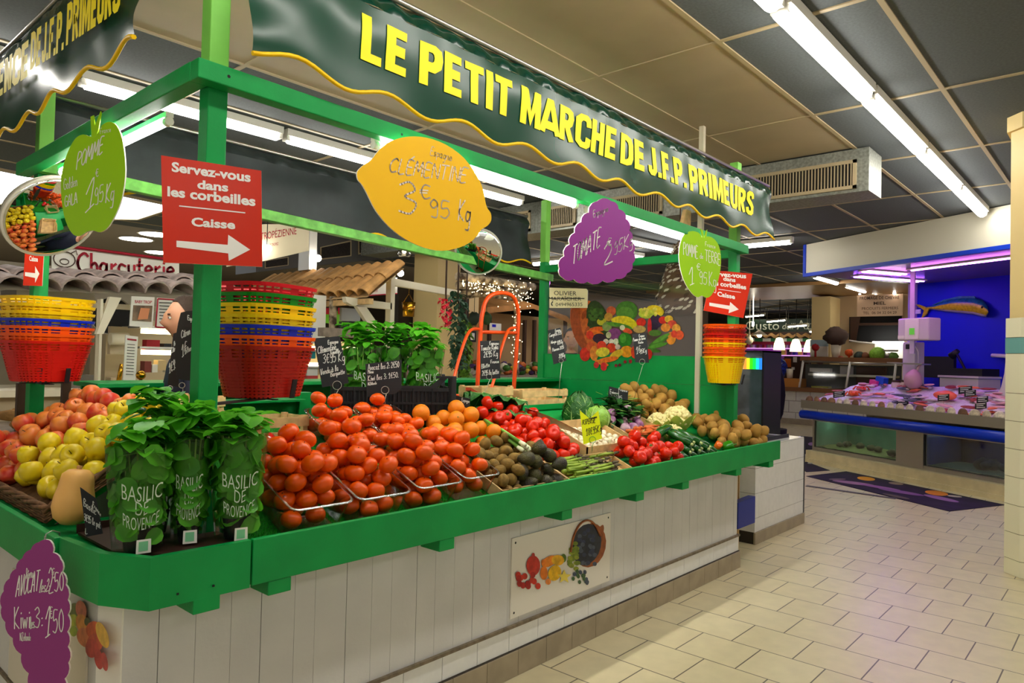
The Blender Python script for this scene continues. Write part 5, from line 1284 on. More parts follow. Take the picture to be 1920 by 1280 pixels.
# big print on the clear screen
PN = Vector((-1, 0, 0))
def scr(x, y, off): return AX(x, y, 5.37 - off)
B1, B2 = (190, 92, 30), (150, 64, 18)
items = [(1097, 610, 26, 52, -14, B1), (1092, 612, 20, 48, -14, B2), (1112, 612, 22, 50, -14, B1), (1122, 606, 21, 44, -14, (40, 60, 20))]
q = random.Random(8)
for i in range(6): items.append((1092 + 3 * i, 575 + 15 * i, 4, 9, 20, B2 if i % 2 else B1))
F = [(1175, 583, 21, 19, 0, (60, 110, 30)), (1172, 588, 16, 13, 0, (80, 130, 40)), (1146, 583, 9, 9, 0, (200, 90, 50)), (1141, 594, 8, 8, 0, (190, 140, 50)), (1228, 583, 17, 11, 10, (226, 196, 30)), (1212, 588, 15, 9, 0, (180, 196, 60)),
     (1166, 600, 20, 8, 0, (224, 200, 30)), (1182, 606, 14, 9, 30, (216, 200, 20)), (1128, 603, 9, 7, 0, (190, 180, 40)), (1118, 586, 8, 7, 0, (60, 100, 30)), (1230, 602, 12, 13, 0, (50, 30, 60)), (1226, 612, 8, 9, 0, (40, 24, 50)),
     (1202, 604, 9, 8, 0, (214, 40, 24)), (1218, 612, 4, 16, 0, (200, 30, 30)), (1243, 600, 8, 7, 0, (210, 40, 30)), (1254, 598, 8, 7, 0, (226, 180, 50)), (1260, 608, 9, 8, 0, (210, 70, 50)), (1248, 614, 9, 8, 0, (226, 140, 50)), (1268, 616, 8, 9, 0, (226, 160, 60)), (1274, 628, 8, 9, 0, (216, 80, 40)), (1258, 634, 9, 12, 0, (226, 140, 40)), (1264, 626, 6, 7, 0, (210, 60, 40)),
     (1120, 617, 16, 5, -6, (226, 96, 20)), (1116, 624, 16, 5, 10, (230, 110, 20)), (1138, 612, 9, 9, 0, (130, 150, 80)), (1152, 608, 15, 4, 8, (90, 150, 40)), (1168, 611, 18, 4, 15, (70, 130, 30)), (1124, 634, 13, 9, 0, (50, 24, 44)), (1152, 626, 13, 11, 0, (130, 60, 120)), (1176, 620, 10, 5, 20, (216, 80, 40)), (1199, 617, 12, 7, 0, (196, 160, 90)),
     (1106, 628, 7, 8, 0, (214, 50, 20)), (1167, 614, 5, 5, 0, (220, 220, 180)), (1141, 628, 5, 6, 0, (200, 200, 150)), (1136, 640, 5, 5, 0, (226, 210, 190)), (1146, 640, 5, 5, 0, (226, 220, 200)), (1155, 640, 5, 6, 0, (220, 220, 190)), (1172, 637, 13, 14, 0, (40, 120, 20)), (1168, 634, 6, 9, 0, (70, 150, 40)), (1128, 648, 9, 9, 0, (222, 60, 30)), (1146, 652, 9, 9, 0, (222, 60, 24)), (1158, 650, 5, 5, 0, (226, 200, 180)),
     (1228, 624, 12, 6, 0, (80, 120, 40)), (1235, 640, 20, 5, -25, (60, 110, 30)), (1232, 648, 20, 4, -15, (80, 140, 40)), (1240, 634, 18, 4, -30, (90, 150, 50)), (1222, 656, 16, 4, 10, (60, 110, 30)), (1097, 664, 10, 13, 0, (206, 40, 20)), (1107, 650, 8, 9, 0, (200, 80, 30)), (1114, 662, 8, 14, 0, (220, 130, 40)), (1130, 660, 13, 9, -10, (220, 200, 50)), (1175, 659, 12, 11, 0, (234, 150, 20)), (1156, 664, 14, 7, -30, (226, 180, 40)), (1190, 660, 7, 12, 0, (210, 60, 30)), (1216, 664, 7, 10, 0, (200, 36, 20)),
     (1140, 674, 20, 5, -10, (230, 110, 20)), (1128, 680, 14, 4, 20, (220, 120, 30)), (1118, 684, 5, 6, 0, (200, 40, 40)), (1132, 687, 6, 8, 0, (210, 40, 40)), (1155, 685, 3, 3, 0, (120, 20, 30)), (1162, 684, 3, 3, 0, (90, 10, 20)), (1172, 678, 3, 3, 0, (150, 20, 30)), (1182, 677, 3, 4, 0, (150, 20, 30))]
for i in range(26):
    F.append((1112 + q.uniform(-8, 18), 578 + q.uniform(0, 22), 4, 2.5, q.uniform(0, 180), (50, 84, 24) if i % 2 else (70, 106, 34)))
for i in range(24): F.append((1210 + q.uniform(-10, 20), 586 + q.uniform(-7, 7), 3, 3, 0, (200, 206, 60) if i % 2 else (226, 210, 90)))
t = thing('fruit_print', AX(1180, 630, 5.37)[:], 'printed picture of an overturned basket spilling vegetables on the clear screen', 'picture')
picture(t, 'printed_picture', scr, items + F, .00006)
# panel on the front of the counter
a, b = (2.60, .283), (3.455, .672); YA = YP - .008
t = thing('fruit_picture', (3.03, YA, .48), 'white panel with painted fruit spilling from a basket, screwed to the counter front', 'picture')
m = MB(); m.bb((a[0], YA, a[1]), (b[0], YP - .0005, b[1])); m.build('panel', mat('cream_panel', S(222, 216, 204), .3), t)
for x in (a[0] + .025, b[0] - .025):
    for z in (a[1] + .025, b[1] - .025): m = MB(); m.disc((x, YA - .0006, z), .006, (0, -1, 0), 10); m.build('screw', M_DARK, t)
def pnl(x, y, off): return AY(x, y, YA - off)
G = [(1117, 1021, 8, 40, 20, (150, 84, 40)), (1106, 1022, 30, 42, 12, (150, 80, 36)), (1100, 1020, 27, 39, 12, (40, 44, 56)), (1096, 1034, 22, 26, 8, (30, 36, 50))]
for i in range(30): G.append((1098 + q.uniform(-20, 20), 1022 + q.uniform(-30, 36), 4, 4, 0, (44, 52, 80) if i % 2 else (70, 80, 96)))
for i in range(20): G.append((1074 + q.uniform(-7, 10), 1040 + q.uniform(-26, 26), 5, 4, 0, (110, 130, 30) if i % 2 else (140, 150, 40)))
for i in range(16): G.append((1090 + q.uniform(-18, 14), 1078 + q.uniform(-8, 16), 3, 4, 0, (60, 70, 86) if i % 2 else (60, 90, 50)))
G += [(1057, 1046, 5, 8, 0, (80, 110, 30)), (1000, 1060, 13, 19, 0, (196, 50, 36)), (1000, 1040, 3, 4, 0, (180, 60, 50)), (1030, 1052, 16, 9, -30, (230, 130, 30)), (1046, 1050, 12, 10, 0, (226, 170, 30)), (1019, 1054, 4, 6, 0, (226, 120, 30)), (1020, 1074, 7, 13, 0, (226, 120, 26)), (1040, 1074, 12, 15, 20, (232, 180, 20)), (1028, 1090, 5, 6, 0, (236, 140, 60))]
for i in range(12): G.append((987 + q.uniform(-20, 22), 1086 + q.uniform(-10, 14), 5, 6, 0, (170, 30, 24) if i % 2 else (200, 50, 30)))
picture(t, 'painted_fruit', pnl, G, .00005)
m = MB(); P = [pnl(x, y, .006) for x, y in ((1070, 1035), (1076, 1005), (1088, 982), (1103, 975), (1116, 984), (1126, 1004))]; m.tube(smooth3(P), .006, 6); m.build('painted_handle', mat('print_150_84_40', S(150, 84, 40), .5), t)
m = MB(); s = [(1058 + (14 if k % 2 == 0 else 6) * sin(pi * k / 5), 1081 - (14 if k % 2 == 0 else 6) * cos(pi * k / 5)) for k in range(10)]; m.add([pnl(*z, .006) for z in s], [tuple(range(10))]); m.build('painted_star_fruit', mat('print_star', S(222, 200, 80), .5), t)
# glossy panel on the left end of the counter
t = thing('fruit_picture', (.803, 2.9, .45), 'glossy panel with blurred fruit picture on the left end of the counter', 'picture')
m = MB(); m.bb((.803, 2.46, .26), (.8095, 3.3, .68)); m.build('panel', mat('glossy_cream_panel', S(220, 212, 196), .06), t)
def pe(x, y, off): return AX(x, y, .802 - off * .3)
H = [(140, 1143, 12, 13, 0, (110, 120, 60)), (137, 1163, 10, 12, 0, (170, 180, 50)), (138, 1183, 7, 10, 0, (150, 170, 50)), (152, 1143, 10, 18, -10, (214, 120, 90)), (155, 1170, 12, 20, -20, (226, 150, 60)), (163, 1165, 5, 8, 0, (90, 90, 40)), (160, 1195, 15, 20, -30, (222, 130, 80)), (175, 1180, 14, 16, 10, (206, 90, 50)), (178, 1205, 15, 18, 0, (196, 84, 60)), (172, 1215, 12, 18, 0, (190, 70, 60)), (185, 1235, 8, 20, -10, (186, 66, 60)), (192, 1190, 10, 26, -20, (214, 170, 70)), (196, 1240, 6, 18, -10, (180, 70, 64))]
picture(t, 'printed_picture', pe, H, .0001)
# ================================================================ white tiled stub wall beyond the stall
t = thing('tiled_stub_wall', (6.5, 2.7, 0), 'white tiled low wall with black corner strip right of the stall', 'wall'); t['kind'] = 'structure'
m = MB(); X1, X2, Y1, Y2 = 5.96, 7.13, 2.47, 3.3
zz = (.1, .22, .43, .645, .83)
m.bb((X1, Y1, 0), (X2, Y2, .83), 1)
for i in range(4):
    x = X1 - .3 * ((i % 2) * .5)
    while x < X2:
        a, b = max(x, X1), min(x + .23, X2)
        if b - a > .01: m.bb((a + .0012, Y1 - .003, zz[i] + .0015), (b - .0012, Y1, zz[i + 1] - .0015), 0)
        x += .23
    m.bb((X1 - .003, Y1 + .001, zz[i] + .0015), (X1, Y1 + .2, zz[i + 1] - .0015), 0); m.bb((X1 - .003, Y1 + .203, zz[i] + .0015), (X1, Y2, zz[i + 1] - .0015), 0)
m.bb((X1 - .002, Y1 - .002, .83), (X2, Y2, .84), 0)
tag(m.build('wall_tiles', [M_WT, M_GROUT], t), kind='structure')
m = MB(); m.bb((X1 - .012, Y1 - .016, 0), (X2 + .003, Y1, .1)); tag(m.build('baseboard_front', M_PLINTH, t), kind='structure')
m = MB(); m.bb((X2 - .005, Y1 - .006, .1), (X2 + .02, Y1 + .03, .845)); tag(m.build('corner_strip', mat('dark_bronze', S(40, 42, 48), .4), t), kind='structure')
m = MB(); m.bb((6.1, 2.55, .841), (6.95, 2.95, .85)); m.bb((6.1, 2.55, .85), (6.95, 2.56, .875)); m.bb((6.1, 2.55, .85), (6.11, 2.95, .875)); tag(m.build('serving_tray', M_BLACK), 'flat black tray lying on top of the white tiled stub wall', 'tray')
m = MB(); m.bb((6.2, 2.62, .86), (6.5, 2.8, .872)); tag(m.build('chopping_board', mat('blue_board', S(30, 60, 160), .4)), 'blue board on the black tray on the stub wall', 'board')

def bx(name, x0, y0, x1, y1, Y, depth, mt, label=None, cat=None, parent=None, group=None, bevel=0):
    """box whose front fills a pixel rectangle at depth plane Y"""
    a, b = AY(x0, y1, Y), AY(x1, y0, Y); z1 = AY((x0 + x1) / 2, y0, Y).z; z0 = AY((x0 + x1) / 2, y1, Y).z
    m = MB(); m.bb((a.x, Y, z0), (b.x, Y + depth, z1)); o = m.build(name, mt, parent, bevel)
    if label: tag(o, label, cat, group)
    return o
def pn(name, quad, Y, mt, label=None, cat=None, parent=None, th=.012):
    P = [AY(x, y, Y) for x, y in quad]; m = MB(); m.poly(P, th, (0, -1, 0)); o = m.build(name, mt, parent)
    if label: tag(o, label, cat)
    return o
def rest(o, z):
    o.location.z += z - min(v.co.z for v in o.data.vertices)
    return o
def txt(parent, s, x0, y0, x1, y1, h, Y, mt, bold=.0, shear=0, nm='lettering'):
    m = MB(); print_text(m, s, lambda u, v: AY(x0 + (x1 - x0) * u, y0 + (y1 - y0) * u - h * v, Y - .004), 0, bold, shear); return m.build(nm, mt, parent)

# ================================================================ charcuterie on the left
M_CLAY = mat('grey_lilac_roof_tile', S(176, 158, 150), .75, var=.3, vscale=9); M_CLAY2 = mat('ochre_roof_tile', S(190, 142, 84), .75, var=.3, vscale=8)
M_CREAM = mat('cream_woodwork', S(232, 222, 196), .5); M_BEIGE = mat('beige_laminate', S(190, 172, 140), .5); M_GREYW = mat('grey_wood', S(140, 124, 108), .7, var=.2)
M_REDTXT = mat('crimson_lettering', S(170, 20, 44), .5); M_BRASS = mat('polished_brass', S(190, 140, 40), .25, 1.0); M_BROWN = mat('dark_brown_wood', S(66, 42, 26), .5)
M_GLASS = clear_mat('counter_glass', (.96, .98, .97), .06)
M_LIT = mat('lit_shelf_strip', (1.0, .86, .45), .5, emit=5)
def canal(m, a, b, r0, r1, mi=0, up=Vector((0, 0, 1)), th=.012):
    a, b = Vector(a), Vector(b); d = (b - a).normalized(); x = d.cross(up).normalized(); n = x.cross(d); vs = []
    for p, r in ((a, r0), (b, r1)):
        for k in range(9):
            q = pi * k / 8; vs.append(p + x * cos(q) * r + n * sin(q) * r * .8)
        for k in range(9):
            q = pi * k / 8; vs.append(p + x * cos(q) * (r - th) + n * (sin(q) * r * .8 - th))
    fs = []
    for k in range(8): fs += [(k, k + 1, 18 + k + 1, 18 + k), (9 + k + 1, 9 + k, 27 + k, 27 + k + 1), (k, 9 + k, 10 + k, k + 1), (18 + k, 18 + k + 1, 28 + k, 27 + k)]
    m.add(vs, fs, mi, False)
t = thing('tiled_canopy', (1.9, 6.3, 1.9), 'canopy of rounded grey-lilac roof tiles over the charcuterie counter', 'canopy')
m = MB()
for k in range(-2, 13):
    x = .62 + .198 * k; z0 = 1.92 + .022 * k * .5
    canal(m, (x, 6.02, z0), (x - .03, 6.46, z0 + .085), .108, .088); canal(m, (x - .03, 6.38, z0 + .085), (x - .06, 6.84, z0 + .16), .106, .086)
m.build('roof_tiles', M_CLAY, t)
m = MB(); m.bb((.1, 6.08, 1.86), (3.05, 6.16, 1.90)); m.add([(.1, 6.05, 1.89), (3.05, 6.05, 2.02), (3.05, 6.9, 2.22), (.1, 6.9, 2.08)], [(0, 1, 2, 3)]); m.build('eave_board', M_CREAM, t)
o = pn('shop_sign', [(97, 462), (140, 463), (336, 488), (336, 540), (97, 540)], 7.2, M_WHITE, 'white shop sign with red script Charcuterie above the tile canopy', 'sign')
m = MB(); hand_text(m, 'Charcuterie', lambda u, v: AY(146 + 180 * u, 508 + 16 * u - 34 * v - (6 * u), 7.19), .022, 0, Vector((0, -1, 0))); m.build('lettering', M_REDTXT, o)
m = MB(); P = [AY(x, y, 7.19) for x, y in ((99, 462), (140, 463), (336, 489))]; m.tube(P, .014, 5); m.build('red_border', M_REDTXT, o)
m = MB(); c = AY(121, 486, 7.19); m.tube([c + Vector((cos(a) * .085, 0, sin(a) * .07)) for a in [2 * pi * i / 20 for i in range(20)]], .005, 5, closed=True)
m.tube([c + Vector((cos(a) * .035, 0, sin(a) * .025 - .02)) for a in [2 * pi * i / 14 for i in range(14)]], .004, 5, closed=True)
for s in (-1, 1): m.tube([c + Vector((s * .05, 0, .06)), c + Vector((s * .09, 0, .09)), c + Vector((s * .10, 0, .05))], .004, 5)
m.build('pig_emblem', M_BROWN, o)
bx('shop_back_wall', -60, 506, 420, 800, 8.2, .1, mat('shop_wall_beige', S(150, 140, 122), .7), 'plain beige back wall of the charcuterie', 'wall')['kind'] = 'structure'
t = thing('deli_counter', (2, 6.4, 0), 'glass-fronted deli counter with lit shelves on the left behind the stall', 'counter')
for y, h in ((618, 8), (656, 9)):
    bx('lit_strip', 268, y, 334, y + h, 6.5, .05, M_LIT, None, None, t); bx('glass_shelf', 262, y - 6, 334, y - 2, 6.4, .4, M_STEEL, None, None, t)
bx('counter_base', -40, 742, 340, 880, 6.0, .8, M_BEIGE, None, None, t); bx('counter_top', -40, 730, 340, 742, 5.9, .9, M_CREAM, None, None, t)
bx('back_cabinet', 195, 600, 340, 735, 7.2, .4, M_BEIGE, None, None, t)
bx('steel_hood', 30, 545, 178, 578, 7.0, .5, M_STEEL, 'dull steel extractor hood behind the left basket stack', 'hood')
t = thing('white_post', AY(188, 700, 5.9)[:], 'white wooden post with slanted brace right of the left basket stack', 'post')
bx('upright', 180, 560, 194, 806, 5.95, .08, M_CREAM, None, None, t); pn('brace', [(206, 556), (228, 558), (194, 626), (181, 626)], 5.94, M_CREAM, None, None, t, .05)
t = thing('meat_slicer', AY(210, 592, 6.9)[:], 'black round-bladed slicer on a shelf under the canopy', 'slicer')
m = MB(); c = AY(209, 592, 6.9); m.disc(c, .16, (-.4, -1, 0), 24); m.disc(c + Vector((.02, .04, 0)), .17, (-.4, -1, 0), 24, 1); m.build('blade_disc', [M_BLACK, M_STEEL], t); bx('machine_body', 205, 575, 232, 607, 7.0, .2, M_BLACK, None, None, t)
o = pn('poster', [(247, 555), (290, 557), (286, 614), (243, 611)], 5.9, M_WHITE, 'white poster titled BABY TROP with a picture of a pastry box', 'poster'); txt(o, "BABY TROP'", 253, 568, 285, 569.5, 6, 5.9, M_REDTXT, .02)
P = mat('poster_photo', S(120, 96, 70), .5, var=.5, vscale=14); pn('photo', [(250, 572), (286, 573), (284, 603), (248, 601)], 5.895, P, None, None, o, .002); pn('printed_box', [(264, 577), (281, 578), (277, 598), (258, 599)], 5.89, mat('poster_box', S(206, 130, 84), .5), None, None, o, .002)
o = pn('menu_card', [(295, 558), (332, 560), (330, 616), (291, 614)], 5.9, M_WHITE, 'white framed menu card beside the pastry poster', 'poster')
for a, b in (((296, 560), (331, 562)), ((296, 560), (292, 613)), ((292, 613), (329, 615))): m = MB(); m.tube([AY(*a, 5.89), AY(*b, 5.89)], .006, 4); m.build('frame_edge', M_REDTXT, o)
m = MB()
for k in range(7): m.tube([AY(299, 567 + 6 * k, 5.888), AY(299 + 28 - 5 * (k % 3), 568 + 6 * k, 5.888)], .003, 4)
m.build('text_lines', M_INK, o)
o = pn('price_list', [(236, 628), (259, 631), (254, 716), (231, 713)], 5.3, M_WHITE, 'tall white price list card on a stand', 'price list'); pn('red_heading', [(239, 634), (256, 636), (256, 639), (239, 637)], 5.295, M_REDTXT, None, None, o, .002)
m = MB()
for k in range(11): m.tube([AY(239 - k * .3, 645 + 5.6 * k, 5.294), AY(253 - k * .3, 646 + 5.6 * k, 5.294)], .002, 4)
m.build('text_lines', mat('grey_ink', S(110, 100, 100), .6), o)
m = MB(); g0 = AY(243, 715, 5.32); m.tube([g0, Vector((g0.x, g0.y, 0))], .012, 6); m.build('stand', M_STEEL, o)
t = thing('paper_roll', AY(222, 640, 6.3)[:], 'wall dispenser with a roll of wrapping paper', 'paper roll')
m = MB(); m.tube([AY(206, 635, 6.2), AY(240, 635, 6.2)], .05, 14); m.build('roll', M_CREAM, t); bx('holder', 206, 612, 240, 664, 6.32, .06, M_BEIGE, None, None, t)
for i, (x0, y0, x1, y1, c, l) in enumerate(((275, 637, 300, 655, (190, 24, 34), 'red gift box on the upper lit shelf'), (307, 644, 322, 655, (26, 24, 28), 'black cup on the upper lit shelf'), (271, 677, 284, 698, (120, 50, 40), 'dark red packet on the lower lit shelf'), (285, 683, 296, 698, (226, 220, 206), 'white packet on the lower lit shelf'), (296, 675, 312, 694, (206, 180, 130), 'tan paper packet on the lower lit shelf'), (314, 690, 326, 698, (236, 232, 220), 'small white tub on the lower lit shelf'))):
    bx('deli_packet', x0, y0, x1, y1, 6.45, .1, mat('packet_%d' % i, S(*c), .5), l, 'packet')
for px, top, ball, l in ((40, 718, None, 'brown square post left of the back left green post'), (124, 716, None, 'brown square post right of the back left green post'), (264, 722, 703, 'brown post topped with a brass ball')):
    t = thing('barrier_post', AY(px, 760, 4.9)[:], l, 'post'); c = AY(px, top, 4.9); m = MB(); m.bb((c.x - .022, 4.88, .02), (c.x + .022, 4.92, c.z)); m.build('shaft', M_BROWN, t)
    if ball: m = MB(); q = AY(px, ball, 4.9); m.ball(q, .031, 14, 10); m.tube([q - Vector((0, 0, .03)), c], .012, 8); m.build('brass_ball', M_BRASS, t)
t = thing('brass_tap', AY(226, 680, 6.1)[:], 'slender brass column fitting on the deli counter', 'fitting'); m = MB(); m.tube([AY(220, 730, 6.1), AY(226, 695, 6.1), AY(228, 682, 6.1)], [.02, .018, .012], 8); m.build('column', M_BRASS, t)
# bakery table with loaves
t = thing('bread_table', (1.3, 5.1, 0), 'table with bread baskets behind the left end of the stall', 'table')
a, b = AY(-40, 812, 5.1), AY(215, 800, 5.1)
m = MB(); m.bb((a.x, 4.95, 1.0), (b.x, 5.8, 1.03)); m.build('table_top', M_GREYW, t)
for x in (a.x + .05, b.x - .05):
    for y in (5.0, 5.75): m = MB(); m.bb((x - .03, y - .03, 0), (x + .03, y + .03, 1.0)); m.build('leg', M_GREYW, t)
M_BREAD = mat('bread_crust', S(176, 130, 72), .7, var=.35, vscale=14, bump=.3)
def loaf(L, r):
    m = MB(); m.tube([(-L / 2, 0, 0), (-L * .42, 0, .0), (-L * .2, 0, .006), (L * .2, 0, .006), (L * .42, 0, 0), (L / 2, 0, 0)], [.002, r * .7, r, r, r * .7, .002], 10); return m.mesh('loaf', M_BREAD)
LF = [loaf(.3, .045), loaf(.22, .055), loaf(.36, .035)]; q = random.Random(4)
for i, (px, py) in enumerate(((60, 790), (85, 778), (150, 795), (140, 775), (165, 788), (180, 772), (150, 762), (160, 750), (110, 795), (35, 775), (190, 795), (172, 760), (60, 770), (170, 800))):
    p = AY(px, py + 6, 5.1 + .1 * (i % 3)); o = mesh_obj('bread_loaf', LF[i % 3]); o.location = (p.x, p.y, max(1.075, p.z)); o.rotation_euler = (0, q.uniform(-.15, .15), q.uniform(-.6, .6)); o.scale = (.8, .8, .8)
    tag(o, 'brown bread loaf piled behind the left basket stack', 'bread', 'loaves on the bread table')
for i, (x0, y0, x1, y1) in enumerate(((40, 728, 90, 745), (105, 735, 155, 756))): rest(bx('bread_crate', x0, y0, x1, y1, 5.5, .25, M_WOOD, 'pale wooden bread crate under the left basket stack, %s one' % ('left' if i == 0 else 'right'), 'crate'), 1.031)
bx('cash_box', 180, 717, 205, 730, 6.1, .12, M_CREAM, 'cream card box on the deli counter', 'box'); bx('cash_box', 207, 708, 218, 730, 6.2, .12, M_BEIGE, 'taller beige box on the deli counter', 'box'); bx('tea_tin', 134, 703, 176, 730, 6.1, .15, mat('grey_plastic', S(110, 104, 96), .5), 'grey appliance behind the red basket', 'appliance')
# apples and lemons seen through the basil
M_QUI = mat('quince_skin', S(244, 190, 20), .4); m = MB(); m.lathe(prof, 12); QM = m.mesh('yellow_fruit', M_QUI)

# ================================================================ kiosk in the middle
t = thing('cream_kiosk', (4.6, 6.6, 0), 'cream timber kiosk with ochre tiled roof behind the stall', 'kiosk')
YK = 6.4
bx('post', 727, 500, 742, 760, YK, .09, M_CREAM, None, None, t); pn('tie_beam', [(741, 522), (864, 545), (864, 557), (741, 535)], YK, M_CREAM, None, None, t, .07); pn('bracket_beam', [(648, 556), (735, 568), (735, 580), (662, 573), (650, 566)], YK, M_CREAM, None, None, t, .07); pn('brace', [(668, 572), (687, 575), (712, 612), (700, 622)], YK, M_CREAM, None, None, t, .06)
m = MB(); RE, RR = AY(668, 553, YK), AY(738, 500, YK)
for k in range(15):
    dy = Vector((0, -.12 + .19 * k, 0)); c = RE * .48 + RR * .52
    canal(m, RE + dy, c + dy + Vector((0, 0, .02)), .102, .084); canal(m, c + dy - (RR - RE) * .06 + Vector((0, 0, .025)), RR + dy + Vector((0, 0, .02)), .102, .084)
m.build('roof_tiles', M_CLAY2, t)
m = MB(); o1 = Vector((0, -.2, -.03)); o2 = Vector((0, 2.6, -.03)); m.add([RE + o1, RR + o1, RR + o2, RE + o2], [(0, 1, 2, 3)]); m.bar(RE + o1 + Vector((.05, 0, -.04)), RE + o2 + Vector((.05, 0, -.04)), .06, .06); m.build('roof_boards', M_WOOD, t)
o = pn('shop_sign', [(660, 535), (745, 520), (745, 551), (660, 556)], 7.6, M_WHITE, 'white sign reading Chez Paulette under the kiosk roof', 'sign'); txt(o, 'Chez Paulette', 679, 550, 708, 547, 6, 7.6, M_REDTXT, 0, .2); pn('red_line', [(660, 555), (745, 549), (745, 551), (660, 557)], 7.59, M_REDTXT, None, None, o, .003)
o = pn('shop_sign', [(425, 428), (496, 420), (580, 421), (579, 470), (496, 489), (425, 500)], 7.4, mat('parchment_board', S(226, 214, 180), .5), 'parchment hanging sign with TROPEZIENNE in dark red', 'sign'); txt(o, 'LA TARTE TROPÉZIENNE', 440, 458, 556, 439, 17, 7.4, M_REDTXT, 0); txt(o, 'SAINT TROPEZ', 499, 463, 522, 459, 5, 7.4, M_REDTXT)
bx('white_column', 579, 425, 596, 506, 8.0, .25, M_WHITE, 'narrow white column right of the parchment sign', 'column')
t = thing('air_duct', AY(690, 460, 9.5)[:], 'dark grey duct with two framed grilles above the kiosk roof', 'duct')
P = [AY(x, y, 9.5) for x, y in [(480, 455), (596, 425), (790, 412), (790, 478), (600, 497), (480, 510)]]; m = MB(); m.poly([(p.x, p.y, min(p.z, CZ - .02)) for p in P], .6, (0, -1, 0)); m.build('duct_body', mat('dusk_grey', S(84, 82, 80), .6), t)
for q4 in ([(601, 463), (659, 450), (659, 480), (601, 487)], [(672, 449), (740, 440), (740, 466), (672, 477)], [(497, 489), (541, 481), (541, 497), (497, 503)]):
    g = pn('grille', q4, 9.49, M_TEE, None, None, t, .01); c = (sum(x for x, y in q4) / 4, sum(y for x, y in q4) / 4); pn('grille_slats', [(c[0] + (x - c[0]) * .93, c[1] + (y - c[1]) * .84) for x, y in q4], 9.48, mat('dark_grille', S(40, 34, 30), .7, var=.5, vscale=60), None, None, g, .004)
bx('white_column', 584, 553, 612, 645, 6.9, .15, M_WHITE, 'pale column right of the middle basket stack', 'column')
M_BIRCH = mat('birch_bark', S(206, 188, 158), .8, col2=S(70, 56, 44), vscale=11)
m = MB(); g0 = AY(624, 640, 6.9); m.tube([AY(625, 556, 6.9), AY(624, 600, 6.9), g0, Vector((g0.x, g0.y, 0))], .045, 10); tag(m.build('birch_pole', M_BIRCH), 'upright birch pole beside the pale column', 'pole')
bx('grey_plank', 606, 616, 692, 632, 6.2, .1, M_GREYW, 'horizontal grey wooden rail above the lit shelves', 'rail')
t = thing('lit_shelving', AY(640, 690, 7)[:], 'lit glass shelving of packets behind the Clementine slate', 'shelves')
for y in (650, 680, 733): bx('lit_strip', 575, y, 690, y + 7, 6.9, .05, M_LIT, None, None, t); bx('shelf', 570, y + 7, 694, y + 10, 6.7, .35, M_STEEL, None, None, t)
bx('shelf_back', 565, 640, 700, 790, 7.1, .1, M_BEIGE, None, None, t)
for i, (x0, y0, x1, y1, c) in enumerate(((578, 655, 592, 672, (40, 150, 160)), (652, 652, 668, 670, (236, 190, 20)), (576, 687, 596, 704, (226, 224, 220)), (576, 704, 596, 718, (180, 60, 60)), (600, 688, 612, 702, (206, 190, 170)), (655, 686, 672, 700, (150, 60, 50)), (672, 686, 686, 700, (226, 220, 210)), (640, 655, 650, 672, (200, 180, 150)), (670, 655, 684, 672, (140, 130, 130)), (615, 704, 632, 718, (226, 214, 196)), (660, 704, 680, 718, (160, 50, 56)))):
    bx('grocery_packet', x0, y0, x1, y1, 6.75, .1, mat('grocery_%d' % i, S(*c), .5), '%s packet on the lit shelves by the Clementine slate' % ('teal', 'yellow', 'white stacked', 'red', 'tan', 'brownish red', 'cream', 'pale tan', 'grey', 'small cream', 'dark red')[i], 'packet')
o = bx('green_sign', 603, 582, 642, 606, 7.3, .05, mat('bright_green_panel', S(110, 190, 60), .5), 'bright green panel with dark letters behind the birch pole', 'sign'); txt(o, 'EI', 611, 589, 640, 589, 12, 7.29, M_REDTXT, .02)
bx('computer_screen', 640, 578, 676, 602, 7.0, .04, mat('pale_screen', S(150, 156, 160), .3), 'pale grey screen above the wooden rail', 'screen'); bx('laptop', 655, 603, 690, 618, 6.5, .2, M_BLACK, 'black open laptop on the grey rail', 'laptop')
# hanging lamp over the kiosk
c = AY(758, 468, 6.5); t = thing('glass_pendant', c[:], 'small clear glass pendant lamp below the back rail', 'lamp'); m = MB(); m.lathe([(.03, .05), (.07, .0), (.08, -.06), (.06, -.09)], 14, Matrix.Translation(c)); m.build('glass_bell', M_GLASS, t); m = MB(); m.tube([c + Vector((0, 0, .05)), Vector((c.x, c.y, CZ - .01))], .004, 5); m.build('cord', M_BLACK, t); m = MB(); m.ball(c + Vector((0, 0, -.02)), .025); m.build('bulb', mat('warm_bulb', (1, .8, .5), .5, emit=6), t)
# spot lamps
for i, (px, py, y) in enumerate(((502, 466, 7.3), (596, 484, 7.9), (751, 512, 7.5))):
    c = AY(px, py, y); t = thing('spot_lamp', c[:], 'bright spot lamp %s' % ('by the lower edge of the parchment sign', 'on the narrow white column', 'behind the kiosk roof peak')[i], 'lamp'); m = MB(); m.ball(c, .045, 12, 8); m.build('bulb', mat('lit_spot', (1, .95, .88), .5, emit=14), t); m = MB(); m.tube([c + Vector((0, .02, .03)), Vector((c.x, c.y + .02, CZ - .012))], .005, 5); m.build('rod', M_BLACK, t)
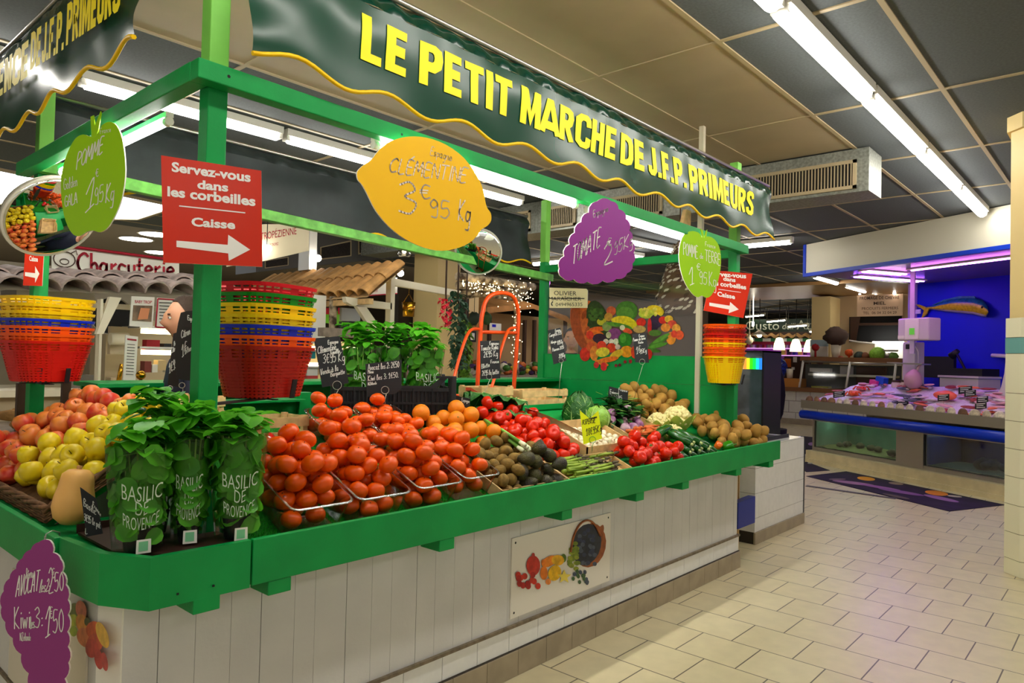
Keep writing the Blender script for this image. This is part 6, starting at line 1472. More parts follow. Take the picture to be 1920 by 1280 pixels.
# dark cafe corner, brass pail and garlands behind the crate basil
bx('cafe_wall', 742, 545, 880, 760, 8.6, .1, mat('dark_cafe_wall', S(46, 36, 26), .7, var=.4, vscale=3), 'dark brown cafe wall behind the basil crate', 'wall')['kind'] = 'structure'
c = AY(766, 580, 6.8); t = thing('brass_pail', c[:], 'hanging brass pail behind the basil', 'pail'); m = MB(); m.lathe([(.07, -.09), (.085, .09), (.08, .09), (.066, -.085), (0, -.085)], 16, Matrix.Translation(c)); m.build('body', M_BRASS, t); m = MB(); m.tube([c + Vector((-.083, 0, .08)), c + Vector((0, 0, .2)), c + Vector((.083, 0, .08))], .005, 6); m.tube([c + Vector((0, 0, .2)), Vector((c.x, c.y, 2.4))], .004, 5); m.build('handle', M_BRASS, t)
def garland(name, px0, px1, y0, y1, Y, mt, n, L, label, stem):
    q = random.Random(px0); t = thing(name, AY((px0 + px1) / 2, y0, Y)[:], label, 'garland'); m = MB()
    for i in range(n):
        v = i / n; p = AY(q.uniform(px0, px1), y0 + (y1 - y0) * v, Y + q.uniform(-.1, .1)); a = q.uniform(0, 2 * pi); m.leaf(p, (cos(a), sin(a), -q.uniform(.2, 1.2)), (0, 0, 1), L * q.uniform(.8, 1.2), L * .7, 0, .2)
    tag(m.build('leaves', mt, t), kind='stuff')
    m = MB(); g0 = AY((px0 + px1) / 2, y0 - 6, Y); m.tube([Vector((g0.x, g0.y, CZ - .01)), g0, AY((px0 + px1) / 2 + 2, (y0 + y1) / 2, Y), AY((px0 + px1) / 2, y1, Y)], .01, 6); m.build('stem', stem, t)
garland('red_flower_garland', 826, 846, 558, 612, 5.6, mat('cerise_petal', S(226, 36, 60), .5), 60, .05, 'hanging spray of cerise red flowers above the basil', M_BROWN)
garland('eucalyptus_garland', 846, 872, 545, 690, 5.7, mat('eucalyptus_leaf', S(62, 96, 72), .6, var=.3), 240, .07, 'hanging eucalyptus garland left of the hand truck', M_BROWN)
garland('grass_garland', 868, 880, 600, 712, 6.0, mat('moss_green', S(110, 150, 50), .6, var=.3), 120, .09, 'light green trailing foliage beside the eucalyptus', M_BROWN)
# birch logs with fairy lights
for i, (a, b) in enumerate((((858, 518), (1000, 538)), ((858, 534), (985, 549)), ((858, 546), (975, 560)), ((858, 558), (940, 548)))):
    P, Q = AY(*a, 7.0 + .12 * i), AY(*b, 7.0 + .12 * i); t = thing('birch_log', ((P + Q) / 2)[:], 'birch log hung with fairy lights, %s of the bundle' % ('top one', 'second one', 'third one', 'lowest one')[i], 'log'); m = MB(); m.tube([P, P * .6 + Q * .4 + Vector((0, 0, .01)), Q], .06 - .006 * i, 10); m.build('trunk', M_BIRCH, t)
    for g0 in (P * .85 + Q * .15, P * .2 + Q * .8): m = MB(); m.tube([g0, Vector((g0.x, g0.y, CZ - .01))], .004, 5); m.build('hanging_cord', M_BROWN, t)
q = random.Random(2); m = MB()
for i in range(230):
    k = q.random()
    if i < 160: p = AY(866 + 134 * k, 524 + 26 * k * q.random() + q.gauss(22, 12) * (.3 + .7 * k), 6.9)
    else: p = AY(968 + q.gauss(0, 5), 560 + 120 * k, 6.9)
    m.ball(p, .0065, 5, 3)
o = m.build('fairy_lights', mat('fairy_light', (1, .78, .4), .5, emit=9)); tag(o, 'warm string of fairy lights wound round the birch logs', 'fairy lights', kind='stuff')
m = MB(); g0 = AY(968, 705, 6.95); m.tube([AY(968, 556, 6.95), AY(969, 620, 6.95), g0, Vector((g0.x, g0.y, 0))], .04, 8); tag(m.build('birch_pole', M_BIRCH), 'birch pole wound with fairy lights behind the hand truck', 'pole')
# brown awning stall at the right
t = thing('awning_stall', AY(960, 640, 9)[:], 'stall under a pale brown canvas awning behind the hand truck', 'stall')
m = MB(); A = [AY(x, y, 9.0) for x, y in ((893, 612), (905, 576), (1000, 570), (1062, 592), (1075, 604))]; B = [p + Vector((0, 1.2, .35)) for p in A]; m.add(A + B, [(i, i + 1, i + 6, i + 5) for i in range(4)], 0, True); C4 = [p + Vector((0, 0, -.09 - .03 * (i % 2))) for i, p in enumerate(A)]; m.add(A + C4, [(i, i + 5, i + 6, i + 1) for i in range(4)], 0); m.build('awning', mat('brown_canvas', S(186, 130, 74), .8, var=.2, vscale=5), t)
for px in (918, 984, 1002, 1060): m = MB(); c = AY(px, 600, 9.05); m.bb((c.x - .03, 9.02, 0), (c.x + .03, 9.08, c.z)); m.build('post', M_BROWN, t)
bx('stall_back', 888, 592, 1085, 720, 10.3, .1, mat('warm_plaster', S(206, 172, 120), .7), None, None, t); bx('stall_table', 884, 704, 1085, 730, 8.4, .8, M_GREYW, None, None, t)
bx('cream_placard', 878, 553, 898, 588, 8.8, .02, mat('cream_card', S(236, 206, 150), .5), 'blank cream placard below the birch logs', 'placard')
t = bx('framed_picture', 879, 620, 893, 641, 8.6, .03, M_BLACK, 'small black framed picture left of the hand truck', 'picture'); bx('print', 882, 624, 890, 637, 8.59, .005, M_WHITE, None, None, t)
o = bx('notice', 918, 606, 940, 621, 9.0, .01, M_WHITE, 'white notice with blue logo under the awning', 'notice'); bx('logo', 923, 608, 930, 613, 8.995, .004, M_BLUE, None, None, o)
for i, (px, c) in enumerate(((889, (40, 50, 40)), (912, (50, 76, 40)))): p = AY(px, 597, 7.6); m = MB(); m.ball(p, .09, 12, 8, 0, (1, 1, 1.1), None, .3, 5); m.tube([p, Vector((p.x, p.y, CZ - .01))], .004, 5); tag(m.build('hanging_plant', mat('plant_%d' % i, S(*c), .7)), 'dark round hanging plant, %s the hand truck hoop' % ('left of' if i == 0 else 'seen inside'), 'plant')
PC = [(214, 60, 40), (226, 190, 60), (120, 160, 50), (236, 226, 200), (90, 60, 110), (206, 110, 50), (60, 110, 40), (60, 50, 44)]
q = random.Random(6)
for i in range(46):
    px = 874 + 160 * (i / 46) + q.uniform(-4, 4); p = AY(px, 700, 8.5 + .6 * q.random()); m = MB(); r = q.uniform(.045, .09); p.z = AY(px, 704, 8.4).z + r * .8 + .07 * (i % 3); m.ball(p, r, 10, 7, 0, (1, 1, q.uniform(.6, 1)), None, .25, 4); k = i % 8
    tag(m.build('market_produce', mat('produce_%d' % k, S(*PC[k]), .5, var=.3)), '%s produce heaped on the far stall behind the green shelf' % ('red', 'yellow', 'light green', 'white', 'purple', 'orange', 'dark green', 'blackish')[k], 'produce', '%s produce on the far stall' % ('red', 'yellow', 'light green', 'white', 'purple', 'orange', 'dark green', 'blackish')[k])
bx('mid_hall_wall', 1020, 470, 1330, 760, 12.5, .1, mat('taupe_wall', S(132, 112, 92), .8), 'taupe hall wall seen through the clear screen', 'wall')['kind'] = 'structure'
# woven hanging and pale banner seen through the screen
c = AX(1272, 590, 5.75); t = thing('woven_hanging', c[:], 'hanging brown and white woven wicker cone behind the potato apple sign', 'wicker')
m = MB(); q = random.Random(9); r0, hh = .20, .62
m.lathe([(.0, -.02), (r0 * .7, -.01), (r0, .06), (r0 * .93, .2), (r0 * .6, .42), (r0 * .2, .6), (.02, .66)], 16, Matrix.Translation(c)); m.build('core', mat('wicker_brown', S(110, 80, 54), .8), t)
m = MB()
for i in range(420):
    z = q.uniform(0, hh); r = r0 * (1.02 if z < .15 else 1.02 - .85 * (z - .15) / .5); a = 2 * pi * q.random(); m.leaf(c + Vector((cos(a) * r, sin(a) * r, z)), (-sin(a), cos(a), .55), (cos(a), sin(a), 0), .055, .022, i % 2, .2)
m.build('woven_strips', [mat('wicker_white', S(222, 208, 186), .7), mat('wicker_dark', S(84, 56, 36), .8)], t); m = MB(); m.tube([c + Vector((0, 0, .64)), Vector((c.x, c.y, CZ - .01))], .006, 5); m.build('cord', M_BROWN, t)
o = pn('timber_offcut', [(1287, 392), (1296, 396), (1295, 424), (1281, 418)], 2.6, M_WOOD, 'small pale timber offcut fixed on the front rail', 'board', None, .03)

# ================================================================ people
M_SKIN = mat('skin', S(206, 150, 120), .5); M_HAIR = mat('brown_hair', S(52, 36, 26), .7, bump=.4, bscale=120)
def person(base, face, label, jacket, trousers, hair, h=1.76, shirt=None, arm=.25):
    """standing figure; face is the heading of the nose"""
    t = thing('person', base, label, 'person'); B = Vector(base); f = Vector((cos(face), sin(face), 0)); s = Vector((-f.y, f.x, 0)); u = Vector((0, 0, 1)); k = h / 1.76
    def at(a, b, c): return B + (f * a + s * b + u * c) * k
    me = bpy.data.meshes.new('body'); V = []; E = []; Rr = []
    def add(p, r, par=None):
        V.append(p); Rr.append(r * k)
        if par is not None: E.append((par, len(V) - 1))
        return len(V) - 1
    pel = add(at(0, 0, .95), .14); wa = add(at(0, 0, 1.12), .125, pel); ch = add(at(0, 0, 1.32), .15, wa); nk = add(at(.0, 0, 1.47), .07, ch); add(at(.015, 0, 1.54), .055, nk)
    for sg in (-1, 1):
        hp = add(at(0, sg * .09, .88), .095, pel); kn = add(at(.03, sg * .1, .5), .06, hp); an = add(at(0, sg * .1, .09), .042, kn); add(at(.14, sg * .11, .03), .035, an)
        sh = add(at(0, sg * .17, 1.41), .072, ch); el = add(at(-.02 + arm * .3, sg * .23, 1.13), .048, sh); wr = add(at(.1 + arm * .5, sg * .19, .98), .034, el); add(at(.16 + arm * .55, sg * .18, .95), .03, wr)
    me.from_pydata(V, E, []); o = bpy.data.objects.new('body', me); COL.objects.link(o); o.parent = t; o.matrix_parent_inverse = Matrix.Translation(t.location).inverted()
    sk = o.modifiers.new('skin', 'SKIN'); o.modifiers.new('sub', 'SUBSURF').levels = 2; o.modifiers['sub'].render_levels = 2
    for i, d in enumerate(me.skin_vertices[0].data): d.radius = (Rr[i], Rr[i]); d.use_root = i == 0
    dg = bpy.context.evaluated_depsgraph_get(); em = bpy.data.meshes.new_from_object(o.evaluated_get(dg)); o.modifiers.clear(); o.data = em
    for mt in (M_SKIN, jacket, trousers): em.materials.append(mt)
    for p in em.polygons:
        p.use_smooth = True; c = (p.center - B); z = c.dot(u) / k; lat = abs(c.dot(s)) / k
        hand = c.dot(f) / k > .13 + arm * .45 and z > .8 and lat > .1
        p.material_index = 0 if (z > 1.49 or hand) else (1 if z > .9 else 2)
    # head: lofted rings along the face, wider at the brow, narrower at the chin, with nose, brow ridge and ears
    hc = at(.03, 0, 1.65); m = MB(); NU, NV = 20, 16; vs = []
    for i in range(NV + 1):
        v = i / NV; ph = pi * v; z = cos(ph) * .118
        for j in range(NU):
            a = 2 * pi * j / NU; w = sin(ph); dx = cos(a); dy = sin(a); front = max(0, dx)
            rx = .098 if z > -.02 else .098 + .10 * (z + .02); ry = .076 if z > -.03 else .076 + .22 * (z + .03)
            x, y = dx * rx * w, dy * ry * w
            nose = .027 * math.exp(-((z + .03) / .018) ** 2) * math.exp(-(dy / .16) ** 2) * front + .012 * math.exp(-((z + .002) / .03) ** 2) * math.exp(-(dy / .14) ** 2) * front
            brow = .006 * math.exp(-((z - .02) / .012) ** 2) * front - .007 * math.exp(-((z - .002) / .012) ** 2) * front * math.exp(-((abs(dy) - .4) / .2) ** 2)
            lip = .006 * math.exp(-((z + .066) / .010) ** 2) * front * math.exp(-(dy / .35) ** 2); chin = .010 * math.exp(-((z + .10) / .016) ** 2) * front
            vs.append(hc + (f * (x + nose + brow + lip + chin) + s * y + u * z) * k)
    m.add(vs, [(i * NU + j, (i + 1) * NU + j, (i + 1) * NU + (j + 1) % NU, i * NU + (j + 1) % NU) for i in range(NV) for j in range(NU)], 0, True)
    for sg in (-1, 1):
        m.ball(hc + (s * sg * .078 + f * -.008 + u * -.01) * k, .026 * k, 10, 7, 0, (.6, .35, 1), Matrix((f, s, u)).transposed())
        m.ball(hc + (f * .083 + s * sg * .031 + u * .004) * k, .0095 * k, 8, 6, 1); m.ball(hc + (f * .0905 + s * sg * .031 + u * .004) * k, .0045 * k, 8, 6, 2)
        m.box(hc + (f * .092 + s * sg * .032 + u * .023) * k, (.008, .036 * k, .006), 2, Matrix((f, s, u)).transposed())
    m.box(hc + (f * .094 + u * -.069) * k, (.006, .042 * k, .004), 3, Matrix((f, s, u)).transposed())
    m.build('head', [M_SKIN, M_WHITE, M_HAIR, mat('lip_tone', S(150, 80, 72), .5)], t)
    m = MB(); vs = []
    for i in range(9):
        ph = pi * .56 * i / 8
        for j in range(NU):
            a = 2 * pi * j / NU; lim = (1.0 if cos(a) < -.15 else 1 - .55 * min(1, (cos(a) + .15) * 1.1))
            p2 = ph * lim; vs.append(hc + (f * (cos(a) * .104 * sin(p2) - .006) + s * sin(a) * .083 * sin(p2) + u * (cos(p2) * .127 + .004)) * k)
    m.add(vs, [(i * NU + j, (i + 1) * NU + j, (i + 1) * NU + (j + 1) % NU, i * NU + (j + 1) % NU) for i in range(8) for j in range(NU)], 0, True)
    m.build('hair', hair, t)
    if shirt:
        m = MB(); m.add([at(.155, -.05, 1.44), at(.155, .05, 1.44), at(.175, 0, 1.18)], [(0, 1, 2)]); m.build('collar', shirt, t)
    return t
v = AY(352, 600, 3.94); person((v.x + .02, 3.94, 0), radians(172), 'dark-haired person in a dark jacket in profile behind the corner post', mat('navy_jacket', S(30, 34, 52), .7), mat('dark_trousers', S(30, 30, 34), .8), M_HAIR, 1.83)
v = AX(1071, 628, 7.2); person((v.x, v.y, 0), atan2(-v.y, -v.x), 'person in a navy jacket over a white collar seen through the clear screen', mat('navy_jacket', S(30, 34, 52), .7), mat('dark_trousers', S(30, 30, 34), .8), mat('black_hair', S(24, 22, 22), .7), 1.92, M_WHITE)
# ================================================================ fishmonger on the right
FA = Vector((11.66, 4.03, 0)); FD = Vector((-.4835, -.8753, 0)); FN = Vector((.8753, -.4835, 0))
def F(s, t, z): return FA + FD * s + FN * t + Vector((0, 0, z))
FROT = Matrix((FD, FN, Vector((0, 0, 1)))).transposed()
def fb(m, s0, s1, t0, t1, z0, z1, mi=0):
    m.box(F((s0 + s1) / 2, (t0 + t1) / 2, (z0 + z1) / 2), (abs(s1 - s0), abs(t1 - t0), z1 - z0), mi, FROT)
def fpx(x, y, t): return APL(x, y, F(0, t, 0), FN)
def fs(x, y, t): return (fpx(x, y, t) - FA).dot(FD)
M_STONE = mat('cream_stone_step', S(220, 204, 160), .5, var=.1, vscale=6)
M_ICE = mat('crushed_ice', S(226, 220, 235), .35, var=.15, vscale=40, bump=.8, bscale=50)
t = thing('fish_counter', F(1.7, .6, 0)[:], 'long fish counter with steel rim, blue bumper and glass tanks below', 'counter')
m = MB(); fb(m, -.04, 4.3, -.02, 1.4, 0, .06); fb(m, 0, 4.3, .03, 1.4, .06, .18); m.build('stone_step', M_STONE, t)
m = MB(); fb(m, .02, 4.3, .14, 1.5, .18, .235); fb(m, 0.02, 4.3, .14, 1.5, .655, .70); fb(m, .02, .06, .14, 1.5, .2, .7); fb(m, 1.62, 2.05, .13, 1.5, .2, .7); fb(m, .02, 4.3, 1.25, 1.4, .2, .9); m.build('steel_carcass', M_STEEL, t)
m = MB(); fb(m, -.05, 4.3, -.0, 1.5, .86, .885); fb(m, -.05, 4.3, -.02, .0, .85, .975); fb(m, -.07, -.05, -.02, 1.4, .85, .985); m.build('steel_rim', M_STEEL, t)
m = MB()
P = [F(-.06, .0, .75), F(4.3, .0, .75)]; m.tube(P, .068, 14); m.build('blue_bumper', mat('blue_bumper_vinyl', S(6, 50, 190), .3), t)
def fish_tank(s0, s1, label, water, back):
    t = thing('fish_tank', F((s0 + s1) / 2, .5, .24)[:], label, 'tank')
    m = MB(); fb(m, s0, s1, .148, .156, .236, .654); m.build('glass_front', clear_mat('tank_glass', (.9, .96, .93), .05), t)
    m = MB(); fb(m, s0, s1, .78, .8, .236, .654); fb(m, s0, s0 + .005, .16, .78, .236, .654); fb(m, s1 - .005, s1, .16, .78, .236, .654); m.build('tank_back', back, t)
    m = MB(); m.add([F(s0 + (s1 - s0) * i / 12, .165 + .6 * j / 5, .25 + .022 * noise.noise(Vector((i * .7, j * .9, s0))) + .03 * j / 5) for i in range(13) for j in range(6)], [(i * 6 + j, i * 6 + j + 1, (i + 1) * 6 + j + 1, (i + 1) * 6 + j) for i in range(12) for j in range(5)], 0, True); m.build('gravel_bed', mat('tank_gravel', S(150, 146, 90), .9, var=.4, vscale=50), t)
    m = MB(); fb(m, s0, s1, .2, .78, .236, .62); m.build('water', water, t)
    m = MB(); fb(m, s0 + .05, s1 - .05, .40, .43, .640, .654); m.build('tank_fill_strip', mat('tank_fill_strip', (.9, 1, .85), .5, emit=7), t)  # glowing strip added under the tank top to brighten the inside
    return t
def water(nm, c, k):
    m = bpy.data.materials.new(nm); m.use_nodes = True; nt = m.node_tree; b = nt.nodes['Principled BSDF']; nt.nodes.remove(b)
    tr = nt.nodes.new('ShaderNodeBsdfTransparent'); tr.inputs[0].default_value = (*c, 1); nt.links.new(tr.outputs[0], nt.nodes['Material Output'].inputs[0]); return m
fish_tank(.08, 1.60, 'left fish tank with greenish water and stones under the blue bumper', water('green_water', (.80, .92, .86), 1), mat('tank_back_green', S(126, 152, 138), .5, var=.2, vscale=3))
fish_tank(2.08, 4.2, 'right fish tank with dark blue water beside the cream pillar', water('blue_water', (.35, .48, .8), 1), mat('tank_back_blue', S(40, 54, 110), .5, var=.5, vscale=3))
q = random.Random(12)
for i in range(9):
    s = q.uniform(.25, 1.5); m = MB(); m.ball(F(s, q.uniform(.3, .6), .31), q.uniform(.035, .07), 10, 7, 0, (1.3, 1, .8), None, .3, 3); tag(m.build('tank_rock', mat('tank_rock', S(92, 80, 58), .8, var=.4)), 'brown stone on the gravel of the left fish tank', 'stone', 'stones in the left tank')
for i in range(8):
    s = q.uniform(2.6, 3.6); m = MB(); m.ball(F(s, q.uniform(.3, .55), .33), q.uniform(.06, .1), 10, 7, 0, (1.4, 1, .8), None, .35, 3); tag(m.build('tank_rock', mat('dark_tank_rock', S(34, 34, 40), .8, var=.4)), 'dark stone in the right fish tank', 'stone', 'stones in the right tank')
for s in (2.5, 2.9):
    m = MB(); m.ball(F(s, .35, .31), .04, 10, 7, 0, (2.2, .9, .5), FROT); m.tube([F(s + .08, .35, .31), F(s + .15, .34, .315)], [.02, .006], 6)
# ice bed, sloping
def icez(t): return .905 + .30 * t
m = MB(); m.add([F(-.04 + 4.3 * i / 40, .02 + 1.18 * j / 10, icez(.02 + 1.18 * j / 10) + .02 * noise.noise(Vector((i * .6, j * .8, 1)))) for i in range(41) for j in range(11)], [(i * 11 + j, i * 11 + j + 1, (i + 1) * 11 + j + 1, (i + 1) * 11 + j) for i in range(40) for j in range(10)], 0, True)
o = m.build('crushed_ice', M_ICE); tag(o, 'bed of crushed ice on the fish counter', 'ice', kind='stuff')
SH = []
for i in range(4):
    m = MB(); m.ball((0, 0, 0), .052, 14, 8, 0, (1, .38, 1.0), None, .08, 4); SH.append(m.mesh('scallop_shell', mat('shell_%d' % i, S(*((150, 112, 80), (228, 214, 190), (206, 190, 160), (120, 86, 62))[i]), .6, var=.3, vscale=40)))
ORDS = ('brown', 'whitish', 'beige', 'dark brown')
for i in range(22):
    s = .04 + i * .155; k = (3, 0, 3, 0, 1, 1, 3, 1, 1, 0, 1, 2, 1, 3, 1, 2, 1, 3, 2, 2, 1, 0)[i % 22]
    o = mesh_obj('scallop_shell', SH[k]); o.scale = (1.35, 1.35, 1.35); o.location = F(s, .05, icez(.03) + .066); a = atan2(FD.y, FD.x); o.rotation_euler = (q.uniform(-.2, .0), 0, a + q.uniform(-.3, .3)); tag(o, ORDS[k] + ' scallop shell standing in the row along the steel rim', 'shell', ORDS[k] + ' shells along the rim')
FM = []
def fishmesh(c1, c2, L):
    m = MB(); m.tube([(-L * .5, 0, 0), (-L * .4, 0, 0), (-L * .15, 0, .004), (L * .15, 0, .003), (L * .36, 0, 0), (L * .40, 0, 0)], [L * .03, L * .09, L * .125, L * .09, L * .03, L * .02], 10); m.v = [(x, y, z * .62) for x, y, z in m.v]
    m.add([(L * .38, 0, 0), (L * .52, L * .1, 0), (L * .47, 0, 0), (L * .52, -L * .1, 0)], [(0, 1, 2, 3)], 1); m.ball((-L * .42, L * .03, L * .045), L * .015, 6, 4, 2); return m.mesh('fish', [mat('fish_%s' % c1[0], S(*c1), .25, var=.3, vscale=20), mat('fin_%s' % c2[0], S(*c2), .5), M_BLACK])
FM = [fishmesh((176, 170, 180), (120, 110, 120), .26), fishmesh((196, 120, 110), (150, 70, 70), .24), fishmesh((96, 100, 120), (60, 60, 80), .30)]
m = MB(); m.ball((0, 0, 0), .06, 12, 7, 0, (1.7, .9, .28), None, .12, 2); FILS = [m.mesh('fish_fillet', mat('fillet_%d' % i, S(*c), .35, var=.15, vscale=12)) for i, c in enumerate(((226, 170, 180), (236, 120, 84), (222, 206, 210), (160, 70, 70)))]
FC = ('pink', 'orange', 'white', 'dark red')
for i in range(130):
    s, tt = q.uniform(.05, 4.1), q.uniform(.14, 1.12); z = icez(tt) + .03; a = q.uniform(0, 6.28)
    if s < 1.9 and i % 2 == 0:
        o = mesh_obj('fish', FM[i % 3]); lab, cat, gr = (('silvery', 'reddish', 'dark grey')[i % 3] + ' whole fish lying on the ice of the fish counter', 'fish', ('silvery', 'reddish', 'dark grey')[i % 3] + ' fish on the ice')
        if s < .6: o.data = FM[1]; lab, gr = 'reddish whole fish heaped at the left end of the fish counter', 'reddish fish at the left end'
    else:
        k = (0, 2, 0, 3, 2, 0, 1)[i % 7]; o = mesh_obj('fish_fillet', FILS[k]); lab, cat, gr = FC[k] + ' fish fillet laid on the ice of the fish counter', 'fish fillet', FC[k] + ' fillets on the ice'
    o.location = F(s, tt, z + .02 * (i % 3)); o.rotation_euler = (q.uniform(-.15, .3), q.uniform(-.15, .15), a); tag(o, lab, cat, gr)
for i, (x, y, t0, lab) in enumerate(((1573, 739, .2, 'first black price tag from the left on the fish counter'), (1692, 753, .3, 'tilted black price tag behind the scallop shells'), (1769, 745, .35, 'black price tag in front of the orange salmon'), (1810, 731, .7, 'large black price tag before the cash desk, left one'), (1819, 737, .6, 'black price tag before the cash desk, right one'), (1842, 749, .4, 'small black price tag near the salmon at the right'), (1839, 761, .25, 'black price tag nearest the steel rim at the right'))):
    w, h = (11, 7) if i != 3 else (13, 8); s = slate(lab, [(x - w, y - h * .6), (x + w, y - h), (x + w, y + h * .6), (x - w, y + h)], fpx(x, y, t0), None, [('Prix', x - w * .8, y - 1, x + w * .7, y - 2.5, 4, .006), ('19.90', x - w * .7, y + h * .6, x + w * .7, y + h * .3, 5, .006)] if False else [])
    m = MB()
    for k in range(3):
        a, b = s.at(x - w * .75, y - 3 + 3.4 * k, .002), s.at(x + w * (.75 - .3 * (k % 2)), y - 4 + 3.4 * k, .002); d = Vector((0, 0, .008)); m.add([a, b, b + d, a + d], [(0, 1, 2, 3)])
    m.build('chalk_lines', M_CHALK, s.t)
    m = MB(); c = s.c; tt0 = (c - FA).dot(FN); m.tube([c - s.n * .006, Vector((c.x, c.y, icez(tt0)))], .003, 5); m.build('holder', M_STEEL, s.t)
for x, y, t0, c, l in ((1600, 738, .35, (236, 96, 40), 'bright orange crab on the ice at the left'), (1615, 728, .8, (230, 80, 60), 'orange sea snail heap at the back left')):
    p = fpx(x, y, t0); m = MB(); m.ball(p, .07, 12, 8, 0, (1.3, 1, .5), None, .2, 4)
    for k in range(8): a = 2 * pi * k / 8; m.tube([p, p + Vector((cos(a) * .09, sin(a) * .09, .03)), p + Vector((cos(a) * .13, sin(a) * .13, -.02))], .009, 5)
    tag(m.build('crab', mat('crab_%d' % c[1], S(*c), .4)), l, 'crab')
p = fpx(1772, 741, .6); m = MB(); m.ball(p, .13, 16, 10, 0, (1.3, .7, .5), FROT, .1, 3); tag(m.build('salmon_piece', mat('salmon_flesh', S(244, 110, 80), .35)), 'large orange salmon piece on the ice', 'fish')
for x, y, t0, c, l, w in ((1653, 716, 1.15, (30, 80, 190), 'blue carton at the back of the fish counter', .16), (1640, 722, 1.1, (220, 70, 150), 'pink carton beside the blue carton', .14)):
    p = fpx(x, y, t0); m = MB(); m.box(p, (w, .1, .16), 0, FROT @ RotM('Y', .2)); tag(m.build('carton', mat('carton_%d' % c[0], S(*c), .4)), l, 'carton')
for x, l in ((1681, 'glass jar with dark lid at the back of the fish counter, left one'), (1697, 'glass jar with dark lid at the back of the fish counter, right one')):
    p = fpx(x, 722, 1.15); t = thing('jar', p[:], l, 'jar'); Mx = Matrix.Translation(p - Vector((0, 0, .1))); m = MB(); m.lathe([(.06, 0), (.075, .02), (.075, .13), (.06, .15)], 16, Mx); m.build('jar_body', mat('cream_jar', S(226, 190, 190), .3), t); m = MB(); m.lathe([(.066, .15), (.066, .18), (0, .18)], 16, Mx); m.build('lid', M_BROWN, t)
p = fpx(1712, 712, .9); m = MB(); m.ball(p, .15, 12, 8, 0, (1, .8, 1), None, .2, 3); m.tube([p, p + Vector((.05, -.06, .2)), p + Vector((.08, -.12, .26))], [.03, .02, .008], 6); tag(m.build('string_bag', mat('pinkish_net', S(190, 150, 160), .6)), 'pinkish net bag with sticks behind the jars', 'bag')
# canopy over the fish counter
t = thing('counter_canopy', F(2, .1, 3.05)[:], 'white canopy board edged in blue above the fish counter', 'canopy')
m = MB(); fb(m, -.02, 4.5, .0, .06, 3.02, CZ - .012); m.build('fascia_board', mat('canopy_white', S(222, 216, 196), .5), t)
m = MB(); fb(m, -.05, 4.5, -.02, .06, 2.965, 3.02); fb(m, -.07, -.02, -.02, .06, 2.965, CZ - .012); m.build('blue_edge', mat('canopy_blue', S(16, 60, 200), .4), t)
m = MB(); fb(m, -.02, 4.5, .06, 3.2, 2.98, 3.0); m.build('canopy_underside', mat('violet_grey_panel', S(120, 100, 150), .25), t)
M_UV = mat('violet_lamp', (.34, .10, 1.0), .5, emit=16); M_PK = mat('pink_lamp', (.85, .22, 1.0), .5, emit=14)
for i, (s0, s1, t0, mt, lab) in enumerate(((.35, .55, .9, M_UV, 'violet lamp strip under the fish canopy, left one'), (.35, .55, 1.5, M_UV, 'violet lamp strip under the fish canopy, inner left'), (.9, 1.1, .5, M_PK, 'pink lamp strip under the fish canopy near the front'))):
    t = thing('strip_lamp', F(s0, t0, 2.97)[:], lab, 'lamp'); m = MB(); fb(m, s0, s1, t0 - .35, t0 + .45, 2.96, 2.979); m.build('housing', M_WHITE, t); m = MB(); fb(m, s0 + .03, s0 + .07, t0 - .32, t0 + .42, 2.945, 2.96); m.build('tube', mt, t); m = MB(); fb(m, s1 - .07, s1 - .03, t0 - .32, t0 + .42, 2.945, 2.96); m.build('tube', mt, t)
t = thing('strip_lamp', F(2.6, .62, 2.97)[:], 'long pink-white lamp along the right part of the fish canopy', 'lamp'); m = MB(); fb(m, 1.35, 4.2, .58, .70, 2.96, 2.979); m.build('housing', M_WHITE, t); m = MB(); fb(m, 1.4, 4.15, .62, .66, 2.945, 2.96); m.build('tube', M_PK, t)
# blue back wall
W0 = fs(1720, 560, 2.4)
m = MB(); fb(m, W0, 5.2, 2.4, 2.5, 0, 2.98); o = m.build('wall_blue', M_BLUE); tag(o, kind='structure')
m = MB(); fb(m, W0 - .1, W0, 2.3, 2.5, 0, 2.98); tag(m.build('trim_1', mat('violet_white_trim', S(190, 170, 200), .4)), kind='structure')
# mounted fish
t = thing('mounted_fish', fpx(1790, 578, 2.38)[:], 'yellow and blue-backed trophy fish mounted on the blue wall', 'trophy fish')
def FP(x, y, d=0): return fpx(x, y, 2.385 - d)
top = [(1720, 574), (1735, 575), (1748, 573), (1765, 565), (1785, 559), (1805, 557), (1825, 557), (1842, 562), (1851, 572), (1853, 583)]
bot = [(1721, 576), (1736, 579), (1749, 580), (1768, 583), (1787, 585), (1806, 587), (1825, 589), (1840, 593), (1849, 594), (1853, 586)]
for nm, lo, hi, mt in (('yellow_flank', .32, .9, mat('dorado_yellow', S(206, 186, 30), .35, var=.25, vscale=25)), ('blue_back', 0, .36, mat('dorado_blue', S(30, 110, 130), .4, var=.3)), ('pale_belly', .86, 1, mat('dorado_belly', S(226, 210, 190), .4))):
    m = MB(); vs = []
    for a, b in zip(top, bot):
        for k in range(7):
            v = lo + (hi - lo) * k / 6; vs.append(FP(a[0] * (1 - v) + b[0] * v, a[1] * (1 - v) + b[1] * v, .12 * sqrt(max(0, 1 - (2 * v - 1) ** 2)) * min(1, .25 + (a[0] - 1718) / 70)))
    m.add(vs, [(i * 7 + k, i * 7 + k + 1, i * 7 + k + 8, i * 7 + k + 7) for i in range(9) for k in range(6)], 0, True); m.build(nm, mt, t)
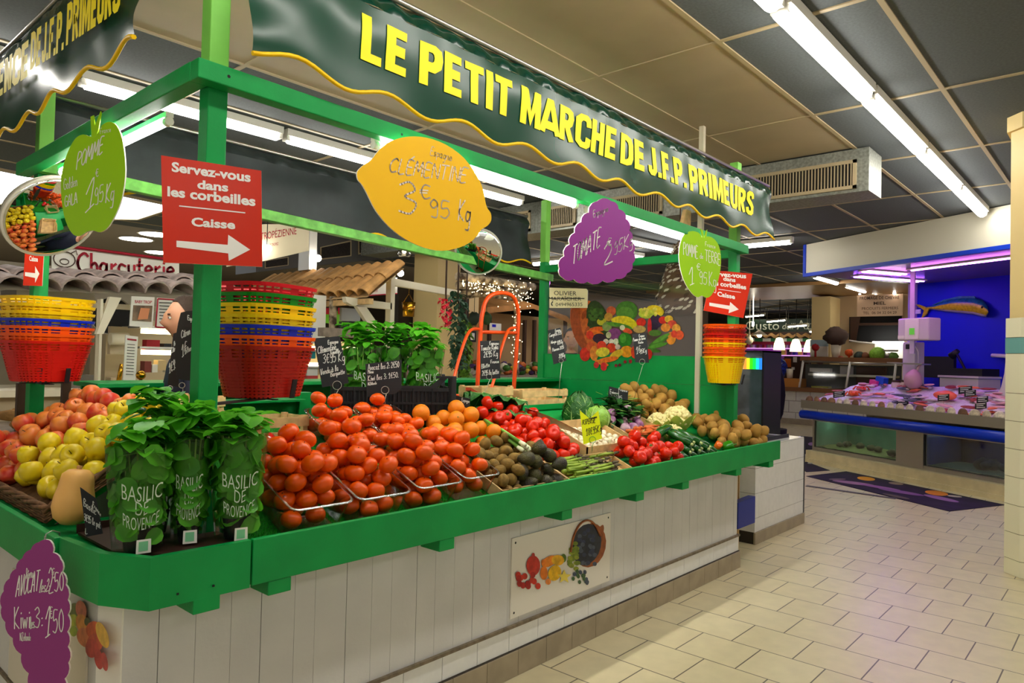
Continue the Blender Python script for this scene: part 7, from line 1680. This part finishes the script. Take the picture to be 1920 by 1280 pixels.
m = MB(); m.poly([FP(x, y, .03) for x, y in ((1738, 576), (1725, 571), (1718, 571), (1728, 577), (1734, 582), (1731, 590), (1729, 597), (1738, 589), (1743, 579))], .02, FN); m.build('tail_fin', MATS['dorado_yellow'], t)
m = MB(); m.poly([FP(x, y, .04) for x, y in ((1748, 572), (1770, 562), (1800, 555), (1828, 555), (1830, 559), (1800, 560), (1770, 566))], .015, FN); m.build('dorsal_fin', mat('dorado_blue', S(30, 110, 130), .4), t)
m = MB(); m.ball(FP(1842, 576, .11), .022, 8, 6); m.build('eye', M_BLACK, t)
# scale on a pole
t = thing('hanging_scale', fpx(1706, 640, .95)[:], 'pale weighing scale cabinet hung on a square pole at the fish counter', 'scale')
c = fpx(1711, 600, .95); m = MB(); m.bar((c.x, c.y, 1.75), (c.x, c.y, 2.98), .06, .06); m.build('pole', mat('lilac_metal', S(196, 180, 204), .4), t)
m = MB(); a = fpx(1683, 638, .9); b = fpx(1741, 595, .9); z0 = fpx(1712, 638, .9).z; z1 = fpx(1712, 596, .9).z; s0, s1 = fs(1683, 620, .9), fs(1741, 620, .9); fb(m, s0, s1, .9, 1.15, z0, z1); m.build('cabinet', mat('lilac_grey_plastic', S(206, 196, 200), .4), t, .02)
m = MB(); fb(m, fs(1698, 620, .9), fs(1723, 620, .9), .885, .9, z0 + .02, z1 - .01); m.build('white_face', M_WHITE, t)
m = MB(); fb(m, fs(1705, 620, .88), fs(1714, 620, .88), .878, .885, fpx(1710, 627, .88).z, fpx(1710, 615, .88).z); m.build('green_display', mat('green_display', S(90, 180, 60), .4, emit=.3), t)
m = MB(); fb(m, fs(1684, 630, .89), fs(1696, 630, .89), .885, .9, fpx(1690, 635, .89).z, fpx(1690, 629, .89).z); m.build('small_sticker', M_WHITE, t)
t = thing('scale_column', fpx(1703, 690, 1.2)[:], 'lilac grey column with printer slot below the scale', 'machine')
m = MB(); fb(m, fs(1692, 690, 1.2), fs(1715, 690, 1.2), 1.2, 1.4, .9, fpx(1703, 641, 1.2).z); m.build('column', MATS['lilac_grey_plastic'], t, .01)
m = MB(); fb(m, fs(1698, 650, 1.19), fs(1709, 650, 1.19), 1.19, 1.2, fpx(1703, 654, 1.19).z, fpx(1703, 645, 1.19).z); m.build('slot', M_BLACK, t)
m = MB(); m.bar(fpx(1671, 680, 1.0), fpx(1737, 683, 1.0), .18, .02); m.build('weighing_pan', M_STEEL, t); m = MB(); m.tube([fpx(1713, 641, 1.1), fpx(1722, 660, 1.05), fpx(1722, 681, 1.0)], .012, 6); m.build('arm', MATS['lilac_metal'], t)
# cash desk, screen, lamp
t = thing('cash_desk', F(2.9, 1.5, .9)[:], 'pinkish grey cash desk with a black scale on top by the blue wall', 'desk')
m = MB(); s0, s1 = fs(1762, 720, 1.45), fs(1834, 720, 1.45); fb(m, s0, s1, 1.45, 1.9, .1, fpx(1798, 709, 1.45).z); m.build('cabinet', MATS['lilac_grey_plastic'], t)
m = MB(); z = fpx(1798, 708, 1.45).z; fb(m, s0 - .02, s1 + .02, 1.43, 1.9, z, z + .03); m.build('desk_top', MATS['lilac_grey_plastic'], t)
m = MB(); fb(m, s0, s1 + .02, 1.5, 1.85, z + .03, z + .14); tag(m.build('counter_scale', M_BLACK), 'flat black scale on the pinkish cash desk', 'scale')
t = thing('dark_screen', fpx(1758, 688, 2.0)[:], 'large black screen standing before the blue wall', 'screen'); m = MB(); fb(m, fs(1731, 690, 2.1), fs(1788, 690, 2.1), 2.1, 2.16, fpx(1758, 708, 2.1).z, fpx(1758, 668, 2.1).z); m.build('panel', M_BLACK, t); m = MB(); c = F((fs(1731, 690, 2.1) + fs(1788, 690, 2.1)) / 2, 2.2, 0); m.bar(c, c + Vector((0, 0, 1.5)), .08, .08); m.build('stand', M_BLACK, t)
t = thing('desk_lamp', fpx(1795, 690, 1.8)[:], 'black angled desk lamp over the cash desk', 'lamp'); m = MB(); m.tube([fpx(1812, 697, 1.7), fpx(1803, 680, 1.75), fpx(1792, 660, 1.8)], .02, 6); m.build('arm', M_BLACK, t); m = MB(); m.tube([fpx(1796, 657, 1.8), fpx(1784, 668, 1.8)], [.035, .06], 10); m.build('shade', M_BLACK, t)
t = thing('white_rail', fpx(1876, 666, 2.0)[:], 'short white rail on the blue wall beside the cream pillar', 'rail'); m = MB(); m.tube([fpx(1860, 666, 2.3), fpx(1900, 668, 2.3)], .03, 8); m.build('bar', M_WHITE, t)
t = thing('curved_sneeze_guard', fpx(1882, 715, .9)[:], 'pale curved upright at the right end of the fish counter', 'guard'); m = MB()
G = [(1888, 640), (1886, 670), (1883, 700), (1877, 725), (1866, 748)]; m.add([fpx(x, y, .9) for x, y in G] + [fpx(1910, y, .9) for x, y in G], [(i, i + 1, i + 6, i + 5) for i in range(4)], 0, True); m.build('panel', mat('pale_grey_panel', S(206, 200, 206), .4), t)
m = MB(); fb(m, fs(1718, 585, 2.38), fs(1727, 585, 2.38), 2.36, 2.38, fpx(1722, 588, 2.38).z, fpx(1722, 580, 2.38).z); tag(m.build('wall_switch', M_WHITE), 'small white switch plate left of the mounted fish', 'switch')
# floor mats
M_MAT = mat('dark_violet_mat', S(34, 22, 48), .8, var=.3, vscale=6)
def fmat(poly, label, marks):
    t = thing('floor_mat', (poly[0][0], poly[0][1], 0), label, 'mat'); m = MB(); m.poly([(x, y, .006) for x, y in poly], .005, (0, 0, 1)); m.build('mat_body', M_MAT, t)
    m = MB(); cs = []
    for i, (px, py, rx, ry, a, c) in enumerate(marks):
        if c not in cs: cs.append(c)
        p = AZ(px, py, .0075); m.add([(AZ(px + rx * cos(2 * pi * k / 18) * cos(a) - ry * sin(2 * pi * k / 18) * sin(a), py + rx * cos(2 * pi * k / 18) * sin(a) + ry * sin(2 * pi * k / 18) * cos(a), .0075 + .0004 * i)) for k in range(18)], [tuple(range(18))], cs.index(c))
    if marks: m.build('printed_fish', [mat('matprint_%d_%d' % c[:2], S(*c), .7) for c in cs], t)
fmat([(8.9, 1.54), (9.83, 1.15), (11.03, 3.21), (10.1, 3.46)], 'large dark violet floor mat with printed yellow discs before the fish tanks',
     [(1624, 897, 17, 3.6, .1, (214, 150, 20)), (1756, 924, 22, 4.4, .12, (214, 130, 30)), (1680, 906, 14, 2.2, .1, (150, 130, 110)), (1600, 905, 40, 2.6, .12, (150, 110, 140)), (1650, 913, 40, 2.2, .16, (140, 90, 140)), (1690, 922, 44, 2.6, .16, (120, 80, 130)), (1765, 934, 34, 3, .2, (140, 100, 150)), (1790, 930, 14, 1.6, .1, (190, 180, 160)), (1680, 930, 26, 2, .2, (90, 80, 70)), (1570, 898, 16, 1.4, 0, (120, 100, 100))])
a = [AZ(x, y, 0) for x, y in ((1486, 868), (1512, 866), (1556, 882), (1512, 885))]; fmat([(p.x, p.y) for p in a], 'small dark violet floor mat just beyond the white tiled wall', [(1519, 868, 5, 1.2, 0, (190, 186, 180))])
a = [AZ(x, y, 0) for x, y in ((1505, 818), (1532, 820), (1534, 846), (1505, 852))]; fmat([(p.x, p.y) for p in a], 'far dark violet mat at the corner of the fish counter', [(1522, 832, 7, 3, 0, (170, 130, 180))])
m = MB(); a, b = AZ(1512, 911, 0), AZ(1680, 935, 0); m.bar(a + Vector((0, 0, .004)), b + Vector((0, 0, .004)), .07, .006); tag(m.build('threshold_strip', mat('grey_rubber', S(90, 86, 92), .6)), 'grey threshold strip across the aisle before the mats', 'strip')
# drain grate at the far left floor
m = MB(); a, b = AZ(-40, 1218, 0), AZ(26, 1196, 0); t = thing('floor_drain', a[:], 'slotted steel floor drain at the lower left', 'drain'); m.bar(a + Vector((0, 0, .002)), b + Vector((0, 0, .002)), .1, .004); m.build('frame', M_STEEL, t)
m = MB(); d = (b - a)
for k in range(12): p = a + d * ((k + .5) / 12); m.box(p + Vector((0, 0, .0045)), (.02, .06, .0008), 0, RotM('Z', atan2(d.y, d.x)))
m.build('drain_slots', M_DARK, t)

# ================================================================ cheese stand and far shops
XC = 18.6
def cx(name, x0, y0, x1, y1, X, depth, mt, label=None, cat=None, parent=None, bevel=0):
    a, b = AX(x0, (y0 + y1) / 2, X), AX(x1, (y0 + y1) / 2, X); z1 = AX((x0 + x1) / 2, y0, X).z; z0 = AX((x0 + x1) / 2, y1, X).z
    m = MB(); m.bb((X, min(a.y, b.y), max(z0, 0)), (X + depth, max(a.y, b.y), z1)); o = m.build(name, mt, parent, bevel)
    if label: tag(o, label, cat)
    return o
M_TIL2 = tiled('cheese_stand_tile', S(224, 220, 206), S(216, 214, 204), S(140, 130, 120), .36, .3, .008, .5, 'YZ', (0, 0), .3)
t = thing('cheese_counter', (XC, 7, 0), 'white tiled counter with wooden top and glass case of the cheese stand', 'counter')
cx('tiled_front', 1425, 737, 1700, 799, XC, .7, M_TIL2, None, None, t); cx('plinth', 1425, 790, 1700, 803, XC - .04, .7, M_PLINTH, None, None, t)
cx('wooden_top', 1425, 729, 1700, 737, XC - .1, .9, mat('counter_wood', S(130, 86, 50), .5), None, None, t)
for a, b in (((1498, 730), (1506, 676)), ((1586, 728), (1594, 678)), ((1675, 726), (1680, 680))): m = MB(); m.tube([AX(*a, XC), AX(*b, XC + .1)], .03, 6); m.build('case_upright', M_WHITE, t)
m = MB(); m.tube([AX(1506, 677, XC + .1), AX(1690, 684, XC + .1)], .03, 6); m.build('case_rail', M_STEEL, t)
m = MB(); m.add([AX(1499, 730, XC), AX(1680, 726, XC), AX(1684, 681, XC + .1), AX(1506, 677, XC + .1)], [(0, 1, 2, 3)]); m.build('case_glass', M_GLASS, t)
cx('case_back', 1510, 684, 1690, 730, XC + .7, .05, mat('case_grey', S(104, 106, 100), .5), None, None, t); cx('case_shelf', 1515, 702, 1680, 706, XC + .3, .4, M_STEEL, None, None, t); cx('case_top', 1500, 670, 1690, 678, XC + .1, .6, mat('counter_wood', S(130, 86, 50), .5), None, None, t)
cx('cheese_tray', 1521, 724, 1552, 731, XC + .25, .3, mat('yellow_cheese', S(190, 186, 70), .5), 'yellow cheese tray at the bottom of the glass case', 'cheese'); cx('cheese_box', 1518, 690, 1556, 697, XC + .35, .2, M_WHITE, 'white tray of cheeses on the glass shelf', 'cheese'); cx('paper_sheet', 1575, 686, 1600, 706, XC + .55, .02, M_WHITE, 'white paper sheet inside the glass case', 'paper'); cx('brown_carton', 1605, 688, 1660, 726, XC + .5, .15, mat('brown_card', S(96, 64, 46), .6), 'dark brown carton inside the glass case', 'carton')
cx('wooden_chest', 1444, 709, 1499, 728.6, XC, .5, mat('orange_wood', S(196, 128, 54), .5), 'orange-brown wooden chest on the tiled cheese counter', 'chest')
t = thing('poster_stand', AX(1490, 690, XC + 1)[:], 'brown board with notes behind the wooden chest', 'board'); cx('board', 1470, 668, 1516, 712, XC + 1.2, .05, M_BROWN, None, None, t); cx('leg', 1490, 712, 1495, 803, XC + 1.2, .04, M_BROWN, None, None, t); cx('note', 1487, 669, 1494, 679, XC + 1.18, .01, M_WHITE, None, None, t); cx('note', 1484, 688, 1490, 693, XC + 1.18, .01, M_WHITE, None, None, t); cx('orange_print', 1471, 672, 1483, 688, XC + 1.18, .01, mat('orange_print', S(206, 100, 20), .5), None, None, t)
p = AX(1478, 708, XC + .1); m = MB(); m.lathe([(.07, 0), (.09, .25), (.08, .25), (.06, .02), (0, .02)], 14, Matrix.Translation((p.x + .1, p.y, AX(1478, 709, XC).z))); tag(m.build('cream_vase', M_CREAM), 'tall cream pot on the wooden chest', 'pot')
p = AX(1464, 690, XC + .6); m = MB(); m.ball(p, .2, 14, 10, 0, (1, .8, 1.3), None, .15, 5); tag(m.build('blue_bag', mat('blue_lattice', S(30, 50, 160), .4, var=.9, vscale=22)), 'blue and white patterned bag behind the wooden chest', 'bag')
# pillar, soffit and back wall of the cheese stand
cx('pillar', 1521, 556, 1556, 735, XC + .8, .8, M_PAINT, 'cream pillar rising behind the cheese counter', 'pillar')['kind'] = 'structure'
for y0, y1, mt in ((637, 649, mat('pale_blue_tile', S(150, 170, 176), .4)), (649, 668, mat('cream_tile', S(226, 220, 200), .4))): cx('trim_%d' % (2 if y0 == 637 else 3), 1519, y0, 1552, y1, XC + .75, .06, mt)['kind'] = 'structure'
cx('wall_cheese', 1552, 540, 1900, 760, XC + 1.6, .1, mat('cheese_wall', S(180, 158, 124), .6))['kind'] = 'structure'
m = MB(); P = [AX(x, y, X) for x, y, X in ((1535, 505, 17.5), (1690, 540, 17.5), (1690, 562, 21), (1520, 556, 21), (1380, 515, 21))]
a = AX(1390, 520, 21); m.bb((17.0, 3.5, 3.41), (20.4, 10.2, CZ - .012)); o = m.build('trim_4', mat('amber_soffit', S(146, 108, 62), .35)); o['kind'] = 'structure'
o = cx('cheese_sign', 1607, 552, 1693, 592, XC + 1.2, .05, mat('pinkish_board', S(206, 172, 140), .5), 'pinkish board reading FROMAGE DE CHEVRE MIEL PRODUITS FERMIERS', 'sign')
def tx(parent, s, x0, y0, x1, y1, h, X, mt, bold=0, shear=0): m = MB(); print_text(m, s, lambda u, v: AX(x0 + (x1 - x0) * u, y0 + (y1 - y0) * u - h * v, X), 0, bold, shear); m.build('lettering', mt, parent)
XS = XC + 1.19
tx(o, 'FROMAGE DE CHEVRE', 1612, 562, 1686, 560, 6, XS, M_BROWN, .01); tx(o, 'MIEL', 1638, 571.5, 1661, 571, 6, XS, M_BROWN, .02); tx(o, 'PRODUITS FERMIERS', 1616, 581, 1684, 579.5, 5, XS, M_BROWN, .0); tx(o, 'TEL  06 04 32 04 29', 1618, 589, 1681, 588, 5, XS, M_BROWN, 0)
for x, nm in ((1612, 'left'), (1677, 'right')): p = AX(x, 550, XC + 1.1); m = MB(); m.ball(p, .035, 10, 7); m.tube([p, Vector((p.x, p.y, 3.41))], .004, 5); tag(m.build('spot_lamp', MATS['lit_spot']), 'small white spot above the cheese board, %s one' % nm, 'lamp')
t = thing('wall_niche', AX(1640, 615, XC + 1.3)[:], 'dark wall niche with a shelf below the cheese board', 'shelf'); cx('niche_back', 1592, 593, 1690, 641, XC + 1.5, .05, M_DARK, None, None, t); cx('shelf', 1610, 605, 1690, 609, XC + 1.3, .2, M_BROWN, None, None, t)
m = MB(); m.poly([AX(x, y, XC + 1.25) for x, y in ((1594, 594), (1612, 594), (1604, 640), (1594, 640))], .05, (-1, 0, 0)); m.build('curtain', M_BROWN, t)
t = thing('worktop_light', AX(1665, 642, XC + 1.2)[:], 'bright lamp over the white worktop of the cheese stand', 'lamp'); cx('tube', 1636, 640, 1694, 644, XC + 1.1, .05, M_TUBE, None, None, t); cx('white_splashback', 1640, 645, 1694, 672, XC + 1.45, .05, M_WHITE, None, None, t)
t = thing('wall_shelf', AX(1620, 640, XC)[:], 'curved grey shelf edge of the cheese stand', 'shelf'); m = MB(); m.tube([AX(1592, 638, XC + .9), AX(1610, 641, XC + 1), AX(1640, 644, XC + 1.1)], .025, 6); m.build('edge', M_WHITE, t)
p = AX(1567, 668, XC + .3); t = thing('potted_dried_flowers', p[:], 'brown ball of dried flowers in a cream pot', 'potted plant'); zt = AX(1567, 671, XC + .3).z; m = MB(); m.lathe([(.08, 0), (.13, .33), (.1, .33), (0, .3)], 14, Matrix.Translation((p.x, p.y, zt))); m.build('pot', M_CREAM, t); m = MB(); m.ball((p.x, p.y, zt + .55), .28, 16, 12, 0, (1, 1, .85), None, .25, 8); m.build('flower_head', mat('dried_brown', S(74, 56, 48), .9), t)
for x, y, r, c, l, k in ((1529, 651, .09, (170, 30, 34), 'red flower head beside the cream pillar', 'flower'), (1592, 661, .09, (226, 90, 30), 'orange fruit on the glass case', 'fruit'), (1645, 664, .17, (140, 190, 60), 'bright green salad leaves on the glass case', 'plant'), (1538, 676, .1, (140, 96, 90), 'brownish pink vase on the cheese counter', 'vase'), (1576, 673, .08, (150, 70, 50), 'reddish bowl on the glass case', 'bowl'), (1675, 668, .1, (110, 150, 70), 'small leafy plant under the bright lamp', 'plant'), (1622, 668, .1, (120, 70, 40), 'brown terracotta dish on the glass case', 'dish'), (1611, 668, .12, (50, 60, 50), 'dark leafy pot plant on the glass case', 'plant')):
    p = AX(x, y, XC + .3); m = MB(); m.ball(p, r, 12, 8, 0, (1, 1.1, 1), None, .25, 5); b = AX(x, 672, XC + .3); m.tube([p, Vector((p.x, p.y, b.z))], r * .3, 6); tag(m.build({'flower': 'red_flower', 'fruit': 'orange_fruit'}.get(k, k if k != 'plant' else 'small_plant'), mat('cheese_deco_%d' % x, S(*c), .6, var=.2)), l, k)
t = thing('saucepan_stack', AX(1667, 660, XC + .4)[:], 'stack of pans on the glass case', 'pan'); m = MB(); p = AX(1667, 671, XC + .4); m.lathe([(.16, 0), (.18, .12), (.17, .12), (0, .02)], 16, Matrix.Translation(p)); m.lathe([(.19, .16), (.2, .2), (0, .17)], 16, Matrix.Translation(p)); m.build('pans', M_STEEL, t)
# far Italian shop
XG = 25.0
o = cx('food_sign', 1380, 598, 1530, 622, XG, .1, mat('dark_green_board', S(26, 44, 24), .5), 'dark green shop sign reading Gusto dell Az in pale letters', 'sign')
M_PLT = mat('pale_letter', S(216, 216, 190), .5)
tx(o, 'Gusto', 1398, 618, 1461, 618, 16, XG - .02, M_PLT, .0); tx(o, "dell'", 1467, 617, 1492, 617, 12, XG - .02, M_PLT, 0, .2); tx(o, 'Az', 1494, 617, 1521, 617, 17, XG - .02, M_PLT, 0)
t = thing('wavy_tile_roof', AX(1455, 627, XG)[:], 'row of wavy clay tiles under the green shop sign', 'canopy')
m = MB(); P = []
for k in range(49): P.append(AX(1392 + 2.7 * k, 627 - 2.2 * sin(k * 1.05), XG - .1))
m.add(P + [p + Vector((0, 0, -.09)) for p in P] + [p + Vector((.5, 0, .12)) for p in P], [(i, i + 49, i + 50, i + 1) for i in range(48)] + [(i, i + 1, i + 99, i + 98) for i in range(48)], 0, True); m.build('tiles', M_CLAY2, t); cx('beam', 1385, 622, 1530, 633, XG, .05, M_BROWN, None, None, t)
t = thing('striped_valance', AX(1455, 637, XG)[:], 'green, white and red valance of the far shop', 'valance')
M_GW = [mat('valance_green', S(50, 120, 70), .6), M_WHITE, mat('valance_red', S(150, 26, 60), .6)]
for k in range(9): cx('panel', 1385 + 15 * k, 634, 1400 + 15 * k, 640, XG - .05, .02, M_GW[k % 2], None, None, t)
cx('red_band', 1385, 640, 1530, 646, XG - .03, .02, M_GW[2], None, None, t)
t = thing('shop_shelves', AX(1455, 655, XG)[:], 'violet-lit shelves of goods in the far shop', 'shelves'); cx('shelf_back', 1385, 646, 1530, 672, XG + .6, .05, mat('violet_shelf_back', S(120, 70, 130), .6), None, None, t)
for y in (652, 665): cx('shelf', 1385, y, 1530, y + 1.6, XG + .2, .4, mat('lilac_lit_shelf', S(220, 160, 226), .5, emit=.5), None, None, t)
q = random.Random(31)
for i in range(24):
    x = 1392 + 5.2 * i; y = 652 if i % 2 else 665; w = q.uniform(3, 6); c = ((40, 40, 150), (190, 60, 80), (226, 190, 90), (226, 220, 226), (60, 30, 60), (150, 90, 90))[i % 6]
    o = cx('shop_packet', x, y - q.uniform(5, 10), x + w, y, XG + .2, .2, mat('shoppk_%d' % (i % 6), S(*c), .5), ('blue', 'red', 'yellow', 'white', 'dark', 'brownish')[i % 6] + ' packet on the violet-lit far shelves', 'packet'); o['group'] = ('blue', 'red', 'yellow', 'white', 'dark', 'brownish')[i % 6] + ' packets on the far shelves'
cx('shop_counter', 1385, 672, 1530, 775, XG + .3, .6, mat('shop_base', S(60, 44, 54), .6), 'dark base counter of the far shop', 'counter')
for x, y, l in ((1461, 646, 'cream cone pendant lamp at the far shop, left one'), (1492, 649, 'cream cone pendant lamp at the far shop, middle one'), (1518, 650, 'cream cone pendant lamp at the far shop, right one')):
    p = AX(x, y, 21.5); t = thing('pendant_lamp', p[:], l, 'lamp'); m = MB(); m.lathe([(.03, .22), (.09, .2), (.15, .02), (.17, -.16), (.15, -.16), (.06, .16), (0, .18)], 16, Matrix.Translation(p)); m.build('shade', mat('lit_cream_shade', (1, .82, .45), .5, emit=1.6), t); m = MB(); m.tube([p + Vector((0, 0, .2)), Vector((p.x, p.y, CZ - .01))], .01, 5); m.build('cord', M_BLACK, t)
p = AX(1424, 626, 20); t = thing('pendant_lamp', p[:], 'bright flat pendant lamp left of the cone lamps', 'lamp'); m = MB(); m.lathe([(.02, .12), (.05, .1), (.22, -.03), (.2, -.03), (0, .05)], 16, Matrix.Translation(p)); m.build('shade', M_CREAM, t); m = MB(); m.ball(p + Vector((0, 0, -.03)), .07); m.build('bulb', mat('warm_bulb_bright', (1, .9, .7), .5, emit=14), t); m = MB(); m.tube([p + Vector((0, 0, .1)), Vector((p.x, p.y, CZ - .01))], .01, 5); m.build('cord', M_BLACK, t)
p = AX(1405, 638, 20); m = MB(); m.ball(p, .11, 12, 8, 0, (1, 1, 1.1)); m.tube([p + Vector((0, 0, .08)), p + Vector((0, 0, .3)), Vector((p.x, p.y, CZ - .01))], [.05, .01, .008], 6); tag(m.build('hanging_gourd', M_CREAM), 'pale gourd-shaped ham hanging at the far shop', 'ham')
p = AX(1412, 607, 20); m = MB(); m.ball(p, .05, 10, 8, 0, (.7, .7, 1.6)); m.tube([p, Vector((p.x, p.y, CZ - .01))], .008, 5); tag(m.build('hanging_bulb', MATS['warm_bulb_bright']), 'bright bulb hanging in front of the green shop sign', 'lamp')
# tall glass cooler and the dark coat
t = thing('glass_cooler', AX(1407, 760, 7.9)[:], 'tall glass drinks cooler with rainbow band beyond the end post', 'cooler')
a, b = AX(1386, 800, 7.9), AX(1427, 800, 7.9); zt = AX(1407, 660, 7.9).z
m = MB(); m.bb((7.93, b.y, .05), (8.4, a.y + .3, zt)); m.build('cabinet', mat('cooler_grey', S(112, 118, 138), .2, var=.45, vscale=3), t); m = MB(); m.bb((7.9, b.y - .02, .0), (8.42, b.y, zt + .02)); m.bb((7.9, b.y - .02, zt), (8.42, a.y + .3, zt + .02)); m.build('black_frame', M_BLACK, t)
m = MB(); m.bb((7.915, b.y, .1), (7.92, a.y + .3, zt - .05)); m.build('glass_door', M_GLASS, t)
m = MB(); z0, z1 = AX(1407, 692, 7.9).z, AX(1407, 671, 7.9).z
RC = [(230, 190, 150), (236, 150, 60), (220, 220, 40), (60, 210, 20), (20, 210, 90), (30, 200, 220), (40, 130, 236)]
for k, c in enumerate(RC): u0, u1 = k / 7, (k + 1) / 7; m.bb((7.905, a.y * (1 - u0) + b.y * u0, z0), (7.914, a.y * (1 - u1) + b.y * u1, z1), k)
m.build('rainbow_band', [mat('band_%d' % k, S(*c), .4, emit=.6) for k, c in enumerate(RC)], t)
p = AX(1444, 690, 12.5); m = MB(); m.ball((p.x, p.y, 1.0), .3, 16, 12, 0, (.7, .9, 2.2), None, .08, 2); m.lathe([(.28, 0), (.3, .4)], 14, Matrix.Translation((p.x, p.y, 0))); tag(m.build('dark_coat', mat('black_cloth', S(16, 16, 20), .8)), 'dark rounded black coat on a stand between cooler and wooden chest', 'coat')
